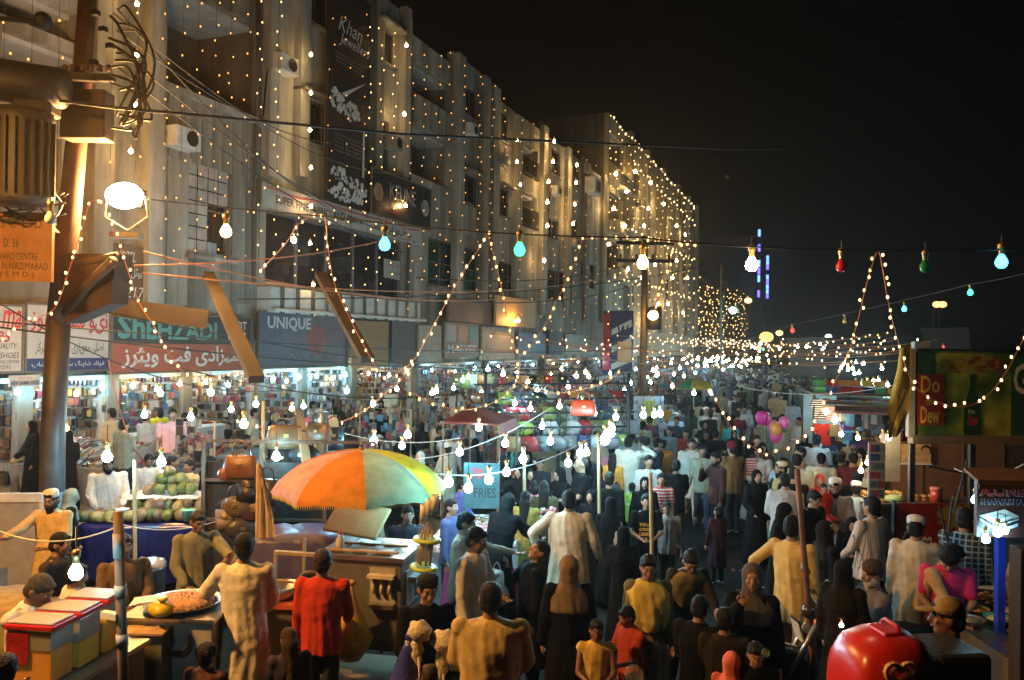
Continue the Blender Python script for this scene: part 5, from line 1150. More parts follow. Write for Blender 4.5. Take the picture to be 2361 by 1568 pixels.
tbl(470, 1048, .9, .2, 1.9, 1.3, .9, 'shoe table in front of the stout man in pink', 'shoes', 'shoes laid out before the man in pink', base=.5, skirt=(.18, .18, .19), tilt=.22)
tbl(30, 1160, .9, .3, 1.5, 1.2, .9, 'sandal table behind the white board at the left edge', 'shoes', 'sandals heaped at the left edge behind the white board')
tbl(930, 1000, .85, .3, 2.3, 1.4, .85, 'trinket table behind the tip of the orange umbrella', 'bangles', 'small glittering goods behind the umbrella tip', kind='box', dens=1.3)
tbl(300, 960, .9, .1, 1.3, .9, .8, 'small display box inside the warm shoe shop front', 'bangles', 'small coloured goods in the warm shop front', kind='box', base=.6)
tbl(1105, 1228, .85, .25, 1.25, 2.5, .85, 'white-clothed jewellery table right of the candy stand', jm, 'silver trinkets on the white-clothed table', kind='jewel', dens=1.25, skirt=(.62, .6, .6))
tbl(1120, 1310, .7, .25, 1.1, .12, .7, 'pink-draped front of the jewellery table', jm, 'row of small rings along the pink-draped edge', kind='jewel', skirt=(.6, .1, .25))
tbl(1330, 1075, .85, .3, 2.9, 1.3, .85, 'long jewellery table under the cool bulbs facing the crowd', jm, 'glittering jewellery under the cool bulbs', kind='jewel', dens=1.1, skirt=(.55, .58, .6))
tbl(1480, 1065, .85, .1, 1.0, 1.0, .85, 'display table next to the yellow card rack', jm, 'small metal goods beside the yellow card rack', kind='jewel', skirt=(.5, .55, .6))
tbl(830, 930, .9, .1, 2.2, 1.2, .9, 'sandal table in the lane before the crowded wall racks', 'shoes', 'sandals in the lane before the crowded racks', base=.2)
tbl(1230, 985, .9, .1, 2.0, 1.2, .9, 'sunglasses and belts table under the hanging handbags', 'bags', 'small leather goods under the hanging handbags', kind='box')
# wall racks of shoes and goods in front of the shops --------------
def rack(x, yb, z, rz, w_, h, gk, label, sh='shoe', base=0):
    p = at_z(x, yb, z+base); t = thing('goods_rack', Vector((p.x, p.y, base)), rz, label, 'display rack')
    fr_ = MB()
    for a in (-1, 1): fr_.b2((a*w_/2-.02, -.02, 0), (a*w_/2+.02, .02, z+h))
    n = int(h/.28)
    for j in range(n+1): fr_.b2((-w_/2+.02, -.015, z+h*j/n-.01), (w_/2-.02, .015, z+h*j/n+.01))
    fr_.build('rack_frame', 'iron', t)
    g = MB(); gms = gmat(gk)
    for j in range(n):
        for k in range(int(w_/.14)):
            if srn.random() < .1: continue
            g.cur = srn.randrange(len(gms)); c = (-w_/2+.08+k*.14, -.06, z+h*j/n+.14)
            if sh == 'shoe':
                g2 = MB(); shoe(g2, (0, 0, 0), 0, .85); Q = Matrix.Rotation(PI/2-.3, 3, 'X'); cc = Vector(c); g.add([cc+Q @ Vector(v) for v in g2.v], g2.f)
            else: g.box(c, (.1, .05, srn.uniform(.12, .22)), srn.uniform(-.3, .3))
    g.build('hung_goods', gms, t, kind='stuff'); return t
rack(890, 955, .5, .1, 2.0, 1.9, 'shoes', 'tall rack of dark sandals before the shops right of the watch shop', base=.4)
rack(745, 925, .5, .3, 1.1, 1.9, 'shoes', 'sandal rack beside the watch shop doorway', base=.5)
rack(985, 945, .5, .2, 1.6, 1.8, 'bangles', 'rack of red and orange slippers below the cream board', base=.4)
rack(640, 935, .6, .1, 1.4, 2.0, 'bangles', 'rack of coloured bangles below the slate blue sign', 'b', base=.5)
rack(235, 945, .5, .2, .9, 1.7, 'shoes', 'narrow sandal rack right of the big pole', base=.5)
rack(505, 945, .5, .2, 1.6, 1.9, 'shoes', 'slipper rack at the right end of the orange sign shop', base=.5)
rack(1330, 925, .4, .2, 2.4, 1.6, 'bags', 'rack of dark goods beyond the handbags', 'b', base=.2)
rack(1450, 925, .4, .3, 2.2, 1.7, 'bangles', 'rack of colourful clothes near the utility pole', 'b', base=.2)
rack(1600, 900, .4, .2, 3.0, 1.8, 'bangles', 'far rack of bright clothes under the green and yellow umbrella', 'b')
# yellow card rack
p = at_z(1495, 1010, .95); r = thing('card_rack', Vector((p.x, p.y, 0)), YAW, 'brilliant rack of yellow and white cards left of the crowd', 'display rack')
MB().b2((-.45, .02, 0), (.45, .06, 2.2)).build('back_panel', 'paint', r, color=(.5, .55, .58))
for i in range(7):
    for j in range(9): MB().box((-.38+.127*i, -.0, .9+.14*j), (.09, .02, .115), 0).build('card', 'paint', r, color=(.62, .65, .04) if i in (2, 3, 4) else (.5, .55, .6) if (i+j) % 2 else (.2, .3, .5))
# handbags --------------------------------------------------------
def bag_mesh(kind):
    g = MB()
    if kind == 0:
        V = []; 
        sec = [(0, .17, .05), (.03, .2, .075), (.14, .19, .07), (.22, .16, .04), (.24, .15, .02)]
        for z, hx, hy in sec:
            for k in range(12): t = 2*PI*k/12; V.append((hx*math.copysign(abs(math.cos(t))**.6, math.cos(t)), hy*math.copysign(abs(math.sin(t))**.7, math.sin(t)), z-.24))
        Fc = [tuple(range(12))[::-1], tuple(48+k for k in range(12))]
        for i in range(4):
            for k in range(12): k2 = (k+1) % 12; Fc.append((i*12+k, i*12+k2, i*12+12+k2, i*12+12+k))
        g.add(V, Fc)
    elif kind == 1: g.ball((0, 0, -.12), (.19, .07, .13), 12, 8)
    else: g.box((0, 0, -.15), (.26, .08, .3)); g.box((0, -.05, -.2), (.2, .04, .16))
    h_ = MB(); h_.tube([(-.1, 0, -.02), (-.08, 0, .1), (0, 0, .15), (.08, 0, .1), (.1, 0, -.02)], .01, 5)
    c = MB(); c.box((0, -.075 if kind else -.07, -.1), (.05, .02, .035))
    return g.mesh('body', 'leather', True), h_.mesh('handle', 'leather', True), c.mesh('clasp', jm[1])
BM = [bag_mesh(k) for k in range(3)]
BC = [('red', (.5, .03, .04)), ('brown', (.22, .1, .04)), ('tan', (.5, .32, .15)), ('black', (.02, .02, .02)), ('white', (.65, .63, .58)), ('lime and black', (.4, .55, .08)), ('orange', (.65, .25, .05)), ('dark blue', (.04, .06, .2)), ('grey', (.25, .25, .26)), ('olive', (.2, .19, .08))]
def handbag(p, rz, k, cn, c, s, where, pose='hanging'):
    r = empty('handbag', p, rz); r.scale = (s,)*3
    for nm, me in zip(('body', 'handle', 'clasp'), BM[k]):
        o = bpy.data.objects.new(nm, me); C.objects.link(o); o.parent = r; o.color = lin(c if nm == 'body' else tuple(v*.6 for v in c))
    shp = ('trapezoid', 'rounded', 'square')[k]; lb = '%s %s handbag %s %s' % (cn, shp, pose, where)
    tag(r, lb, 'handbag', 'handbags: '+lb); return r
rows_ = [(1105, 1440, 905, 17.5, 14, 'in the top row of the handbag stall'), (1120, 1440, 940, 16.8, 13, 'in the second row of the handbag stall'), (1150, 1450, 972, 16, 12, 'in the third row of the handbag stall'), (1180, 1440, 1005, 15.6, 9, 'in the lowest row of the handbag stall'), (1055, 1180, 868, 21, 9, 'at the handbag shop front'), (1190, 1330, 872, 24, 9, 'on the far bag stall')]
for x0, x1, y, d, n, wh in rows_:
    a = at_d(x0-12, y-18, d); b = at_d(x1+12, y-22, d+1.2); tag(MB().tube([a, b], .02, 6).build('hanging_rail', 'iron'), 'iron rail '+wh.replace('in the', 'carrying the').replace('at the', 'carrying bags at the').replace('on the', 'carrying bags on the'), 'rail')
    for k in range(n):
        cn, c = srn.choice(BC); c = tuple(v*.6 for v in c); q = a.lerp(b, (k+.5)/n); q.z -= .17
        handbag(q, YAW*.5+srn.uniform(-.4, .4), srn.randrange(3), cn, c, srn.uniform(.95, 1.25), wh)
handbag(at_d(1345, 922, 14.0), YAW, 0, 'big orange-red', (.55, .05, .015), 1.15, 'alone on a hook in front of the handbag stall')
for x in (1120, 1290, 1450):
    a = at_d(x, 860, 16.5); pole('stall_post', a, (a.x, a.y, 0), .04, .035, 'iron', {1120: 'left', 1290: 'middle', 1450: 'right'}[x]+' iron post of the handbag stall')
# brown leather bags on the near left
for x, y, c, k, s, cn in ((556, 1085, (.3, .12, .04), 0, 2.0, 'large chestnut'), (530, 1110, (.45, .16, .08), 1, 1.3, 'small coral'), (575, 1130, (.05, .04, .04), 2, 1.9, 'black glossy'), (545, 1180, (.2, .14, .09), 1, 1.8, 'brown'), (520, 1210, (.3, .22, .15), 2, 1.5, 'beige'), (590, 1190, (.1, .05, .04), 0, 1.7, 'dark maroon'), (560, 1230, (.08, .07, .07), 1, 1.9, 'charcoal'), (660, 1015, (.28, .17, .08), 0, 2.3, 'khaki canvas'), (700, 1060, (.04, .035, .03), 1, 2.2, 'black slouchy'), (735, 1010, (.25, .12, .05), 0, 1.8, 'rust'), (650, 1070, (.05, .045, .04), 2, 1.9, 'dark canvas'), (770, 1020, (.03, .03, .03), 2, 1.8, 'matt black'), (615, 1140, (.06, .05, .05), 2, 1.8, 'dark grey')):
    handbag(at_d(x, y-35, 10.4 if x < 620 else 11.6), YAW+srn.uniform(-.4, .4), k, cn, tuple(v*.7 for v in c), s*.62, 'on the near leather stall left of the umbrella')
r = thing('leather_stall', at_z(585, 1260, .3)*Vector((1, 1, 0)) if False else Vector((at_d(600, 1200, 11.2).x, at_d(600, 1200, 11.2).y, 0)), YAW, 'dark frame stand that the near leather bags hang from', 'stall')
g = MB()
for a in (-.8, 0, .9, 1.6): g.b2((a-.025, -.025, 0), (a+.025, .025, 2.3))
for z_ in (1.2, 1.75, 2.3): g.b2((-.8, -.02, z_-.02), (1.6, .02, z_+.02))
g.build('frame', 'dwood', r)
MB().b2((-.8, .03, 0), (1.6, .08, 2.0)).build('backing_cloth', 'cloth', r, color=(.04, .035, .03))
# striped flag hanging from a pole
t = at_d(588, 1068, 9.3); b = Vector((t.x+.05, t.y, 0)); r = thing('cloth_flag', b, YAW, 'long beige striped cloth hanging down a pole left of the blue tarpaulin', 'cloth')
MB().tube([(0, 0, 0), (0, 0, t.z)], .025, 8).build('pole', 'wood', r, True)
g = MB(); V = []; Fc = []; nn_ = 10
for j in range(13):
    z_ = t.z-.02-j*.135; wd = .03+.2*math.sin(min(1, j/8)*PI/2)*(1 if j < 9 else (13-j)/5)
    for k in range(nn_): V.append((.01+wd*k/(nn_-1), .03*math.sin(k*1.7+j*.3)-.03, z_))
for j in range(12):
    for k in range(nn_-1): Fc.append((j*nn_+k, j*nn_+k+1, (j+1)*nn_+k+1, (j+1)*nn_+k))
g.add(V, Fc); g.build('cloth', patmat('striped_beige', 'vstripe'), r, True, (.5, .38, .2))
# coconut stall ---------------------------------------------------
pt = at_z(355, 1195, 1.0); base = Vector((pt.x, pt.y, 0)); tr = YAW+.1
def drape(g, sx, sy, h, hem=.15, seed=0):
    rr = random.Random(seed); V = []; Fc = []; per = []
    for (a, b), (c, d) in (((-1, -1), (1, -1)), ((1, -1), (1, 1)), ((1, 1), (-1, 1)), ((-1, 1), (-1, -1))):
        for k in range(10): q = k/10; per.append(((a+(c-a)*q)*sx/2, (b+(d-b)*q)*sy/2))
    n = len(per)
    for lv, (zz, ex) in enumerate(((h, 0), (h-.05, .02), (h*.6, .04), (hem, .08))):
        for k, (x, y) in enumerate(per):
            wv = ex*(1+math.sin(k*1.9+seed))+ex*rr.uniform(-.4, .4); l = math.hypot(x, y); V.append((x*(1+wv/l), y*(1+wv/l), zz+(rr.uniform(-.04, .04) if lv == 3 else rr.uniform(-.01, .02) if lv == 0 else 0)))
    for i in range(3):
        for k in range(n): k2 = (k+1) % n; Fc.append((i*n+k, (i+1)*n+k, (i+1)*n+k2, i*n+k2))
    V.append((0, 0, h+.02)); Fc += [(k, (k+1) % n, 4*n) for k in range(n)]
    g.add(V, Fc)
r = thing('coconut_stall', base, tr, 'trestle under a blue tarpaulin piled with green coconuts', 'stall')
g = MB(); drape(g, 1.75, .95, 1.0, .2, 2); g.build('blue_tarpaulin', 'gloss', r, True, (.008, .012, .085))
MB().b2((-.3, -.1, 1.03), (.75, .4, 1.3)).build('crate', 'dwood', r); g = MB(); drape(g, 1.15, .55, .04, .0, 5); q = g.build('white_sheet', 'cloth', r, True, (.6, .6, .6)); q.location = (.22, .15, 1.3)
for a in (-.7, .7):
    for b_ in (-.35, .35): MB().b2((a-.03, b_-.03, 0), (a+.03, b_+.03, .98)).build('leg', 'dwood', r)
cocom = mat('coconut_husk', objcol=True, rough=.5, var=.45, scale=9, bump=.25); cg = MB()
V0 = MB().ball((0, 0, 0), (.1, .1, .13), 10, 8); cme = []
for k in range(2):
    g = MB(); g.ball((0, 0, 0), (.1, .1, .125), 12, 9); g.v = [(x*(1+.08*math.cos(3*math.atan2(y, x))), y*(1+.08*math.cos(3*math.atan2(y, x))), z*(1.1 if z > 0 else 1)) for x, y, z in g.v]; cme.append(g.mesh('green_coconut', cocom, True))
QT = Matrix.Rotation(tr, 3, 'Z')
def coconut(lx, ly, lz, lab, s=1):
    o = bpy.data.objects.new('green_coconut', srn.choice(cme)); C.objects.link(o); o.location = base+QT @ Vector((lx, ly, lz)); o.rotation_euler = (srn.uniform(.8, 2), srn.uniform(-.5, .5), srn.uniform(0, 6)); o.scale = (s,)*3
    o.location += Vector((srn.uniform(-.035, .035), srn.uniform(-.03, .03), srn.uniform(-.015, .02))); o.scale = (s*srn.uniform(.8, 1.12), s*srn.uniform(.85, 1.1), s*srn.uniform(.85, 1.15)); o.color = lin(srn.choice([(.1, .15, .03), (.16, .19, .05), (.22, .2, .07), (.2, .13, .06), (.08, .1, .04), (.14, .09, .05)])); tag(o, lab, 'coconut', 'coconuts: '+lab)
for k in range(8): coconut(-.2+k*.135, -.32+srn.uniform(-.02, .02), 1.11, 'green coconut in the front row on the blue tarpaulin')
for k in range(7): coconut(-.14+k*.14, -.2, 1.23, 'green coconut in the second row on the blue tarpaulin', .95)
for k in range(5): coconut(-.05+k*.15, .02, 1.44, 'green coconut at the foot of the raised heap on the white sheet', .9)
for k in range(4): coconut(.03+k*.14, .16, 1.47, 'green coconut at the back of the raised heap', .9)
for k in range(3): coconut(.1+k*.13, .08, 1.58, 'green coconut near the top of the raised heap', .85)
coconut(.2, .08, 1.7, 'topmost pale green coconut of the raised heap', .9)
for k in range(9): coconut(-.85+.11*(k % 5), -.35+.16*(k//5), 1.1, 'cut coconut at the left end of the blue tarpaulin', .85)
r = thing('drinking_straws', base+QT @ Vector((-.72, -.15, 1.15)), 0, 'spray of white drinking straws stuck among the coconuts', 'straws')
for k in range(16): MB().tube([(0, 0, 0), (srn.uniform(-.22, .22), srn.uniform(-.15, .15), srn.uniform(.15, .32))], .005, 4).build('straw', mat('white_plastic', (.7, .7, .7), .4, bump=0), r)
for (lx, ly, lz, c, lb, sc_) in ((.62, -.38, 1.04, (.15, .5, .4), 'mint green plastic tub at the right end of the coconuts', .1), (-.35, -.3, 1.04, (.5, .55, .7), 'white and blue printed cup by the coconuts', .09)):
    r = thing('plastic_tub', base+QT @ Vector((lx, ly, lz)), 0, lb, 'tub'); MB().lathe([(.001, 0), (sc_*.8, 0), (sc_, .16), (sc_*1.06, .165), (sc_*.95, .16), (.001, .03)], n=14).build('tub_body', 'gloss', r, True, c)
    MB().lathe([(sc_*1.02, .155), (sc_*1.08, .158), (sc_*1.08, .17), (sc_*1.0, .17)], n=14).build('rim', 'gloss', r, True, tuple(min(1, v*1.3) for v in c))
p = at_d(342, 1255, 9.8); r = thing('steel_drum', (p.x, p.y, 0), 0, 'tall steel drum with a plastic bag on its rim below the coconuts', 'drum')
MB().lathe([(.001, 0), (.2, 0), (.2, .9), (.21, .92), (.19, .92), (.19, .8), (.001, .8)], n=20).build('drum_body', 'steel', r, True)
g = MB(); g.ball((0, 0, .95), (.23, .2, .07), 14, 7); g.v = [(x+srn.uniform(-.02, .02), y, z+srn.uniform(-.02, .02)) for x, y, z in g.v]; g.build('plastic_bag', mat('clear_plastic', (.5, .55, .6), .2, alpha=.7), r, True)
# juice dispensers and their counter
js = [at_z(x, y, 1.1) for x, y in ((92, 1562), (158, 1526), (220, 1492))]; jm_ = js[1]
jd = js[2]-js[0]; jd.z = 0; ja = math.atan2(jd.y, jd.x)
r = thing('juice_counter', (jm_.x, jm_.y, 0), ja, 'grey counter at the lower left carrying three juice dispensers', 'counter')
MB().b2((-.8, -.3, 0), (.55, .3, 1.06)).build('counter_body', 'paint', r, color=(.2, .18, .15)); MB().b2((-.85, -.33, 1.06), (.6, .33, 1.096)).build('counter_top', 'steel', r)
def translucent(m, f):
    nt = m.node_tree; b = nt.nodes['Principled BSDF']; tl = nt.nodes.new('ShaderNodeBsdfTranslucent'); mx = nt.nodes.new('ShaderNodeMixShader'); mx.inputs[0].default_value = f; L_ = b.inputs['Base Color'].links
    if L_: nt.links.new(L_[0].from_socket, tl.inputs[0])
    nt.links.new(b.outputs[0], mx.inputs[1]); nt.links.new(tl.outputs[0], mx.inputs[2]); nt.links.new(mx.outputs[0], nt.nodes['Material Output'].inputs[0]); return m
clear = mat('clear_acrylic', (.6, .58, .5), .15, alpha=.1, var=0, bump=0)
for i, (lv, jc, lb) in enumerate(((.62, (.95, .42, .01), 'nearest juice dispenser with a red label and orange juice'), (.5, (.95, .62, .02), 'middle juice dispenser with a red-rimmed lid, half empty'), (.8, (.95, .52, .01), 'rear juice dispenser full of yellow juice'))):
    r = thing('juice_dispenser', (js[i].x, js[i].y, 1.1), YAW-.12, lb, 'juice dispenser')
    MB().b2((-.185, -.13, .005), (.185, .13, .4)).build('clear_tank', clear, r, bevel=.02)
    MB().b2((-.176, -.121, .01), (.176, .121, .02+.37*lv)).build('juice', translucent(mat('juice_%d' % i, jc, .35, var=.1, bump=0), .2), r)
    MB().b2((-.18, -.126, .026+.37*lv), (.18, .126, .398)).build('frosted_upper_wall', mat('frosted_plastic', (.36, .34, .3), .3, alpha=.8, var=.2), r)
    MB().b2((-.2, -.14, .4), (.2, .14, .445)).build('red_rim', 'gloss', r, color=(.45, .02, .02), bevel=.012)
    MB().b2((-.185, -.125, .446), (.185, .125, .46)).build('white_lid', 'gloss', r, color=(.34, .31, .27), bevel=.006)
    MB().b2((-.18, -.1335, .15), (-.07 if i else .0, -.1315, .38)).build('printed_label', mat('label_red', (.45, .02, .02), .4, var=.6, scale=14, bump=0), r)
    MB().tube([(.0, -.12, .05), (.0, -.16, .05), (.0, -.16, .02)], .012, 6).build('tap', 'gloss', r, True, (.1, .1, .1))
# snack cart
sp = at_d(445, 1480, 7.6); r = thing('snack_cart', (sp.x, sp.y, 0), YAW-.05, 'white tin snack cart with a heaped tray in front of the phone user', 'food cart')
MB().b2((-.5, -.32, .12), (.32, .32, 1.14)).build('cart_body', mat('worn_white_tin', (.45, .42, .36), .5, .2, var=.4, scale=4, bump=.15), r, bevel=.01)
MB().b2((-.53, -.35, 1.14), (.35, .35, 1.17)).build('cart_top', 'steel', r)
MB().tube([(-.12, -.33, 1.02), (-.12, -.37, .93), (-.05, -.38, .88), (.06, -.38, .88), (.12, -.37, .93), (.12, -.33, 1.02)], .016, 8).build('handle', 'iron', r, True)
for a in (-.4, .25): MB().lathe([(.04, -.03), (.12, -.03), (.12, .03), (.04, .03)], (a, -.28, .12), 14, Matrix.Rotation(PI/2, 3, 'X')).build('wheel', 'rubber', r, True)
ct = Vector((sp.x, sp.y, 1.175)); cQ = Matrix.Rotation(YAW-.05, 3, 'Z')
r = thing('snack_tray', ct+cQ @ Vector((-.1, 0, 0)), YAW-.05, 'round tray heaped with pinkish snack mix on the white tin cart', 'tray')
MB().lathe([(.001, 0), (.28, 0), (.34, .05), (.36, .055), (.28, .012), (.001, .012)], n=24).build('tray_rim', 'steel', r, True)
g = MB(); g.lathe([(.001, .012), (.3, .03), (.22, .075), (.1, .095), (.001, .1)], n=24); g.build('snack_heap', mat('snack_mix', (.5, .26, .14), .8, var=.5, scale=30, bump=.9, bscale=60), r, True)
g = MB()
for k in range(260): a_ = srn.uniform(0, 6.28); q = srn.random()**.5*.29; g.cur = srn.randrange(2); g.octa((q*math.cos(a_), q*math.sin(a_), .03+.07*(1-q/.3)+srn.uniform(0, .02)), srn.uniform(.008, .016))
g.build('snack_pieces', [mat('puffed_rice', (.6, .42, .25), .8, bump=0), mat('spiced_bits', (.4, .15, .06), .8, bump=0)], r, kind='stuff')
r = thing('side_table', (at_d(355, 1480, 7.4).x, at_d(355, 1480, 7.4).y, 0), YAW, 'narrow board table left of the white tin cart', 'table')
MB().b2((-.15, -.3, 0), (.2, .3, 1.08)).build('table_body', 'paint', r, color=(.13, .12, .1)); MB().b2((-.18, -.33, 1.08), (.22, .33, 1.1)).build('table_top', 'wood', r)
r = thing('yellow_bag', at_d(370, 1405, 7.2), 0, 'crumpled yellow plastic bag on the narrow board table', 'bag'); g = MB(); g.ball((0, 0, 0), (.12, .1, .07), 12, 8); g.v = [tuple(c*srn.uniform(.8, 1.15) for c in v) for v in g.v]; g.build('crumpled_bag', mat('yellow_plastic', (.65, .45, .02), .3, alpha=.9), r, True)
MB().lathe([(.02, 0), (.05, .04), (.03, .05)], (.02, 0, .06), 8).build('knot', MATS['yellow_plastic'], r, True)
r = thing('paper_stack', at_d(338, 1388, 7.3), YAW+.2, 'sheets of white paper on the board table', 'paper')
for k in range(4): MB().box((.01*k, .012*k, .006*k), (.26, .2, .004), .12*k).build('sheet', 'paint', r, color=(.6, .57, .55))
pp_ = at_d(648, 1352, 8.2); r = thing('cooking_pot', (pp_.x, pp_.y, 1.08), 0, 'steel pot with a wooden spoon right of the long white kurta', 'pot')
MB().lathe([(.001, 0), (.15, 0), (.19, .13), (.2, .13), (.16, .01), (.001, .02)], n=22).build('pot_body', 'steel', r, True); MB().tube([(-.25, 0, .16), (.12, .05, .15)], .012, 6).build('spoon', 'wood', r, True)
r = thing('pot_stand', (pp_.x, pp_.y, 0), YAW, 'dark stand beneath the steel pot', 'stand'); MB().b2((-.22, -.2, 0), (.22, .25, 1.03)).build('stand_body', 'paint', r, color=(.12, .1, .09)); MB().b2((-.25, -.23, 1.03), (.25, .28, 1.075)).build('red_board', 'paint', r, color=(.5, .1, .03))
# blue tarpaulin covered cart
pb = at_d(700, 1300, 9.6); r = thing('covered_cart', (pb.x, pb.y, 0), YAW+.1, 'cart wrapped in a blue-violet tarpaulin left of the ice cream machine', 'covered cart')
g = MB(); drape(g, 1.0, .8, 1.42, .15, 3); g.v = [(x, y, z+.06*math.sin(x*5)*math.cos(y*4)) for x, y, z in g.v]; g.build('tarpaulin', mat('violet_blue_tarp', (.075, .065, .18), .4, var=.3, scale=4, bump=.6, bscale=8), r, True)
for a in (-.4, .4): MB().lathe([(.05, -.03), (.15, -.03), (.15, .03), (.05, .03)], (a, -.3, .15), 14, Matrix.Rotation(PI/2, 3, 'X')).build('wheel', 'rubber', r, True)
# big umbrella
ua = at_d(833, 1037, 9.0); r = thing('market_umbrella', (ua.x, ua.y, 0), .0, 'large open umbrella with pink, orange, pale green and yellow panels', 'umbrella')
def umbrella(r, za, R_, drop, cols, nseg=8, rot=0, polec=(.05, .05, .3), scal=.1):
    MB().tube([(0, 0, 0), (0, 0, za+.06)], .022, 8).build('pole', 'paint', r, True, polec)
    MB().lathe([(.03, za-.01), (.035, za+.01), (.012, za+.05), (.01, za+.09)], n=8).build('finial', 'wood', r, True)
    for i in range(nseg):
        g = MB(); V = []; Fc = []; nr, na = 9, 8
        for a_ in range(nr+1):
            q = a_/nr
            for b_ in range(na+1):
                th = rot+2*PI*(i+b_/na)/nseg; u = b_/na-.5
                rad = R_*math.sin(q*1.25)/math.sin(1.25); ch = math.cos(PI/nseg)/math.cos(u*2*PI/nseg)
                rr_ = rad*(1-(1-ch)*min(1, q*1.2)); z_ = za-drop*(1-math.cos(q*1.25))/(1-math.cos(1.25))+.055*q*q*(1-4*u*u)
                V.append((rr_*math.cos(th), rr_*math.sin(th), z_))
        # scalloped valance
        for b_ in range(na+1):
            th = rot+2*PI*(i+b_/na)/nseg; u = b_/na-.5; ch = math.cos(PI/nseg)/math.cos(u*2*PI/nseg); rr_ = R_*ch*.985
            V.append((rr_*math.cos(th), rr_*math.sin(th), za-drop+.055*(1-4*u*u)-scal*(.45+.35*(1-4*u*u))-.012*(b_ % 2)))
        for a_ in range(nr+1):
            for b_ in range(na): Fc.append((a_*(na+1)+b_, a_*(na+1)+b_+1, (a_+1)*(na+1)+b_+1, (a_+1)*(na+1)+b_))
        g.add(V, Fc); o = g.build('panel', mat('umbrella_cloth', objcol=True, rough=.75, var=.15, scale=3, bump=.12), r, True, cols[i % len(cols)])
        e = V[nr*(na+1):nr*(na+1)+1][0]; MB().tube([(0, 0, za-.02), (e[0]*.5, e[1]*.5, za-drop*.32), (e[0], e[1], e[2]-.01)], .008, 4).build('rib', 'steel', r)
        fg = MB(); vb = V[(nr+1)*(na+1):]
        for b_ in range(na):
            for t in (.1, .35, .6, .85): p_ = Vector(vb[b_]).lerp(Vector(vb[b_+1]), t); fg.add([p_+Vector((-.006, 0, 0)), p_+Vector((.006, 0, 0)), p_+Vector((.002, .002, -.045))], [(0, 1, 2)])
        fg.build('fringe', mat('yellow_fringe', (.6, .42, .1), .8, bump=0), r, kind='stuff')
# panel order counter-clockwise from +X seen from above
O_, PK, GR, YL = (.9, .26, .015), (.75, .42, .36), (.45, .6, .36), (.8, .6, .03)
uc = mat('umbrella_cloth', objcol=True, rough=.8, var=.38, scale=4, bump=.4); nt = uc.node_tree; tl = nt.nodes.new('ShaderNodeBsdfTranslucent'); ms_ = nt.nodes.new('ShaderNodeMixShader'); ms_.inputs[0].default_value = .4
nt.links.new(nt.nodes['Principled BSDF'].inputs['Base Color'].links[0].from_socket, tl.inputs[0]); nt.links.new(nt.nodes['Principled BSDF'].outputs[0], ms_.inputs[1]); nt.links.new(tl.outputs[0], ms_.inputs[2]); nt.links.new(ms_.outputs[0], nt.nodes['Material Output'].inputs[0])
umbrella(r, ua.z, .97, .44, [YL, (.3, .5, .3), (.75, .5, .1), (.6, .12, .05), PK, O_, GR, YL], 8, rot=math.radians(14)+YAW, scal=.09)
p = at_d(1600, 872, 30); r = thing('market_umbrella', (p.x, p.y, 0), 0, 'smaller green and yellow umbrella farther down the road', 'umbrella')
umbrella(r, p.z, .72, .34, [(.7, .5, .05), (.7, .5, .05), (.05, .3, .12), (.7, .5, .05), (.5, .08, .03), (.05, .3, .12), (.75, .55, .05), (.75, .55, .05)], 8, rot=0, polec=(.4, .4, .4))
# ice cream machine cart
ip = at_d(858, 1400, 8.5); iz = YAW-.18; r = thing('ice_cream_cart', (ip.x, ip.y, 0), iz, 'steel soft ice cream machine on a cart under the big umbrella', 'ice cream cart')
r.scale = (1.05,)*3; MB().b2((-.42, -.35, .55), (.42, .35, 1.42)).build('machine_body', mat('dull_steel', (.22, .22, .21), .45, .5, var=.4, scale=3), r, bevel=.015)
MB().b2((-.45, -.38, 1.42), (.45, .38, 1.46)).build('machine_top', 'steel', r)
for k in range(3): MB().b2((-.36+.24*k, -.28, 1.462), (-.2+.24*k, .2, 1.475)).build('hopper_lid', 'steel', r, bevel=.004)
for k in range(2): MB().b2((-.36, -.3+.28*k, 1.477), (.36, -.26+.28*k, 1.495)).build('wooden_slat', 'wood', r)
MB().box((-.28, .28, 1.66), (.62, .04, .42), 0, Matrix.Rotation(-.9, 3, 'X') @ Matrix.Rotation(.15, 3, 'Y')).build('open_lid', mat('yellow_light_tinted_lid', (.6, .48, .22), .45, .1), r, bevel=.02)  # lid's yellow is lamplight put into its base colour
MB().b2((.422, -.25, .95), (.44, .25, 1.3)).build('tap_panel', 'paint', r, color=(.45, .43, .4)); MB().b2((.425, -.2, 1.18), (.52, .2, 1.24)).build('tap_shelf', 'paint', r, color=(.6, .57, .5))
for k in range(3): MB().tube([(.5, -.13+.13*k, 1.18), (.5, -.13+.13*k, 1.05)], .022, 8).build('tap', 'gloss', r, True, (.65, .63, .6))
MB().b2((.1, -.357, 1.0), (.36, -.352, 1.36)).build('tap_panel', 'paint', r, color=(.35, .34, .32))
for k in range(3): MB().tube([(.15+.08*k, -.37, 1.25), (.15+.08*k, -.39, 1.12)], .02, 8).build('tap', 'gloss', r, True, (.62, .6, .55))
MB().b2((.1, -.44, 1.27), (.36, -.352, 1.3)).build('tap_shelf', 'paint', r, color=(.6, .57, .5)); MB().b2((.1, -.43, .98), (.36, -.352, 1.02)).build('drip_tray', 'steel', r)
g = MB()
for a in (-.43, .43):
    for b_ in (-.36, .36): g.b2((a-.02, b_-.02, .0), (a+.02, b_+.02, .55))
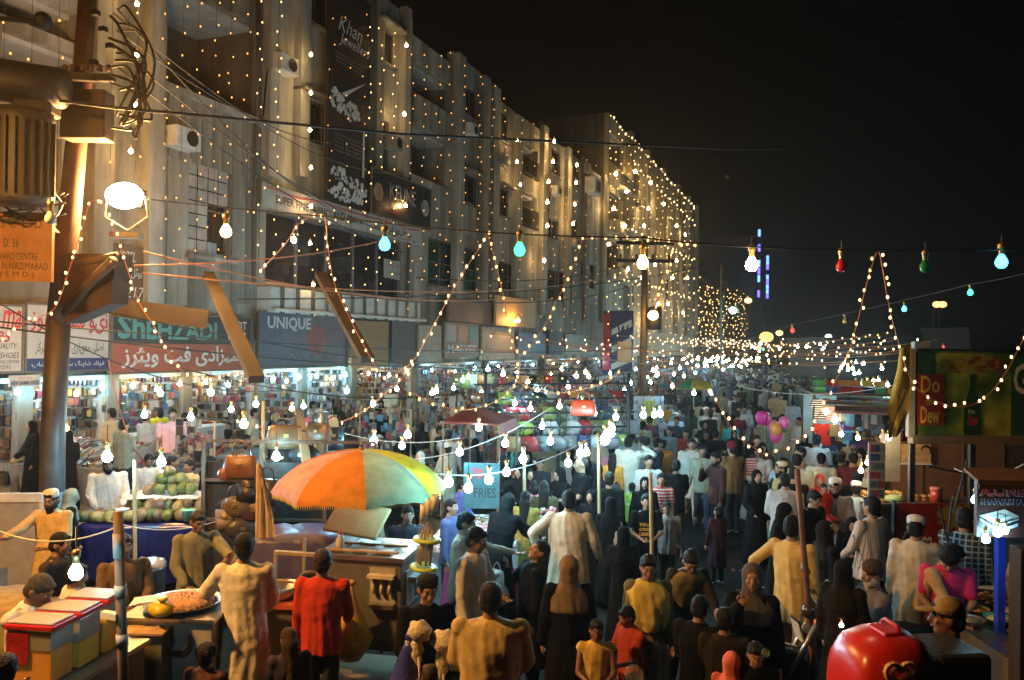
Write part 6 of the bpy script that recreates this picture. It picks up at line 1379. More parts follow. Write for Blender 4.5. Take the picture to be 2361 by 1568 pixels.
g.b2((-.43, -.36, .2), (.43, .36, .23)); g.b2((-.9, -.36, .86), (-.425, -.33, .89)); g.b2((-.9, -.36, .0), (-.87, -.33, 1.42)); g.b2((-.9, .3, .0), (-.87, .33, 1.42)); g.b2((-.9, -.36, 1.42), (-.452, -.3, 1.45)); g.build('cart_frame', mat('amber_rusty_frame', (.3, .22, .12), .6), r)
MB().lathe([(.001, -.06), (.14, -.05), (.16, 0), (.14, .05), (.001, .06)], (-.62, -.1, 1.05), 16, Matrix.Rotation(PI/2, 3, 'X')).build('pulley', 'dwood', r, True)
tb = Vector((ip.x, ip.y, 0)); tQ = Matrix.Rotation(iz, 3, 'Z')
r = thing('spray_bottle', tb+tQ @ Vector((-.28, -.22, 1.5)), 0, 'white plastic bottle standing on the ice cream machine', 'bottle'); MB().lathe([(.001, 0), (.045, 0), (.045, .15), (.02, .18), (.02, .2)], n=12).build('bottle_body', 'gloss', r, True, (.5, .48, .45)); MB().lathe([(.022, .2), (.022, .225), (.001, .23)], n=10).build('cap', 'gloss', r, True, (.5, .1, .1))
# sack of orange goods hanging on the cart
hb = at_d(810, 1360, 7.9); r = thing('hanging_sack', hb, 0, 'yellow mesh sack of orange goods hanging from the ice cream cart', 'sack')
g = MB(); g.lathe([(.015, .05), (.03, -.0), (.06, -.1), (.14, -.3), (.2, -.48), (.18, -.6), (.1, -.68), (.001, -.7)], n=20); g.v = [(x*(1+.12*math.sin(z*30+x*20)), y*(1+.1*math.cos(z*25)), z) for x, y, z in g.v]; g.build('sack_body', mat('yellow_mesh', (.7, .45, .04), .35, alpha=.82, var=.4, scale=10), r, True)
g = MB(); g.ball((0, 0, -.45), (.15, .15, .2), 14, 10); g.build('orange_contents', mat('orange_snacks', (.6, .14, .03), .6, var=.5, scale=22, bump=.8), r, True)
MB().ball((0, 0, .07), (.05, .04, .03), 8, 6).build('knot', 'wood', r, True)
# candy stand
cp = at_d(985, 1245, 7.9); r = thing('candy_dispenser', (cp.x, cp.y, 0), 0, 'tall clear cone dispenser with lime green rings held by a vendor', 'dispenser')
zc = cp.z; T2 = Matrix.Rotation(.12, 3, 'Y')
for z0_, z1_, rr_ in ((-.26, -.02, .105), (0, .2, .1)): MB().lathe([(rr_, z0_), (rr_, z1_), (rr_-.008, z1_), (rr_-.008, z0_)], (0, 0, zc), 18, T2).build('clear_cylinder', clear, r, True)
for z_, rr_ in ((-.29, .135), (-.01, .135)): MB().lathe([(.08, z_), (rr_, z_), (rr_+.006, z_+.02), (rr_-.02, z_+.035), (.08, z_+.03)], (0, 0, zc), 20, T2).build('lime_ring', 'gloss', r, True, (.5, .62, .04))
for k in range(7): a_ = k*.9; MB().tube([T2 @ Vector((.06*math.cos(a_), .06*math.sin(a_), -.24))+Vector((0, 0, zc)), T2 @ Vector((.06*math.cos(a_+.3), .06*math.sin(a_+.3), .0+.09*(k % 3)))+Vector((0, 0, zc))], .013, 6).build('wafer_cone', mat('wafer', (.4, .24, .12), .8), r, True)
for k in range(3): MB().lathe([(.035, 0), (.045, .15), (.04, .15), (.03, .01)], Vector((-.05+.06*k, 0, zc+.2+.05*k)), 12, T2).build('cup_stack', 'gloss', r, True, (.62, .62, .6))
MB().tube([(0, 0, 0), (0, 0, zc-.29)], .025, 8).build('stand_pole', 'iron', r, True)
g = MB(); g.lathe([(.001, 0), (.15, 0), (.16, .08), (.16, .42), (.1, .5), (.05, .52), (.05, .58), (.001, .58)], n=18)
p = at_d(858, 1555, 7.0); r = thing('gas_cylinder', (p.x, p.y, 0), 0, 'cream gas cylinder at the bottom edge below the ice cream cart', 'gas cylinder'); g.build('cylinder_body', 'paint', r, True, (.35, .3, .2)); MB().lathe([(.09, .5), (.1, .66), (.09, .66), (.08, .5)], n=14).build('collar', 'paint', r, True, (.4, .35, .25))
# maroon canopy
a = [at_d(1022, 972, 13.2), at_d(1085, 935, 15), at_d(1192, 962, 14.6), at_d(1152, 978, 12.9)]
r = thing('canopy', ((a[0]+a[3])/2)*Vector((1, 1, 0)) if False else (a[3].x, a[3].y, 0), 0, 'maroon cloth canopy on thin posts above the grey-shirted seller', 'canopy'); bs = Vector((a[3].x, a[3].y, 0))
g = MB(); g.add([v-bs for v in a]+[v-bs+Vector((0, 0, -.03)) for v in a], [(0, 1, 2, 3), (7, 6, 5, 4), (0, 3, 7, 4), (1, 0, 4, 5), (2, 1, 5, 6)]); d_ = Vector((0, 0, -.24)); g.add([a[3]-bs, a[2]-bs, a[2]-bs+d_, a[3]-bs+d_], [(0, 1, 2, 3)]); g.build('canopy_cloth', 'cloth', r, color=(.2, .06, .045))
for v in a: MB().tube([v-bs, (v.x-bs.x, v.y-bs.y, 0)], .018, 6).build('post', 'dwood', r)
# teal FRIES board
a = at_d(1068, 1172, 11.6); b = at_d(1150, 1175, 11.6); t = at_d(1068, 1068, 11.6); ux = (b-a).normalized(); r = thing('fries_sign', a, math.atan2(ux.y, ux.x), 'teal painted snack board lettered in black and red under the bulbs', 'sign')
W_, H_ = (b-a).length, t.z-a.z; MB().b2((0, 0, 0), (W_, .04, H_)).build('board', 'paint', r, color=(.05, .13, .14)); MB().b2((0, .004, -a.z), (.04, .03, -.002)).build('leg', 'dwood', r); MB().b2((W_-.04, .004, -a.z), (W_, .03, -.002)).build('leg', 'dwood', r)
text('FRIES', r, ink['black'], a+ux*(W_*.3)+UZ*(H_*.25), ux, UZ, W_*.62, H_*.22, ext=.003, bold=.01); text('70', r, ink['red'], a+ux*(W_*.2)+UZ*(H_*.65), ux, UZ, W_*.35, H_*.25, ext=.003, bold=.02, shear=.2)
# pink artificial flowers
p = at_d(1268, 1195, 10.8); r = thing('flower_bunch', p, 0, 'bunch of pink and red flowers beside the cloaked women', 'flowers')
for k in range(26): MB().ball((srn.uniform(-.12, .12), srn.uniform(-.1, .1), srn.uniform(-.1, .14)), srn.uniform(.02, .035), 6, 5).build('flower_head', 'paint', r, True, srn.choice([(.6, .1, .15), (.65, .3, .35), (.2, .3, .1), (.7, .45, .4)]))
MB().tube([(0, 0, -.45), (0, 0, 0)], .02, 6).build('stem_bundle', 'wood', r)
# white board fence at left edge
p = at_d(45, 1160, 11.2); r = thing('white_board', (p.x, p.y, 0), YAW+.1, 'big pale plywood board leaning by the foot of the big pole', 'board')
MB().b2((-.8, -.03, 0), (.28, .03, p.z+.02)).build('plywood', 'paint', r, color=(.3, .28, .26)); MB().b2((-.83, -.045, p.z+.02), (.31, .045, p.z+.14)).build('top_edge', 'paint', r, color=(.55, .53, .5)); MB().b2((.28, -.04, 0), (.34, .04, p.z+.02)).build('side_edge', 'paint', r, color=(.5, .48, .45))
p = at_d(45, 1300, 8.0); r = thing('cloth_covered_table', (p.x-.25, p.y, 0), YAW+.2, 'low table under a dull brown cloth before the bearded man in the white cap', 'table')
g = MB(); drape(g, 1.3, .8, 1.08, .15, 9); g.build('cloth_cover', 'cloth', r, True, (.28, .22, .13)); MB().b2((-.5, -.3, 0), (.5, .3, 1.05)).build('table_body', 'dwood', r)

g = MB(); lr = random.Random(77)
for k in range(420):
    x, y = lr.uniform(-6.5, 2.5), lr.uniform(4, 24); g.cur = lr.randrange(3); a_ = lr.uniform(0, 6.28); s_ = lr.uniform(.015, .06)
    g.add([(x+s_*math.cos(a_+t)*lr.uniform(.6, 1.2), y+s_*math.sin(a_+t)*lr.uniform(.6, 1.2), .006+lr.uniform(0, .012)) for t in (0, 1.5, 3, 4.5)], [(0, 1, 2, 3)])
tag(g.build('litter', [mat('litter_paper', (.35, .32, .27), .8, bump=0), mat('litter_brown', (.1, .06, .03), .8, bump=0), mat('litter_wrapper', (.25, .06, .04), .4, bump=0)], None, kind='stuff'), 'scraps of paper littering the road', 'litter')
for k in range(9):
    x, y = lr.uniform(-5.5, 1.5), lr.uniform(6, 20); n_ = 10; V = [(x+lr.uniform(.3, .9)*math.cos(2*PI*q/n_), y+lr.uniform(.4, 1.2)*math.sin(2*PI*q/n_), .004) for q in range(n_)]
    MB().add(V, [tuple(range(n_))]).build('road_patch', mat('tar_patch', (.012, .01, .009), .35, var=.4), None, kind='structure')
# ------------------------------------------------------------------ right-hand side
vz = YAW
def frm(x, y, d): p = at_d(x, y, d); return p
ux = Vector((math.cos(vz), math.sin(vz), 0)); uy = Vector((-math.sin(vz), math.cos(vz), 0))
def board(name, x0, x1, yt, yb, d, m, label, cat='sign', th=.06, color=None):
    a = at_d(x0, yb, d); b = at_d(x1, yb, d); t = at_d(x0, yt, d); W_ = (b-a).length; H_ = t.z-a.z
    u = (b-a); u.z = 0; u.normalize(); r = thing(name, a, math.atan2(u.y, u.x), label, cat); MB().b2((0, 0, 0), (W_, th, H_)).build('board', m, r, color=color); return r, a, u, W_, H_
# green billboard with the bottle
gb = mat('green_print', (.08, .16, .03), .4, var=.6, scale=3, bump=.02, col2=(.45, .48, .05))
r, a, u, W_, H_ = board('drinks_billboard', 2108, 2400, 808, 1003, 11.8, gb, 'long green drinks billboard with bottle and gothic slogan above the food stalls', 'billboard')
dkg = mat('dark_green_print', (.03, .1, .05), .4, var=.3, bump=0)
MB().b2((W_*.76, -.004, .01), (W_-.01, -.001, H_-.01)).build('dark_green_field', dkg, r); MB().b2((.01, -.004, H_*.35), (W_*.16, -.001, H_-.01)).build('dark_green_field', dkg, r)
MB().b2((W_*.02, -.01, H_*.12), (W_*.235, -.004, H_*.72)).build('red_plaque', mat('plaque_red', (.35, .03, .015), .5, var=.3), r)
for s_, f in (('Do', .5), ('the', .36), ('Dew', .14)): text(s_, r, ink['yellow'], a+u*(W_*(.045 if s_ != 'the' else .08))+UZ*(H_*f), u, UZ, W_*(.15 if s_ != 'the' else .09), H_*(.2 if s_ != 'the' else .08), ext=.012, bold=.015)
bt = [(.001, 0), (.17, 0), (.18, .05), (.18, .38), (.15, .46), (.07, .62), (.06, .78), (.07, .8), (.001, .82)]
g = MB(); sc1 = H_*.95; prof = [(rr, z) for rr, z in bt[1:-1]]; V = [(W_*.455+rr*sc1*.62, -.012, z*sc1*.95+.01) for rr, z in prof]+[(W_*.455-rr*sc1*.62, -.012, z*sc1*.95+.01) for rr, z in reversed(prof)]; g.add(V, [tuple(range(len(V)))]); g.build('printed_bottle', mat('bottle_green', (.015, .07, .02), .3, var=.3, bump=0), r)
V = [(W_*.455+rr*sc1*.75, -.008, z*sc1*.98+.0) for rr, z in prof]+[(W_*.455-rr*sc1*.75, -.008, z*sc1*.98+.0) for rr, z in reversed(prof)]; MB().add(V, [tuple(range(len(V)))]).build('bottle_glow_print', mat('pale_lime_print', (.25, .3, .06), .5, var=.4, bump=0), r)
text('Dew', r, ink['red'], a+u*(W_*.415)+UZ*(H_*.12), u, UZ, W_*.085, H_*.13, ext=.018, bold=.03, shear=.3); text('Mtn', r, ink['white'], a+u*(W_*.42)+UZ*(H_*.26), u, UZ, W_*.05, H_*.05, ext=.018)
text('G', r, ink['white'], a+u*(W_*.775)+UZ*(H_*.5), u, UZ, W_*.12, H_*.36, ext=.012, bold=.02)
g = MB(); rn = random.Random(8)
for cx, cz, n_, sx, sz in ((.33, .82, 60, .12, .06), (.55, .85, 60, .12, .06)):
    for _ in range(n_):
        a_ = rn.uniform(0, 6.28); q = rn.random()**.5; s_ = rn.uniform(.02, .07); x_, z_ = W_*(cx+sx*q*math.cos(a_)), H_*(cz+sz*q*math.sin(a_)); g.cur = 1 if rn.random() < .4 else 0
        g.add([(x_+s_*1.6*math.cos(t)*rn.uniform(.6, 1.2), -.006-.002*rn.random(), z_+s_*math.sin(t)*rn.uniform(.6, 1.2)) for t in (0, 1, 2, 3, 4, 5)], [tuple(range(6))])
g.build('printed_climbers', [mat('print_yellow', (.32, .26, .03), .5, bump=0), mat('print_rust', (.22, .05, .015), .5, bump=0)], r, kind='stuff')
MB().b2((-.05, -.06, -.12), (W_+.05, .1, -.005)).build('steel_beam', mat('rusty_beam', (.2, .13, .08), .6), r); MB().b2((.0, -.07, H_+.002), (W_, .08, H_+.03)).build('top_batten', 'iron', r)
MB().b2((-.1, -.03, -.03), (-.005, .06, H_)).build('pale_side_edge', 'paint', r, color=(.35, .3, .24))
for f in (.02, .5, .98): MB().b2((W_*f-.04, .11, -a.z), (W_*f+.04, .18, H_)).build('post', 'iron', r)
r = thing('floodlight_box', at_d(2123, 797, 11.9), vz, 'small pale switched-off box light on top of the green billboard', 'lamp fitting'); MB().b2((-.12, -.06, -.045), (.12, .06, .06)).build('casing', 'paint', r, color=(.35, .4, .42), bevel=.01); MB().b2((-.02, -.01, -.12), (.02, .02, -.046)).build('bracket', 'iron', r)
# torn yellow cloth beside it
g = MB(); V = []; Fc = []
pts = [(2088, 800, 14), (2085, 850, 16), (2078, 900, 22), (2072, 940, 26), (2065, 980, 16), (2058, 1010, 12)]
for x_, y_, w2 in pts:
    for k in range(5): V.append(at_d(x_-w2+w2*2*k/4, y_+random.uniform(-6, 6), 11.4+.08*math.sin(k*2+y_)))
for j in range(len(pts)-1):
    for k in range(4): Fc.append((j*5+k, j*5+k+1, (j+1)*5+k+1, (j+1)*5+k))
o = g.add(V, Fc).build('torn_cloth', 'cloth', None, True, (.55, .4, .08)); tag(o, 'torn yellow cloth strip hanging from the billboard corner', 'cloth')
# brown back wall, poster, counter with buns
r, a, u, W_, H_ = board('stall_back_wall', 2045, 2420, 1018, 1215, 13.2, mat('brown_hardboard', (.2, .09, .05), .6, var=.35, scale=2, bump=.1), 'brown hardboard wall of the burger stall beneath the green billboard', 'stall wall')
MB().b2((-.06, -.05, -a.z), (.0, .03, H_)).build('post', 'iron', r); MB().b2((.003, -.035, -.05), (W_, -.005, -.004)).build('bottom_rail', 'dwood', r)
for f in (.0, .2, .45, .7): MB().b2((W_*f+.02, -.02, H_*.0), (W_*f+.05, -.002, H_)).build('batten', 'dwood', r)
r, a, u, W_, H_ = board('food_poster', 2078, 2146, 1024, 1068, 13.1, mat('poster_orange', (.75, .42, .15), .5, var=.5, scale=9, bump=0), 'small orange poster with a woman eating on the brown wall', 'poster', th=.01)
MB().lathe([(.001, 0), (.07, .001), (.07, .003), (.001, .004)], (W_*.82, -.004, H_*.62), 12, Matrix.Rotation(PI/2, 3, 'X')).build('printed_face', ink['skin'], r); MB().lathe([(.001, 0), (.09, .001), (.09, .002), (.001, .003)], (W_*.84, -.001, H_*.7), 12, Matrix.Rotation(PI/2, 3, 'X')).build('printed_hair', ink['black'], r)
MB().b2((W_*.1, -.006, H_*.1), (W_*.9, -.002, H_*.28)).build('printed_arm', ink['skin'], r); MB().b2((-.02, -.008, -.02), (W_+.02, -.001, 0)).build('border', ink['pale'], r)
cz_ = 1.3; cp0 = at_z(2105, 1160, cz_); r = thing('burger_counter', (cp0.x, cp0.y, 0), vz, 'dark burger counter with bread piled on it and a red front', 'counter')
MB().b2((-.75, -.02, 0), (1.1, .5, cz_-.04)).build('counter_body', 'dwood', r); MB().b2((-.8, -.08, cz_-.04), (1.2, .55, cz_)).build('counter_top', 'dwood', r)
cpw = Vector((cp0.x, cp0.y, 0)); cvQ = Matrix.Rotation(vz, 3, 'Z')
bun = []
g = MB(); g.lathe([(.001, 0), (.055, 0), (.062, .015), (.055, .035), (.03, .048), (.001, .052)], n=12); bunm = g.mesh('bread_bun', mat('bread_crust', (.45, .24, .08), .7, var=.35, scale=12, bump=.15), True)
for k, (lx, ly, lz) in enumerate([(-.68+.13*(i % 5), .1+.13*((i//5) % 2), .053*(i//10)) for i in range(30)]+[(.15+.12*(i % 4), .2, .053*(i//4)) for i in range(8)]):
    o = bpy.data.objects.new('bread_bun', bunm); C.objects.link(o); o.location = cpw+cvQ @ Vector((lx, ly, cz_+.002+lz)); o.rotation_euler = (0, 0, k)
    lb = 'round bun in the left stack on the burger counter' if k < 30 else 'round bun in the small right stack on the burger counter'; tag(o, lb, 'bread', lb)
r = thing('red_jar', cpw+cvQ @ Vector((.42, .1, cz_)), 0, 'red plastic jar on the burger counter', 'jar'); MB().lathe([(.001, 0), (.08, 0), (.09, .22), (.08, .22), (.001, .02)], n=14).build('jar_body', 'gloss', r, True, (.5, .06, .04)); MB().lathe([(.085, .2), (.095, .2), (.095, .235), (.001, .24)], n=14).build('lid', 'gloss', r, True, (.6, .2, .15))
r = thing('yellow_tin', cpw+cvQ @ Vector((.72, .12, cz_)), 0, 'small yellow tin right of the red jar', 'tin'); MB().lathe([(.001, 0), (.04, 0), (.04, .11), (.001, .11)], n=12).build('tin_body', 'gloss', r, True, (.6, .42, .05)); MB().lathe([(.042, .105), (.042, .12), (.001, .12)], n=12).build('lid', 'steel', r, True)
r = thing('green_bag', cpw+cvQ @ Vector((-.3, -.0, cz_+.06)), 0, 'pale green plastic bag on the burger counter', 'bag'); g = MB(); g.ball((0, 0, 0), (.15, .09, .07), 12, 8); g.v = [tuple(c*srn.uniform(.82, 1.12) for c in v) for v in g.v]; g.build('bag_body', 'gloss', r, True, (.35, .42, .2)); MB().ball((.1, 0, .06), .03, 8, 6).build('knot', 'gloss', r, True, (.35, .42, .2))
# red drinks panel
r, a, u, W_, H_ = board('drinks_sign', 2064, 2232, 1160, 1300, 10.2, mat('drinks_red', (.28, .015, .012), .35, var=.35, scale=3, bump=.03), 'red drinks panel with white script behind the man in the skullcap', 'sign', th=.05)
text('Coca-Cola', r, ink['white'], a+u*(W_*.08)+UZ*(H_*.2), u, UZ, W_*.88, H_*.38, shear=.35, bold=.01, ext=.006); MB().b2((-.03, -.02, -.9), (0, .05, H_+.03)).build('side_post', 'iron', r)
g = MB(); rn = random.Random(5)
for _ in range(40): x_, z_ = W_*rn.uniform(.6, .98), H_*rn.uniform(.62, .95); s_ = rn.uniform(.02, .05); g.add([(x_+s_*1.5*math.cos(t), -.004-.002*rn.random(), z_+s_*math.sin(t)) for t in (0, 1.2, 2.4, 3.6, 4.8)], [tuple(range(5))])
g.build('printed_food', [MATS['print_yellow']], r, kind='stuff')
# shawarma kiosk
KD = 7.4
r, a, u, W_, H_ = board('shawarma_sign', 2252, 2372, 1108, 1238, KD, mat('maroon_brown_print', (.1, .035, .03), .45, var=.4, scale=4, bump=.02), 'shawarma kiosk sign with red and white letters and a striped box drawing', 'sign', th=.05)
text('A.ONE', r, ink['white'], a+u*(W_*.035)+UZ*(H_*.72), u, UZ, W_*.9, H_*.2, bold=.06, ext=.004); text('A.ONE', r, mat('sign_red', (.5, .02, .02), .4, var=0, bump=0), a+u*(W_*.045)+UZ*(H_*.73), u, UZ, W_*.88, H_*.18, bold=.03, ext=.01)
text('SHAWARMA', r, ink['white'], a+u*(W_*.06)+UZ*(H_*.57), u, UZ, W_*.85, H_*.115, bold=.05, ext=.004); text('SHAWARMA', r, ink['navy'], a+u*(W_*.065)+UZ*(H_*.577), u, UZ, W_*.84, H_*.1, bold=.02, ext=.01)
bx = [(.02, .2), (.3, .05), (.78, .22), (.55, .38), (.55, .52), (.06, .36)]
def q_(pts, m, y=-.006, nm='printed_box'): MB().add([(W_*x_, y, H_*z_) for x_, z_ in pts], [tuple(range(len(pts)))]).build(nm, m, r)
q_([(.02, .2), (.3, .04), (.3, .26), (.03, .38)], ink['black']); q_([(.3, .04), (.78, .2), (.8, .38), (.3, .26)], ink['pale']); q_([(.03, .38), (.3, .26), (.8, .38), (.52, .5)], ink['white'])
q_([(.3, .1), (.79, .26), (.79, .31), (.3, .16)], ink['black'], -.009); q_([(.3, .2), (.8, .34), (.8, .36), (.3, .23)], ink['black'], -.009); q_([(.05, .3), (.28, .16), (.28, .2), (.05, .34)], ink['pale'], -.009); q_([(.25, .37), (.42, .31), (.6, .37), (.45, .43)], ink['grey'], -.009)
a2 = at_d(2253, 1108, KD); r = thing('kiosk_roof', a2, vz, 'brown sloping roof over the shawarma sign', 'roof')
g = MB(); g.add([(-.08, -.15, .0), (.8, -.15, .0), (.8, .4, .03), (.1, .4, .03), (-.08, -.15, .03), (.8, -.15, .03), (.8, .4, .06), (.1, .4, .06)], [(3, 2, 1, 0), (4, 5, 6, 7), (0, 1, 5, 4), (1, 2, 6, 5), (2, 3, 7, 6), (3, 0, 4, 7)]); g.build('roof_sheet', mat('rust_roof', (.16, .06, .03), .7, var=.4), r)
MB().b2((-.08, -.17, -.05), (.8, -.155, .0)).build('fascia', 'dwood', r)
pk = at_d(2330, 1400, 7.6)
for x_, nm, c_, yt, lb in ((2306, 'blue_post', (.02, .05, .45), 1235, 'bright blue square post of the shawarma kiosk'), (2362, 'dark_post', (.05, .04, .035), 1262, 'dark wide post at the right edge of the shawarma kiosk')):
    t = at_d(x_, yt, 7.7 if nm == 'blue_post' else 6.9); w3 = .035 if nm == 'blue_post' else .08
    o = MB().b2((-w3, -w3, 0), (w3, w3, t.z)).build(nm, 'gloss', None, color=c_); o.location = (t.x, t.y, 0); o.rotation_euler = (0, 0, vz); tag(o, lb, 'post')
kc = at_z(2330, 1450, 1.02); r = thing('kiosk_counter', (kc.x, kc.y, 0), vz, 'foil-covered shawarma counter at the lower right', 'counter')
foil = mat('crinkled_foil', (.42, .4, .38), .22, .9, var=.4, scale=5, bump=1.0, bscale=11)
MB().b2((-.42, -.75, 0), (1.2, 1.1, .98)).build('counter_body', 'paint', r, color=(.1, .09, .08)); g = MB()
V = []; Fc = []; nx_, ny_ = 28, 30
for j in range(ny_+1):
    for i in range(nx_+1): x_, y_ = -.45+1.65*i/nx_, -.8+1.1*j/ny_; V.append((x_, y_, 1.0+.018*noise.noise(Vector((x_*9, y_*9, 0)))))
for j in range(ny_):
    for i in range(nx_): Fc.append((j*(nx_+1)+i, j*(nx_+1)+i+1, (j+1)*(nx_+1)+i+1, (j+1)*(nx_+1)+i))
g.add(V, Fc); g.build('foil_top', foil, r, True); MB().b2((-.45, .31, .98), (1.2, 1.12, 1.01)).build('steel_top', 'steel', r)
kq = Matrix.Rotation(vz, 3, 'Z'); kb = Vector((kc.x, kc.y, 1.02))
def bowl(x, y, R_, c, food, lb, m='gloss', z=1.02):
    p = at_z(x, y, z); r = thing('bowl', (p.x, p.y, z), 0, lb, 'bowl')
    MB().lathe([(.001, 0), (R_*.6, 0), (R_*.95, .06), (R_, .065), (R_*.9, .05), (R_*.5, .015), (.001, .015)], n=22).build('bowl_body', m, r, True, c)
    if food is not None:
        g = MB(); g.lathe([(.001, .075), (R_*.4, .065), (R_*.75, .045), (R_*.6, .02), (.001, .02)], n=18); g.v = [(x_, y_, z_+srn.uniform(-.008, .012)) for x_, y_, z_ in g.v]; g.build('food', mat('food_%d' % int(food[0]*100+food[1]*1000), food, .7, var=.5, scale=30, bump=.8), r, True)
bowl(2250, 1415, .13, (.6, .25, .03), (.55, .2, .03), 'orange bowl of sauce on the shawarma counter'); bowl(2238, 1440, .13, (.3, .28, .22), (.2, .15, .05), 'steel bowl with dark sauce below the orange bowl', 'steel'); bowl(2305, 1438, .15, (.1, .42, .36), (.5, .52, .3), 'turquoise bowl heaped with shredded salad'); bowl(2335, 1420, .15, (.08, .15, .45), (.5, .35, .35), 'blue bowl behind the turquoise one'); bowl(2355, 1475, .12, (.4, .06, .08), None, 'red plastic basket at the right edge of the counter')
p = at_z(2275, 1385, 1.02); r = thing('griddle', (p.x, p.y, 1.02), vz, 'round black griddle with chopped meat and a white paper sheet behind', 'griddle')
MB().lathe([(.001, 0), (.28, 0), (.33, .03), (.34, .035), (.28, .012), (.001, .01)], n=26).build('griddle_plate', 'iron', r, True); g = MB()
for k in range(90): a_ = srn.uniform(0, 6.28); q = srn.random()**.5*.2; g.cur = srn.randrange(2); g.box((q*math.cos(a_)+.06, q*math.sin(a_), .02+srn.uniform(0, .02)), (.03, .015, .012), a_)
g.build('chopped_meat', [mat('meat_brown', (.3, .12, .05), .6, bump=0), mat('meat_pale', (.5, .3, .16), .6, bump=0)], r, kind='stuff'); MB().tube([(-.4, -.05, .1), (.05, .02, .03)], .01, 6).build('spatula_handle', 'wood', r, True)
MB().box((.1, .4, .02), (.6, .16, .005)).build('paper_sheet', 'paint', r, color=(.6, .58, .55))
p = at_z(2338, 1392, 1.02); r = thing('shawarma_spit', (p.x, p.y, 1.02), 0, 'vertical spit of layered shawarma meat at the right edge', 'meat spit')
g = MB(); pr = [(.001, 0)]; z_ = .0
for k in range(16): pr += [(.05+.03*math.sin(k/15*PI)+(.008 if k % 2 else 0), .02+k*.026), (.05+.03*math.sin(k/15*PI)+(.004 if k % 2 else .01), .035+k*.026)]
pr.append((.001, .45)); g.lathe(pr, n=16); g.build('layered_meat', mat('roast_meat', (.35, .17, .07), .5, var=.6, scale=18, bump=.6), r, True); MB().tube([(0, 0, 0), (0, 0, .52)], .01, 6).build('skewer', 'steel', r); MB().ball((0, 0, .47), (.04, .04, .03), 8, 6).build('fat_cap', 'paint', r, True, (.6, .55, .45))
for x, y, d, s_, lb in ((2248, 1150, 7.6, 1.0, 'cool bulb left of the shawarma sign'), (2273, 1240, 7.3, 1.05, 'lower cool bulb under the shawarma sign'), (2300, 1224, 7.3, 1.15, 'brightest cool bulb under the shawarma sign'), (2318, 1222, 7.35, .8, 'small cool bulb at the head of the blue post')):
    bulb(at_d(x, y, d), 'dim', s_*.75, lb, cord=.1)
# frame of thin steel props by the counter
for i, (x0, y0, x1, y1) in enumerate(((2165, 1165, 2195, 1290), (2195, 1150, 2180, 1300), (2140, 1075, 2360, 1120), (2230, 1060, 2200, 1180))):
    a, b = at_d(x0, y0, 8.6), at_d(x1, y1, 8.6); tag(MB().tube([a, b], .01, 6).build('steel_prop', 'iron'), ('left upright of the thin steel frame before the red panel', 'right upright of the thin steel frame before the red panel', 'long pale tube running to the kiosk roof', 'short prop under the pale tube')[i], 'metal bar')
# toy and cloth stall
p = at_z(1965, 1075, .9); tb_ = Vector((p.x, p.y, 0)); r = thing('clothes_stall', tb_, vz-.2, 'crowded clothes and toy stall lit warm at the right of the road', 'stall')
g = MB()
for a in (-.9, 1.0):
    for b_ in (-.1, 1.6): g.b2((a-.03, b_-.03, 0), (a+.03, b_+.03, 2.6))
g.b2((-.93, -.13, 2.6), (1.03, 1.63, 2.65)); g.build('stall_frame', 'dwood', r); MB().b2((-.9, -.1, .8), (1.0, 1.5, .86)).build('shelf', 'dwood', r); MB().b2((-.9, 1.5, .3), (1.0, 1.54, 2.5)).build('back_sheet', 'paint', r, color=(.4, .36, .3))
sq = Matrix.Rotation(vz-.2, 3, 'Z')
SC_ = [('black', (.02, .02, .02)), ('yellow', (.6, .45, .05)), ('striped blue', (.06, .15, .4)), ('red', (.5, .04, .03)), ('white', (.6, .6, .6)), ('green', (.1, .3, .12)), ('navy', (.02, .03, .1)), ('orange', (.6, .25, .05))]
def folded(g): 
    for k in range(4): g.b2((-.12, -.1, k*.035), (.12+.01*(k % 2), .1, k*.035+.03))
g = MB(); folded(g); fme = g.mesh('folded_shirts', 'cloth')
for row, (z_, n_) in enumerate(((2.66, 7), (2.82, 6))):
    for k in range(n_):
        cn, c = srn.choice(SC_); o = bpy.data.objects.new('folded_shirts', fme); C.objects.link(o); o.location = tb_+sq @ Vector((-.75+k*.27, .05+.05*row, z_)); o.rotation_euler = (0, 0, vz+srn.uniform(-.3, .1)); o.color = lin(c); lb = '%s folded shirts on %s of the clothes stall' % (cn, ('the roof shelf', 'the topmost pile')[row]); tag(o, lb, 'clothes', lb)
g = MB(); V = [(-.2, 0, 0), (-.09, 0, .02), (0, 0, -.02), (.09, 0, .02), (.2, 0, 0), (.27, 0, -.18), (.2, 0, -.2), (.16, 0, -.12), (.17, 0, -.5), (-.17, 0, -.5), (-.16, 0, -.12), (-.2, 0, -.2), (-.27, 0, -.18)]
g.add([(x_, -.03, z_) for x_, _, z_ in V]+[(x_, .03, z_) for x_, _, z_ in V], [tuple(range(13))[::-1], tuple(range(13, 26))]+[(k, (k+1) % 13, 13+(k+1) % 13, 13+k) for k in range(13)]); tme = g.mesh('hanging_shirt', 'cloth'); tms = tme.copy(); tms.materials.clear(); tms.materials.append(patmat('band_cloth', 'hstripe'))
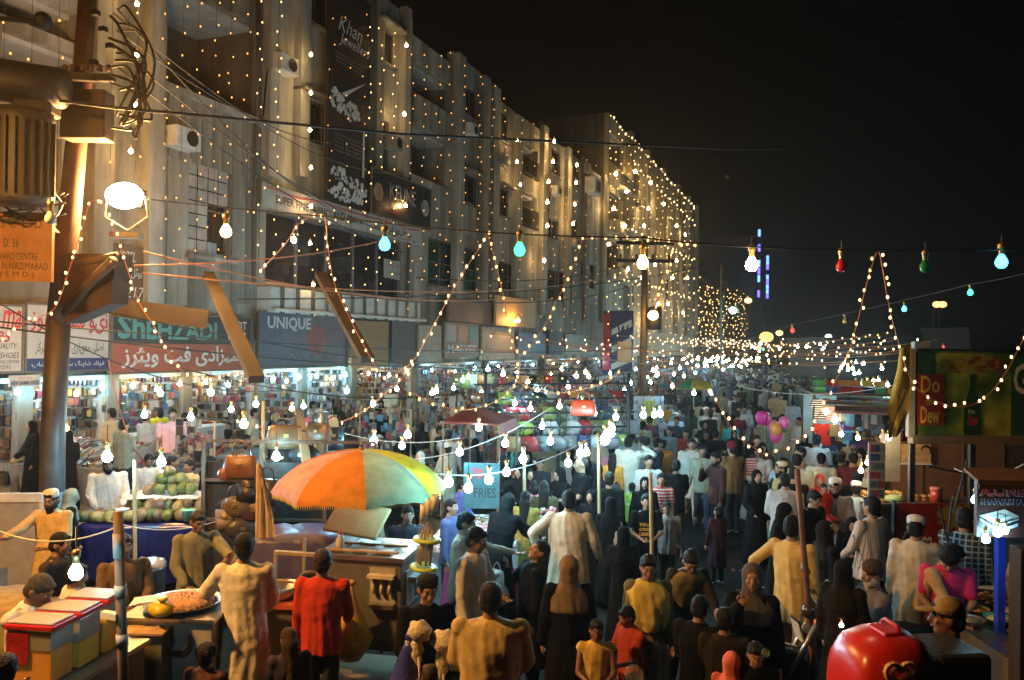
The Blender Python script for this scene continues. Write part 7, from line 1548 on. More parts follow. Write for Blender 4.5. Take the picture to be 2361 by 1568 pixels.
for i, (lx, ly, lz, cn, c, st_) in enumerate([(-.75, -.15, 2.5, 'black and yellow banded', (.02, .02, .02), 1), (-.45, -.16, 2.48, 'red banded', (.4, .08, .05), 1), (-.12, -.15, 2.5, 'blue banded', (.05, .12, .4), 1), (.22, -.16, 2.48, 'yellow banded', (.5, .4, .05), 1), (.55, -.15, 2.5, 'grey banded', (.2, .2, .2), 1), (.85, -.14, 2.5, 'brown banded', (.2, .1, .05), 1), (-.7, -.2, 1.9, 'plain red', (.5, .03, .02), 0), (-.35, -.22, 1.85, 'plain black', (.02, .02, .02), 0), (0, -.2, 1.85, 'plain white', (.55, .55, .55), 0), (-.6, -.25, 1.4, 'denim blue', (.03, .05, .12), 0)]):
    o = bpy.data.objects.new('hanging_shirt', tms if st_ else tme); C.objects.link(o); o.location = tb_+sq @ Vector((lx, ly, lz)); o.rotation_euler = (0, 0, vz-.2+srn.uniform(-.2, .2)); o.color = lin(c); tag(o, cn+' shirt hanging at the front of the clothes stall', 'clothes')
for k in range(22):
    cn, c = srn.choice(SC_+[('pink', (.6, .2, .3)), ('turquoise', (.05, .4, .4))]); lx, ly, lz = -.6+1.5*srn.random(), srn.uniform(-.1, .5), .87
    o = MB(); s_ = srn.uniform(.05, .1); o.lathe([(.001, 0), (s_, 0), (s_*.9, s_*1.2), (s_*.3, s_*2.6), (.001, s_*2.9)], n=10); o = o.build('toy_cone', 'gloss', None, True, c); o.location = tb_+sq @ Vector((lx, ly, lz)); lb = cn+' cone-shaped toy on the clothes stall shelf'; tag(o, lb, 'toy', lb)
for k in range(9):
    o = MB(); o.ball((0, 0, 0), (.05, .03, .06), 8, 6); o.tube([(0, 0, .05), (0, 0, .2)], .004, 4); cn, c = srn.choice(SC_); o = o.build('hanging_toy', 'gloss', None, True, c); o.location = tb_+sq @ Vector((.1+.1*k, -.2, 1.35+.05*(k % 3))); lb = cn+' small toy dangling at the clothes stall'; tag(o, lb, 'toy', lb)
r, a, u, W_, H_ = board('toy_display_panel', 2002, 2040, 1020, 1150, 11.4, 'paint', 'tall white display card of blue and red packets beside the brown wall', 'display card', color=(.5, .47, .42), th=.03)
for i in range(3):
    for j in range(6): MB().b2((W_*(.08+.3*i), -.015, H_*(.04+.16*j)), (W_*(.32+.3*i), -.002, H_*(.16+.16*j))).build('packet', 'paint', r, color=srn.choice([(.05, .12, .4), (.4, .05, .1), (.1, .2, .3), (.3, .3, .35)]))
r, a, u, W_, H_ = board('lit_white_sheet', 2030, 2075, 1000, 1110, 11.9, 'paint', 'pale sheet lit by a warm bulb between the toy stall and the billboard', 'sheet', color=(.5, .42, .32), th=.02)
for x, y, d, k_, lb in ((2182-133, 1008, 11.5, 'white', 'warm bulb glowing at the pale sheet'), (2000, 1080-15, 12.5, 'white', 'warm bulb in the toy stall'), (1985, 1098-15, 12.5, 'white', 'lower warm bulb in the toy stall'), (2012, 1040, 12.3, 'white', 'warm bulb over the hanging toys'), (1978, 1008, 13, 'orange', 'orange bulb under the hanging shirts'), (1940, 1000, 13.5, 'white', 'bulb on the left of the toy stall'), (2035, 1005, 12, 'orange', 'orange bulb near the display card')):
    bulb(at_d(x, y, d), k_, .8, lb, cord=.15)
# bright stall edge column farther up
for k, (x, y, d) in enumerate(((1925, 885, 24), (1915, 905, 22), (1930, 925, 20), (1905, 940, 19), (1925, 960, 17), (1900, 870, 28), (1918, 855, 32))):
    p = at_d(x, y, d); r = thing('side_stall', (p.x+.5, p.y, 0), 0, ['first', 'second', 'third', 'fourth', 'fifth', 'sixth', 'seventh'][k]+' small packed stall in the line receding beyond the clothes stall', 'stall'); g = MB()
    for j in range(70): g.cur = srn.randrange(8); g.box((srn.uniform(-.3, .8), srn.uniform(-.6, .6), srn.uniform(.6, 2.3)), (srn.uniform(.08, .3), srn.uniform(.08, .3), srn.uniform(.1, .35)), srn.uniform(0, 1))
    g.build('stall_goods', gmat('bangles'), r, kind='stuff'); MB().b2((-.4, -.7, 0), (.9, .7, .6)).build('stall_bench', 'dwood', r); MB().b2((-.5, -.8, 2.4), (1.1, .8, 2.45)).build('stall_roof', 'cloth', r, color=srn.choice([(.1, .15, .25), (.25, .1, .08), (.3, .28, .2)]))
    bulb(Vector((p.x, p.y-.3, 2.25)), ('cool', 'white')[k % 2], 1.3, ['first', 'second', 'third', 'fourth', 'fifth', 'sixth', 'seventh'][k]+' bulb in the line of stalls beyond the clothes stall', cord=.1)
# left bank of far stalls with awnings
for k in range(14):
    y_ = 20+k*4.6; x_ = -8.2+.6*math.sin(k*2)
    r = thing('side_stall', (x_, y_, 0), 0, 'packed small-goods stall, one of the line along the left edge of the road', 'stall', 'stalls along the left edge of the road'); g = MB()
    for j in range(110): g.cur = srn.randrange(8); g.box((srn.uniform(-.6, .6), srn.uniform(-1.5, 1.5), srn.uniform(.7, 2.2)), (srn.uniform(.06, .25), srn.uniform(.08, .25), srn.uniform(.1, .3)), srn.uniform(0, 1))
    g.build('stall_goods', gmat('bangles' if k % 3 else 'bags'), r, kind='stuff'); MB().b2((-.6, -1.5, 0), (.6, 1.5, .7)).build('stall_bench', 'dwood', r)
    g = MB()
    for a in (-.6, .6):
        for b_ in (-1.5, 1.5): g.b2((a-.02, b_-.02, .7), (a+.02, b_+.02, 2.4))
    g.build('post', 'iron', r)
    if k % 3 == 1: MB().b2((-.8, -1.7, 2.4), (.8, 1.7, 2.44)).build('stall_roof', 'cloth', r, color=srn.choice([(.1, .12, .2), (.3, .08, .06), (.35, .32, .25)]))
# the maze of small tables in the left-hand market
for k in range(20):
    y_ = 11.6+k*1.05; x_ = (-11.6, -9.6, -7.9)[k % 3]+srn.uniform(-.3, .3)
    if y_ < 14 and k % 3 == 2: continue
    ks_ = ('shoes', 'bags', 'bangles')[k % 3]; goods_table(Vector((x_, y_, 0)), srn.uniform(-.15, .15), srn.uniform(1.0, 1.5), srn.uniform(1.0, 1.6), .85, 'the %s %s table in the maze of small stalls, counted from the nearest' % ('first second third fourth fifth sixth seventh'.split()[k//3], ('shoe', 'leather goods', 'trinket')[k % 3]), ks_, '%s spread on the %s such table in the maze of small stalls' % (('shoes', 'leather goods', 'trinkets')[k % 3], 'first second third fourth fifth sixth seventh'.split()[k//3]), kind=('shoe', 'box', 'box')[k % 3], skirt=srn.choice([None, (.1, .1, .12), (.2, .17, .14)]))
    q = MB(); gs = gmat(ks_)
    for j in range(60): q.cur = srn.randrange(len(gs)); q.box((srn.uniform(-.6, .6), srn.uniform(-.05, .05), srn.uniform(1.2, 2.1)), (srn.uniform(.06, .16), .06, srn.uniform(.08, .22)), srn.uniform(-.6, .6))
    r = thing('hanging_goods', (x_, y_+.7, 0), srn.uniform(-.3, .3), 'row of goods hung on a bamboo bar in the maze of small stalls', 'display rack', 'hanging goods in the maze of small stalls'); q.build('hung_goods', gs, r, kind='stuff')
    MB().tube([(-.65, 0, 0), (-.65, 0, 2.15), (.65, 0, 2.15), (.65, 0, 0)], .02, 6).build('bamboo_frame', 'wood', r)
# pink cartoonless foil balloons, a cluster held above the crowd
bc = at_d(1775, 985, 19); 
for k in range(9):
    c = [(.75, .06, .3), (.75, .1, .35), (.8, .3, .06), (.75, .05, .28), (.7, .1, .3), (.1, .3, .15), (.8, .08, .35), (.75, .2, .4), (.65, .05, .3)][k]; p = bc+Vector((srn.uniform(-.32, .32), srn.uniform(-.2, .2), srn.uniform(-.35, .3)))
    r = thing('balloon', p, srn.uniform(-.5, .5), ['big magenta', 'pink', 'orange', 'deep pink', 'topmost pink', 'green', 'bright pink', 'pale pink', 'dark pink'][k]+' foil balloon in the bunch held above the crowd', 'balloon')
    MB().ball((0, 0, 0), (.13, .08, .16), 14, 10).build('foil_skin', 'gloss', r, True, c); MB().tube([(0, 0, -.2), bc-p+Vector((0, 0, -1.1))], .004, 4).build('string', 'wwire', r)
# red ice cream box with heart mark
bq = at_d(2036, 1480, 5.2); bz = vz+.12; r = thing('ice_cream_box', (bq.x, bq.y, 0), bz, 'glossy red ice cream tricycle box with a cream double heart mark', 'ice cream box')
zt_ = at_d(2080, 1450, 5.2).z
g = MB(); sec = []
for x_, hy, z0, z1 in ((-.27, .2, .5, zt_-.3), (-.255, .25, .45, zt_-.14), (-.19, .27, .42, zt_-.05), (-.05, .28, .4, zt_-.01), (.1, .28, .4, zt_), (.17, .27, .42, zt_-.02), (.2, .24, .46, zt_-.06)):
    ring = []
    for k in range(20):
        t = 2*PI*k/20; c_, s_ = math.cos(t), math.sin(t); ring.append((x_, hy*math.copysign(abs(c_)**.45, c_), (z0+z1)/2+(z1-z0)/2*math.copysign(abs(s_)**.45, s_)))
    sec.append(ring)
V = [v for s_ in sec for v in s_]; Fc = [tuple(range(20)), tuple(120+k for k in range(20))[::-1]]
for i in range(6):
    for k in range(20): k2 = (k+1) % 20; Fc.append((i*20+k, (i+1)*20+k, (i+1)*20+k2, i*20+k2))
g.add(V, Fc); g.build('red_shell', mat('glossy_red_plastic', (.5, .022, .01), .28, var=.12, scale=4, bump=.02), r, True)
MB().b2((-.05, -.1, zt_-.03), (.1, .1, zt_+.004)).build('lid', MATS['glossy_red_plastic'], r, bevel=.015)
MB().tube([(.05, -.1, zt_+.01), (.05, -.06, zt_+.04), (.05, .06, zt_+.04), (.05, .1, zt_+.01)], .014, 8).build('lid_handle', MATS['glossy_red_plastic'], r, True)
def heart(s): return [(s*16*math.sin(t)**3/17, s*(13*math.cos(t)-5*math.cos(2*t)-2*math.cos(3*t)-math.cos(4*t))/17) for t in [2*PI*k/28 for k in range(29)]]
hm = mat('cream_logo', (.7, .5, .25), .4, var=0, bump=0)
for s_ in (.105, .058): MB().tube([(-.06+x_, -.284, zt_-.185+z_) for x_, z_ in heart(s_)], .016 if s_ > .1 else .013, 6).build('heart_mark', hm, r)
for a in (-.25, .28): MB().lathe([(.2, -.02), (.24, -.03), (.24, .03), (.2, .02)], (a, -.26, .24), 20, Matrix.Rotation(PI/2, 3, 'X')).build('wheel', 'rubber', r, True)
MB().b2((.22, -.24, .6), (.6, .2, zt_-.1)).build('seat_back', mat('worn_black_leather', (.025, .022, .02), .45, var=.3, scale=9, bump=.4), r, bevel=.04)
# motorcycle
pR, zR, rp = RIDER
mo = Vector((pR.x, pR.y, 0)); mz = rp.rotation_euler.z; mQ = Matrix.Rotation(mz, 3, 'Z')
r = thing('motorcycle', mo, mz, 'motorcycle ridden by the white-bearded man, with mirrors and a pale number card in front', 'motorcycle')
for y_ in (-1.0, .35): 
    w = MB().lathe([(.24, -.03), (.3, -.045), (.3, .045), (.24, .03)], (0, y_, .3), 26, Matrix.Rotation(PI/2, 3, 'Y')).build('wheel', 'rubber', r, True); MB().lathe([(.22, -.02), (.242, -.02), (.242, .02), (.22, .02)], (0, y_, .3), 24, Matrix.Rotation(PI/2, 3, 'Y')).build('rim', 'steel', w, True)
    sp_ = MB()
    for k in range(12): a_ = PI*k/6; sp_.tube([(0, y_, .3), (0, y_+.22*math.cos(a_), .3+.22*math.sin(a_))], .004, 3)
    sp_.build('spokes', 'steel', w)
MB().ball((0, -.28, .86), (.13, .27, .13), 14, 10).build('fuel_tank', 'gloss', r, True, (.25, .02, .02)); MB().b2((-.13, -.02, .76), (.13, .6, .84)).build('seat', 'rubber', r, bevel=.03); MB().ball((0, -.2, .48), (.15, .22, .17), 12, 8).build('engine', 'steel', r, True)
MB().tube([(-.38, -.5, 1.12), (-.2, -.6, 1.08), (0, -.62, 1.04), (.2, -.6, 1.08), (.38, -.5, 1.12)], .016, 8).build('handlebar', 'steel', r, True)
for sd in (-1, 1):
    MB().tube([(sd*.24, -.6, 1.09), (sd*.3, -.66, 1.3)], .008, 6).build('mirror_stalk', 'steel', r); MB().ball((sd*.31, -.67, 1.35), (.06, .02, .05), 12, 8).build('mirror', 'steel', r, True)
    MB().tube([(sd*.09, -.62, 1.0), (sd*.09, -.98, .3)], .025, 8).build('fork', 'steel', r, True); MB().ball((sd*.16, -.7, .92), (.035, .04, .035), 8, 6).build('indicator', 'gloss', r, True, (.7, .3, .03))
MB().ball((0, -.72, .98), (.08, .08, .08), 14, 10).build('headlight', 'gloss', r, True, (.04, .03, .03)); MB().tube([(0, -1.3, .62), (0, -1.15, .68), (0, -.8, .6)], .02, 6).build('mudguard_stay', 'steel', r)
MB().box((0, -.84, .78), (.2, .015, .2), 0, Matrix.Rotation(.3, 3, 'X')).build('number_card', 'paint', r, color=(.55, .5, .4)); MB().box((0, -.853, .86), (.2, .015, .1), 0, Matrix.Rotation(.3, 3, 'X')).build('dark_card_top', 'rubber', r)
MB().tube([(0, .3, .5), (.18, .5, .35), (.18, .85, .38)], [.03, .035, .04], 8).build('exhaust', 'steel', r, True); MB().ball((0, .68, .8), (.06, .03, .04), 10, 7).build('tail_light', 'gloss', r, True, (.4, .02, .02))
bulb(at_d(1940, 1440, 6.3), 'white', .35, 'tiny lit lamp at the front of the motorcycle', cord=0)
# carried bags and handheld things
def bagp(x, y, d, c, sc_, lb, m='gloss', rz=0, cat='carrier bag'):
    r = thing('carrier_bag', at_d(x, y, d), rz, lb, cat); g = MB(); g.lathe([(.05, .08), (.09, .04), (.12, -.04), (.14, -.12), (.15, -.2), (.14, -.27), (.09, -.31), (.001, -.31)], n=16); g.v = [(x_*srn.uniform(.78, 1.15), y_*srn.uniform(.45, .75), z_+srn.uniform(-.02, .02)) for x_, y_, z_ in g.v]; c = tuple(v*.6 for v in c); o = g.build('bag_body', m, r, True, c); r.scale = (sc_,)*3; MB().tube([(-.05, 0, .06), (-.03, 0, .14), (0, 0, .17), (.03, 0, .14), (.05, 0, .06)], .008, 5).build('handle', m, r, False, c)
def D_(k): r_, i_ = P[k]; return (CM.transposed() @ (r_.location-EYE)).z*-1
clearb = mat('thin_plastic', objcol=True, rough=.2, alpha=.75, var=.2, scale=8, bump=.5)
bagp(1145, 1350-20, D_('cloak_stall')-.25, (.6, .5, .45), 1.1, 'clear carrier bag of snacks held by the cloaked woman at the white table', clearb)
bagp(1428, 1225, D_('letter_boy')-.25, (.55, .45, .3), .85, 'cream shoulder bag beside the boy with the lettered shirt', 'leather', cat='shoulder bag')
bagp(1432, 1290, D_('letter_boy')-.35, (.25, .32, .6), .95, 'pale blue carrier bag held by the boy with the lettered shirt', clearb); bagp(1470, 1320, D_('letter_boy')-.3, (.12, .1, .35), .9, 'violet carrier bag held lower by the boy with the lettered shirt', clearb)
bagp(1628, 1200, D_('walker')-.1, (.4, .5, .55), .9, 'light carrier bag in the hand of the walking man in white', clearb); bagp(1728, 1160, D_('parcel')-.3, (.6, .6, .6), 1.1, 'clear white bag carried by the man with the packet', clearb)
r, a, u, W_, H_ = board('striped_packet', 1722, 1742, 1060, 1105, D_('parcel')-.1, patmat('striped_packet_print', 'hstripe'), 'red and white striped packet under the arm of the man in the pale kurta', 'packet', th=.08, color=(.5, .1, .08)); MB().b2((0, -.004, H_), (W_, .08, H_+.02)).build('fold', 'paint', r, color=(.6, .5, .5))
r, a, u, W_, H_ = board('white_packet', 1742, 1762, 1085, 1105, D_('parcel')-.35, 'paint', 'small white packet in the hands of the man in the pale kurta', 'packet', th=.05, color=(.65, .65, .62)); MB().b2((.0, -.003, H_*.4), (W_, 0, H_*.6)).build('label', ink['grey'], r)
bl_ = at_d(905, 1500, 6.6); r = thing('blue_sack', (bl_.x, bl_.y, 0), 0, 'tall translucent blue plastic sack beside the youth holding wool', 'sack'); g = MB(); g.lathe([(.001, .02), (.22, .05), (.24, .4), (.16, .8), (.06, 1.2), (.03, 1.28)], n=18); g.v = [(x_*(1+.15*math.sin(z_*9+y_*20))+.12*z_, y_*.7, z_) for x_, y_, z_ in g.v]; g.build('sack_body', mat('blue_plastic', (.05, .06, .4), .25, var=.4, bump=.6), r, True); MB().ball((.155, 0, 1.3), (.04, .03, .04), 8, 6).build('knot', MATS['blue_plastic'], r, True)
for x, y, s_, lb in ((968, 1455, 1.0, 'ball of white wool in the hands of the youth in black'), (1025, 1480, 1.15, 'larger bundle of white wool right of the youth in black')):
    r = thing('wool_bundle', at_d(x, y, D_('wool')-.4), 0, lb, 'wool'); g = MB(); g.ball((0, 0, 0), (.1*s_, .08*s_, .085*s_), 14, 10); g.ball((-.02, 0, -.14*s_), (.05*s_, .04, .13*s_), 12, 9); g.v = [(x_+.012*math.sin(z_*70), y_, z_+.012*math.sin(x_*60)) for x_, y_, z_ in g.v]; g.build('wool', mat('white_wool', (.6, .52, .4), .95, var=.3, scale=30, bump=1, bscale=50), r, True); MB().tube([(0, -.02, -.2*s_), (.02, -.02, -.36*s_), (-.01, -.02, -.42*s_)], .012, 5).build('loose_strand', MATS['white_wool'], r, True)
rt, it = P['letter_boy']; fa = rt.rotation_euler.z; lq = Matrix.Rotation(fa, 3, 'Z'); s_ = it['s']
for k, wd in enumerate(('THE LAST', 'CONCERT', 'LIBERTY', 'TOUR')):
    text(wd, rt, ink['yellow'], rt.location+lq @ Vector((-.12*s_, -.149*s_, it['T']((0, 0, .34-.075*k)).z)), lq @ Vector((1, 0, 0)), UZ, (.23 if k < 3 else .13)*s_, .05*s_, name='shirt_print', bold=.03, ext=.0)
rt, it = P['green_boy']; fa = rt.rotation_euler.z; lq = Matrix.Rotation(fa, 3, 'Z'); s_ = it['s']
text('ISLAND 24', rt, ink['white'], rt.location+lq @ Vector((.1*s_, .147*s_, it['T']((0, 0, .3)).z)), lq @ Vector((-1, 0, 0)), UZ, .2*s_, .05*s_, name='shirt_print', bold=.03, ext=0)
# soap bubbles
bubm = mat('soap_film', (.6, .7, .8), .02, alpha=.12, var=0, bump=0, spec=1)
for i, (x, y, d, s_, lb) in enumerate(((1462, 1555, 4.6, .055, 'large soap bubble at the bottom edge'), (1515+115, 1165+-35, 7, .05, 'soap bubble before the walking man in white'), (1985-60, 1215, 6, .03, 'soap bubble before the bearded father'), (1860, 1448, 4.8, .03, 'soap bubble left of the motorcycle handlebar'), (1765, 1505, 4.6, .025, 'small soap bubble at the lower right of the dark girl'), (1677, 408, 5, .013, 'tiny soap bubble high against the night sky'))):
    o = MB().ball((0, 0, 0), s_, 20, 14).build('soap_bubble', bubm, None, True); o.location = at_d(x, y, d); tag(o, lb, 'bubble')
# ------------------------------------------------------------------ overhead wires, coloured bulbs and garlands
wd = 7.0
A_ = lambda x, y, d: at_d(x, y, d)
wire([A_(60, 222, 10.8), A_(260, 248, 10), A_(930, 310, 13), A_(1700, 345, 20), A_(2400, 342, 30)], .022, label='thick black cable crossing from the left pole over the whole street', sag=.0)
wire([A_(330, 458, 10.5), A_(760, 500, 7.6), A_(1130, 536, 7.2), A_(1480, 548, 7), A_(1745, 570, 6.9), A_(2025, 576, 7), A_(2420, 573, 7)], .008, 'wire', 'thin wire from the flood lamp across the sky carrying big coloured bulbs', sag=.01)
for x, y, k, s_, lb, d in ((116, 500, 'off_white', 1.1, 'unlit white bulb hanging left of the street pole', 7.2), (521, 530, 'orange', 1.15, 'glowing orange-white bulb in front of the papered window', 7.4), (887, 560, 'cyan', 1.15, 'glowing cyan bulb in front of the showroom', 7.2), (1198, 572, 'green', 1.15, 'glowing green bulb before the pilastered flats', 7.1), (1482, 602, 'yellow', 1.15, 'glowing yellow bulb before the bulb-covered block', 7.0), (1733, 606, 'white', 1.2, 'glowing white bulb left of the violet tower lights', 7), (1940, 610, 'off_red', 1.1, 'unlit red bulb against the black sky', 7), (2133, 612, 'off_green', 1.05, 'unlit green bulb against the black sky', 7), (2309, 600, 'cyan', 1.15, 'glowing cyan bulb at the right end of the wire', 7)):
    bulb(A_(x, y, d), k, s_, lb, cord=.06)
wire([A_(1700, 790, 26), A_(1830, 748, 18), A_(2240, 655, 11.5), A_(2420, 615, 10)], .008, label='second bulb wire slanting down to the road end', sag=.02)
for x, y, k, d, s_, lb in ((2237, 673, 'green', 11, .8, 'small green lit bulb on the slanting wire'), (2085, 711, 'cyan', 12.5, .8, 'small cyan lit bulb on the slanting wire'), (1948, 739, 'off_yellow', 14, .85, 'small yellow bulb on the slanting wire'), (1827, 761, 'red', 16, .9, 'small red lit bulb on the slanting wire'), (2185-10, 812-13, 'red', 16, .5, 'tiny red bulb beyond the sky garland'), (1760, 745+60, 'green', 30, .8, 'tiny green bulb far above the road')):
    bulb(A_(x, y, d), k, s_, lb, cord=.05)
for i, (p, q, m_, r_, sg, lb) in enumerate([((270, 20, 10.8), (760, 480, 20), 'wire', .012, .3, 'first cable running from the left pole to the flats'), ((270, 70, 10.8), (760, 330, 20), 'wire', .012, .3, 'second cable running from the left pole to the flats'), ((268, 110, 10.8), (960, 560, 22), 'wire', .012, .4, 'third cable running from the left pole to the flats'), ((265, 150, 10.8), (960, 590, 22), 'wire', .012, .4, 'fourth cable running from the left pole to the flats'), ((262, 30, 10.8), (900, 400, 21), 'wire', .01, .5, 'fifth thin cable above the balconies'),
    ((330, 580, 10.5), (1150, 690, 18), 'owire', .012, .25, 'upper orange cable crossing below the lamp'), ((310, 612, 10.5), (940, 540, 16), 'owire', .012, .15, 'orange cable rising to the right from the lamp'), ((330, 630, 10.5), (1400, 640, 26), 'owire', .012, .35, 'lower orange cable passing under the showroom'), ((0, 742, 11), (1500, 800, 30), 'wire', .012, .3, 'dark wire crossing the shop signs'), ((0, 755, 11), (1400, 830, 26), 'wire', .014, .4, 'second dark wire crossing the shop signs'), ((250, 720, 11), (1500, 850, 28), 'wire', .012, .5, 'third dark wire crossing the shop signs'), ((0, 700, 11), (650, 900, 15), 'wire', .01, .4, 'wire sloping down in front of the shoe shops'), ((420, 850, 12), (1100, 900, 18), 'wire', .012, .3, 'low wire before the watch shop'),
    ((550, 690, 15), (1740, 580, 40), 'wire', .015, .6, 'long wire running up the street to the far pole'), ((960, 640, 20), (1480, 600, 35), 'wire', .018, .4, 'wire to the top arm of the utility pole'), ((1000, 690, 20), (1480, 650, 35), 'wire', .018, .4, 'wire to the lower arm of the utility pole'), ((0, 1225, 7), (270, 1215, 6.2), 'wwire', .006, .1, 'pale cord tied from the taped pole to the left'), ((175, 1215, 6.5), (176, 1290, 6.4), 'wwire', .005, 0, 'flex of the bulb over the juice stand'), ((250, 1200, 11), (640, 1130, 10.8), 'wwire', .006, .3, 'white flex strung over the coconut stall'), ((870, 1060, 12.5), (1270, 940, 12.5), 'wwire', .007, .25, 'white flex holding the left of the hanging bulbs'), ((990, 1090, 10.5), (1400, 985, 11), 'wwire', .007, .25, 'white flex holding the front row of hanging bulbs'), ((750, 985, 13), (1060, 1010, 13), 'wwire', .007, .15, 'flex above the umbrella tip'), ((1700, 890, 17), (2100, 880, 14), 'wwire', .007, .2, 'thin flex over the crowd to the clothes stall'), ((250, 830, 10), (300, 1010, 10), 'owire', .006, .1, 'loose orange flex hanging at the big pole'),
    ((2200, 1080, 9), (2361, 1070, 8), 'wwire', .006, .1, 'flex to the shawarma kiosk'), ((2361, 130, 60), (1900, -20, 60), 'wire', .02, .5, 'faint wire high in the night sky')]):
    wire([A_(*p), A_(*q)], r_, m_, lb, sag=sg)
rw = random.Random(2)
for k in range(12):   # loops of cable hanging from the pole
    x0 = 262+rw.uniform(-15, 15); y0 = 20+k*17; x1 = 300+rw.uniform(-10, 40); pts = spline([A_(x0, y0, 10.7), A_(x0+rw.uniform(20, 60), y0+rw.uniform(0, 40), 10.5), A_(x1+20, y0+rw.uniform(60, 140), 10.5), A_(x0+rw.uniform(-10, 40), 240+rw.uniform(0, 60), 10.7)], 6)
    wire(pts, rw.choice([.012, .016, .02]), 'wire', 'black cable loop drooping from the upper part of the big left pole', n=1, group='cable loops on the big left pole')
for k in range(10):
    x0 = 100+rw.uniform(-100, 30); pts = spline([A_(x0-40, 470+rw.uniform(-20, 20), 10.6), A_(x0, 480+rw.uniform(-40, 40), 10.4), A_(140+rw.uniform(-10, 20), 500+rw.uniform(-60, 40), 10.8)], 6); wire(pts, .012, 'wire', 'tangled black cable beside the ribbed transformer', n=1, group='tangled cables beside the transformer')
# garlands (polyline in the frame, depth)
gar = [([(-20, 800), (60, 742), (125, 712), (160, 620), (190, 525), (210, 465), (240, 470)], 9.5, 'garland climbing to the flood lamp from the left edge'), ([(240, 470), (268, 540), (300, 640), (322, 700), (360, 760), (400, 830), (450, 872), (560, 858)], 10, 'garland falling from the flood lamp across the teal-lettered sign'),
       ([(600, 625), (660, 560), (690, 515), (745, 495), (755, 560), (770, 650), (800, 720), (835, 790), (870, 850)], 11, 'garland peaking at the fabric banner'), ([(870, 850), (890, 872), (950, 835), (1000, 750), (1062, 640), (1125, 540)], 11.5, 'garland rising right of the slate blue sign'),
       ([(1125, 540), (1142, 600), (1160, 680), (1172, 745), (1200, 820), (1250, 760), (1285, 690), (1310, 640), (1345, 552)], 13, 'garland with its dip at the balcony box'), ([(1345, 552), (1380, 548), (1440, 545), (1480, 550), (1560, 560), (1610, 562)], 14, 'level garland before the bulb-covered block'), ([(1600, 565), (1560, 570), (1540, 620), (1515, 690), (1508, 720)], 20, 'orange-wired garland dropping to the amber pole lamp'),
       ([(1948, 840), (1962, 795), (1978, 740), (1992, 680), (2008, 620), (2025, 580), (2035, 620), (2045, 680), (2058, 740), (2072, 790), (2090, 850)], 8.0, 'tall peaked garland against the black sky'), ([(2090, 850), (2108, 888), (2135, 912), (2175, 932), (2215, 938), (2255, 928), (2290, 898), (2325, 850), (2350, 800), (2380, 750)], 8.0, 'garland sagging across the green billboard'),
       ([(1640, 900), (1655, 930), (1672, 962), (1700, 1005), (1735, 1030), (1770, 1046), (1812, 1035), (1850, 1005), (1880, 970), (1905, 925), (1925, 880), (1948, 840)], 9.5, 'garland sagging low over the crowd in the road'), ([(550, 975), (600, 985), (660, 1000), (700, 992), (760, 978), (800, 968), (850, 940), (890, 905), (930, 870), (955, 840)], 12, 'garland dipping over the timber beams'),
       ([(950, 905), (1000, 930), (1060, 945), (1120, 935), (1160, 915), (1190, 880), (1200, 830)], 13, 'garland along the edge of the maroon canopy'), ([(1190, 880), (1260, 905), (1330, 900), (1400, 880), (1430, 850)], 15, 'garland over the hanging handbags')]
for P_, d, lb in gar:
    pts = spline([A_(x, y, d) for x, y in P_], 5); light_string(pts, .125*d/9, .00165*d, 'warm' if d > 12 else 'white', lb, wr=.0045*d/8, jit=.03)
# vertical strings on the facade
frn = random.Random(9); names = []
def fstring(x, yt, yb, kind='amber', r=.02, step=.34, X=FX+.62, lb=''):
    y0, z0 = F(x, yt, X); y1, z1 = F(x, yb, X)
    light_string([(X, y0, z0), (X, y0, z1)], step*frn.uniform(.85, 1.2), r, kind, lb, wire_m='wire', wr=.006, jit=.11, group='fairy light strings hanging on the flats' )
def band(x0, x1, dx, yt, yb, where, **k):
    x = x0
    while x < x1: fstring(x+frn.uniform(-3, 3), yt(x) if callable(yt) else yt, yb+frn.uniform(-40, 30), lb='fairy light string hanging on '+where, **k); x += dx
band(12, 370, 62, -30, 420, 'the flats behind the big pole', kind='deep', r=.02, step=.7)
band(385, 600, 38, -30, 660, 'the flats with the pale balcony ceiling', kind='deep', r=.018, step=.5)
band(603, 672, 42, -30, 640, 'the left edge of the warm-lit tower', r=.019, step=.42); band(852, 945, 31, lambda x: max(0, 60+(x-850)*.2), 690, 'the right part of the warm-lit tower', r=.02, step=.42)
band(690, 850, 40, 480, 700, 'the showroom window', r=.018, step=.45); band(765, 848, 40, -20, 480, 'the tall black banner', kind='deep', r=.016, step=.8, X=FX+.68)
band(950, 1195, 31, lambda x: 118+(max(0, x-1040))*.9 if x > 1035 else 125, 700, 'the pilastered flats', kind='deep', r=.021, step=.5); band(1205, 1400, 25, lambda x: 275+(x-1205)*.62, 760, 'the narrow-windowed flats', kind='deep', r=.023, step=.6)
band(1410, 1600, 13, lambda x: 270+(x-1410)*1.1, 800, 'the bulb-covered block', kind='amber', r=.034, step=.8, X=FX+.95)
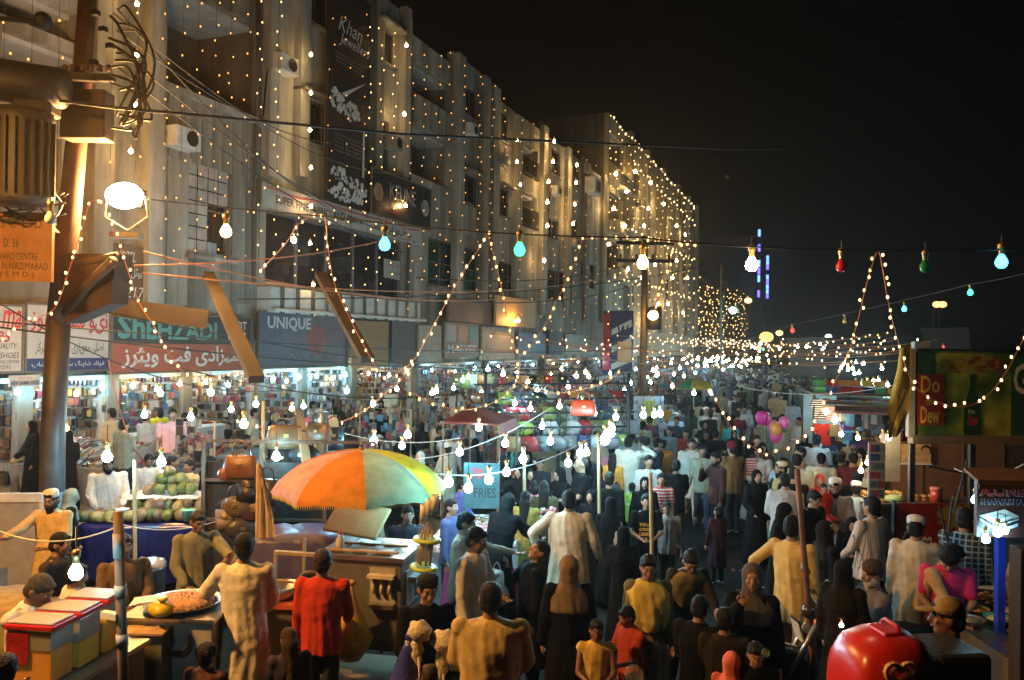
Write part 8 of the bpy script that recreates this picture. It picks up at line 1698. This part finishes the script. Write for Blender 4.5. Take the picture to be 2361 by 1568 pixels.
for lb, P_, r_ in (('string of bright bulbs along the roof edge of the bulb-covered block', [(1415, 275), (1480, 345), (1540, 410), (1600, 475)], .09), ('second bright bulb string below the roof edge', [(1465, 380), (1530, 445), (1598, 512)], .09), ('bright bulb string across the middle storeys of the block', [(1445, 520), (1520, 560), (1598, 600)], .09), ('bright bulb string at the far corner of the block', [(1600, 480), (1602, 560), (1600, 640), (1600, 780)], .1), ('bright bulb string on the lower storeys of the block', [(1420, 640), (1500, 660), (1595, 690)], .085), ('bright vertical bulb string near the far corner', [(1575, 470), (1578, 600), (1580, 760)], .085), ('bright vertical bulb string in mid block', [(1548, 500), (1550, 620), (1552, 760)], .08)):
    light_string([at_x(x, y, FX+1.05) for x, y in P_], 1.9, r_*.8, 'white', lb, wire_m='wire', wr=.02, jit=.1)
# single warm lamps on the walls
for i, (x, y) in enumerate([(316, 8), (316, 124), (312, 240), (302, 347), (717, 125), (717, 213), (715, 299), (717, 386), (937, 104), (932, 262), (935, 473), (1193, 322), (1192, 372), (1200, 425), (1278, 325), (1275, 372), (1265, 418), (1262, 465), (1330, 380), (1328, 420), (1325, 470), (1322, 515), (1262, 520), (1255, 600), (1470, 560), (1465, 395), (1500, 420), (1495, 480), (1530, 470), (1560, 520), (1550, 640), (1518, 700), (717, 475), (715, 560), (722, 655), (1420, 400), (1415, 480), (1445, 440), (1448, 620), (1480, 640), (1510, 610), (1535, 560), (1485, 520), (1560, 600), (1580, 540), (1585, 640), (1540, 700), (1500, 740), (1575, 720), (1440, 520)]):  # scattered bulbs ending the list are added to brighten the bulb-covered block
    X_ = FX+.72 if x < 1400 else FX+1.0
    bulb(at_x(x, y, X_), 'facade', 1.0 if x < 900 else 1.3 if x < 1250 else 1.8 if x < 1400 else 2.6, 'warm bare lamp hanging in a vertical column on the flats', 'warm lamps in vertical columns on the flats', tiny=x > 1250, cord=.1)
# hanging bulbs of the stalls
SB = [(247, 1050, 11, 'cool', 1.5, 'dazzling cool bulb before the face of the bearded fruit seller'), (372, 1062, 10.9, 'cool', 1.3, 'cool bulb above the right of the coconut heap'), (175, 1315, 5.9, 'dim', 1.15, 'dazzling cool bulb over the juice stand'), (637, 1050, 11, 'cool', 1.2, 'cool bulb left of the timber beams'), (562, 975, 13.4, 'white', 1.5, 'brilliant warm-white bulb above the leather bags'), (533, 942, 14, 'white', 1.0, 'small warm bulb above the brilliant one'), (333, 955, 13.5, 'cool', 1.1, 'cool bulb in front of the warm shoe shop'), (152, 985, 13.5, 'yellow', 1.1, 'yellow bulb at the edge of the big pole'), (486, 902, 15, 'white', 1.3, 'warm-white bulb high in the shoe shop front'), (370, 905, 15.5, 'cool', 1.2, 'cool bulb high in the shoe shop front'),
      (862, 1014, 11.5, 'cool', 1.2, 'cool bulb just behind the umbrella tip'), (927, 1026, 11.8, 'white', 1.0, 'small warm-white bulb on a red cord right of the umbrella tip'), (940, 1000, 13.5, 'white', 1.3, 'hazy warm-white bulb right of the umbrella tip'), (746, 998, 12.6, 'white', 1.2, 'warm-white bulb between the timber beams'), (673, 940, 14.5, 'white', .9, 'small bulb in front of the coloured bangles'), (700, 935, 15, 'cool', .9, 'small bulb at the watch shop door'),
      (1034, 1108, 9.3, 'cool', 1.15, 'first cool bulb of the front row before the teal board'), (1080, 1122, 10.1, 'cool', 1.2, 'second cool bulb of the front row, hanging lowest'), (1127, 1103, 10.3, 'cool', 1.2, 'third cool bulb of the front row before the teal board'), (1168, 1086, 10.5, 'cool', 1.1, 'fourth cool bulb of the front row'), (1206, 1055, 10.9, 'cool', 1.15, 'fifth cool bulb of the front row near the bamboo post'), (1165, 1020, 12, 'cool', 1.1, 'cool bulb above the front row under the canopy edge'), (1104, 984, 13, 'cool', 1.1, 'cool bulb beneath the maroon canopy'), (1269, 1015, 12.6, 'cool', 1.15, 'cool bulb left of the long jewellery table'), (1250, 980, 13.5, 'cool', 1.0, 'cool bulb above the blue-clad seller'), (1338, 1042, 12, 'cool', 1.2, 'left bulb of the pair over the long jewellery table'), (1352, 1040, 12, 'white', 1.1, 'right bulb of the pair over the long jewellery table'),
      (1395, 1010, 12.8, 'cool', 1.7, 'most dazzling cool lamp left of the yellow card rack'), (1408, 995, 13, 'cool', 1.5, 'upper half of the dazzling lamp cluster by the card rack'), (1412, 985, 13.4, 'cool', 1.1, 'top bulb of the dazzling lamp cluster'), (1483, 955, 14.5, 'cool', 1.2, 'cool bulb above the card rack'), (1522, 952, 14.8, 'cool', 1.2, 'cool bulb right above the card rack'), (1508, 955, 14.8, 'cool', 1.0, 'cool bulb touching the one above the card rack'),
      (1046, 894, 18, 'cool', .9, 'cool bulb at the sandal racks'), (1006, 900, 17.5, 'cool', 1.1, 'cool bulb right of the red slippers'), (1067, 875, 19, 'cool', 1.0, 'cool bulb before the handbag shop'), (1187, 928, 17, 'cool', 1.0, 'cool bulb in front of the hanging bags'), (1223, 940, 15.5, 'cool', 1.0, 'cool bulb left of the red handbag'), (1290, 935, 15, 'cool', 1.0, 'cool bulb among the hanging bags'), (1342, 930, 15.2, 'white', 1.0, 'warm bulb among the hanging bags'), (1160, 860, 20, 'cool', 1.2, 'strong cool bulb high at the bag shop'), (1125, 850, 21, 'cool', 1.1, 'cool bulb under the sepia poster sign'), (1080, 868, 20, 'white', 1.0, 'warm bulb under the sepia poster sign'), (915, 895, 17, 'cool', .9, 'faint cool bulb before the dark sandal rack'), (996, 905, 17, 'white', 1.0, 'warm-white bulb by the long shelf of slippers'), (677, 552, 19, 'cool', 1.4, 'cold lamp shining inside the showroom'),
      (948, 1128, 8.75, 'cool', .9, 'cool bulb shining up through the pale green umbrella panel'), *[(x_, y_, d_, 'cool', 1.1, 'cool bulb in the packed stalls, '+w_) for x_, y_, d_, w_ in ((1110, 905, 19, 'above the maroon canopy'), (1240, 900, 18, 'over the upper bags'), (1310, 890, 19, 'over the right-hand bags'), (1370, 950, 15, 'right of the orange-red bag'), (1420, 960, 15, 'left of the card rack'), (1440, 900, 20, 'before the utility pole'), (1550, 890, 24, 'left of the small umbrella'), (1500, 880, 26, 'right of the utility pole'), (800, 900, 17, 'by the watch shop'), (860, 930, 16, 'over the sandal table'), (440, 960, 13.5, 'right of the man in pink'), (590, 930, 15, 'below the timber prop'), (1060, 1040, 11.5, 'left of the teal board'), (1310, 1065, 11.6, 'low over the long jewellery table'))], (1600, 905, 24, 'cool', 1.3, 'cool bulb beneath the small umbrella'), (1640, 905, 25, 'white', 1.2, 'warm bulb right of the small umbrella')]  # the bulbs looped over the packed stalls are added to strengthen their cool glow
for x, y, d, k, s_, lb in SB: bulb(A_(x, y, d), k, s_, lb, cord=.15)
# receding rows of bulbs over the road and stalls
brn = random.Random(21)
for k in range(120):
    y_ = brn.uniform(20, 95)*1.0; side = brn.random(); x_ = brn.uniform(-10.5, -6) if side < .6 else brn.uniform(.6, 2.4) if side < .93 else brn.uniform(-6, 0)
    z_ = brn.uniform(2.2, 3.0) if side < .93 else brn.uniform(3.3, 4.1)
    bulb((x_, y_, z_), brn.choice(['cool', 'cool', 'white', 'warm']), (.95+y_/90), 'bare bulb over the %s, %s' % (('left stalls', 'right stalls', 'road')[0 if side < .6 else 1 if side < .93 else 2], 'near' if y_ < 45 else 'far'), 'bare bulbs receding over the stalls and the road', tiny=True)
for k in range(22):   # strings crossing the far road
    y_ = 26+k*3.4; g_ = []
    z_ = 3.75+.045*k+brn.uniform(-.35, .35); a = Vector((-12.5, y_, z_)); b = Vector((2.2+.03*y_, y_+brn.uniform(-5, 5), z_+brn.uniform(-.6, .5))); pts = []
    for j in range(13): t = j/12; q = a.lerp(b, t); q.z -= (.6+.9*brn.random())*4*t*(1-t)*.5; pts.append(q)
    light_string(pts, 1.0, .014+.00055*y_, 'far' if k % 3 else 'warm', 'string of bulbs crossing high over the far part of the road', wr=.012, jit=.12, group='bulb strings crossing the far road')
# far light curtains
for i, (xa, xb, yt, lb) in enumerate(((1607, 1668, 640, 'amber light string on the low distant block'), (1674, 1722, 655, 'amber light string on the furthest block'))):
    x = xa
    while x < xb: yy, z0 = F(x, yt+frn.uniform(0, 30)+(x-xa)*.3, FX+.4); light_string([(FX+.4, yy, z0), (FX+.4, yy, 5)], .75, .06, 'amber', lb, wire_m='wire', wr=.01, jit=.35, group=lb+'s'); x += 6.5
# violet and blue tower lights
for x, y0, y1, lb in ((1751, 527, 685, 'tall blue and violet strip of light on the unlit tower'), (1771, 588, 688, 'shorter violet strip of light right of the tall one')):
    a, b = A_(x, y0, 185), A_(x-2, y1, 185); r = thing('neon_strip', b, 0, lb, 'neon light'); n_ = 9
    for k in range(n_):
        if brn.random() < .15: continue
        MB().b2((-.25, -.3, (a.z-b.z)*k/n_), (.25, .3, (a.z-b.z)*(k+.86)/n_)).build('neon_tube', emat(*( ('neon_blue', (.12, .3, 1), 2.5, False) if k % 3 else ('neon_violet', (.14, .1, 1), 2.4, False))), r)
    MB().b2((-.5, .35, -10), (.5, .8, a.z-b.z)).build('mast', 'iron', r)
# distant street lamps
for x, y, d, k, s_, lb in ((1188, 1, 1, 0, 0, ''),)[:0]: pass
for i, (x, y, d, c, s_, lb) in enumerate(((2160, 702, 90, (1, .5, .15), .35, 'left lamp of the distant amber pair on the right'), (2173, 702, 90, (1, .5, .15), .35, 'right lamp of the distant amber pair on the right'), (1767, 777, 70, (1, .5, .12), .45, 'amber street lamp above the far crowd'), (1797, 768, 75, (1, .6, .2), .25, 'smaller amber lamp right of the one above the far crowd'), (1725, 693, 80, (1, .6, .25), .28, 'tilted amber lamp right of the cyan one'), (1910, 776, 80, (1, .95, .8), .25, 'white lamp left of the peaked garland'), (2030+60, 775+35, 90, (1, .6, .3), .2, 'dim lamp behind the peaked garland'), (2310, 765, 90, (1, .4, .2), .2, 'small red-orange lamp above the billboard'), (2243, 768, 90, (1, .6, .3), .18, 'small amber lamp above the billboard'), (2170, 766, 90, (1, .7, .4), .14, 'faintest amber lamp above the billboard'))):
    p = A_(x, y, d); r = thing('distant_lamp', p, YAW, lb, 'street lamp'); MB().ball((0, 0, 0), (s_*1.4, s_, s_), 10, 7).build('lamp_glass', emat('distant_lamp_%d' % i, c, 2.2, False), r, True); MB().tube([(0, .3, .1), (0, .6, 0), (0, .6, -p.z)], .08, 5).build('post', 'iron', r)
HAZE = .0007
# ------------------------------------------------------------------ smoky air over the bazaar
bpy.context.view_layer.update()
flush_text()
def add_haze(dens):
    m = bpy.data.materials.new('smoky_air'); m.use_nodes = True; nt = m.node_tree; nt.nodes.clear()
    v = nt.nodes.new('ShaderNodeVolumePrincipled'); v.inputs['Density'].default_value = dens; v.inputs['Color'].default_value = (.85, .82, .78, 1); v.inputs['Anisotropy'].default_value = .82
    o = nt.nodes.new('ShaderNodeOutputMaterial'); nt.links.new(v.outputs[0], o.inputs['Volume'])
    MB().b2((-220, -40, -1), (220, 420, 46)).build('haze', m, kind='stuff')
if HAZE: add_haze(HAZE)
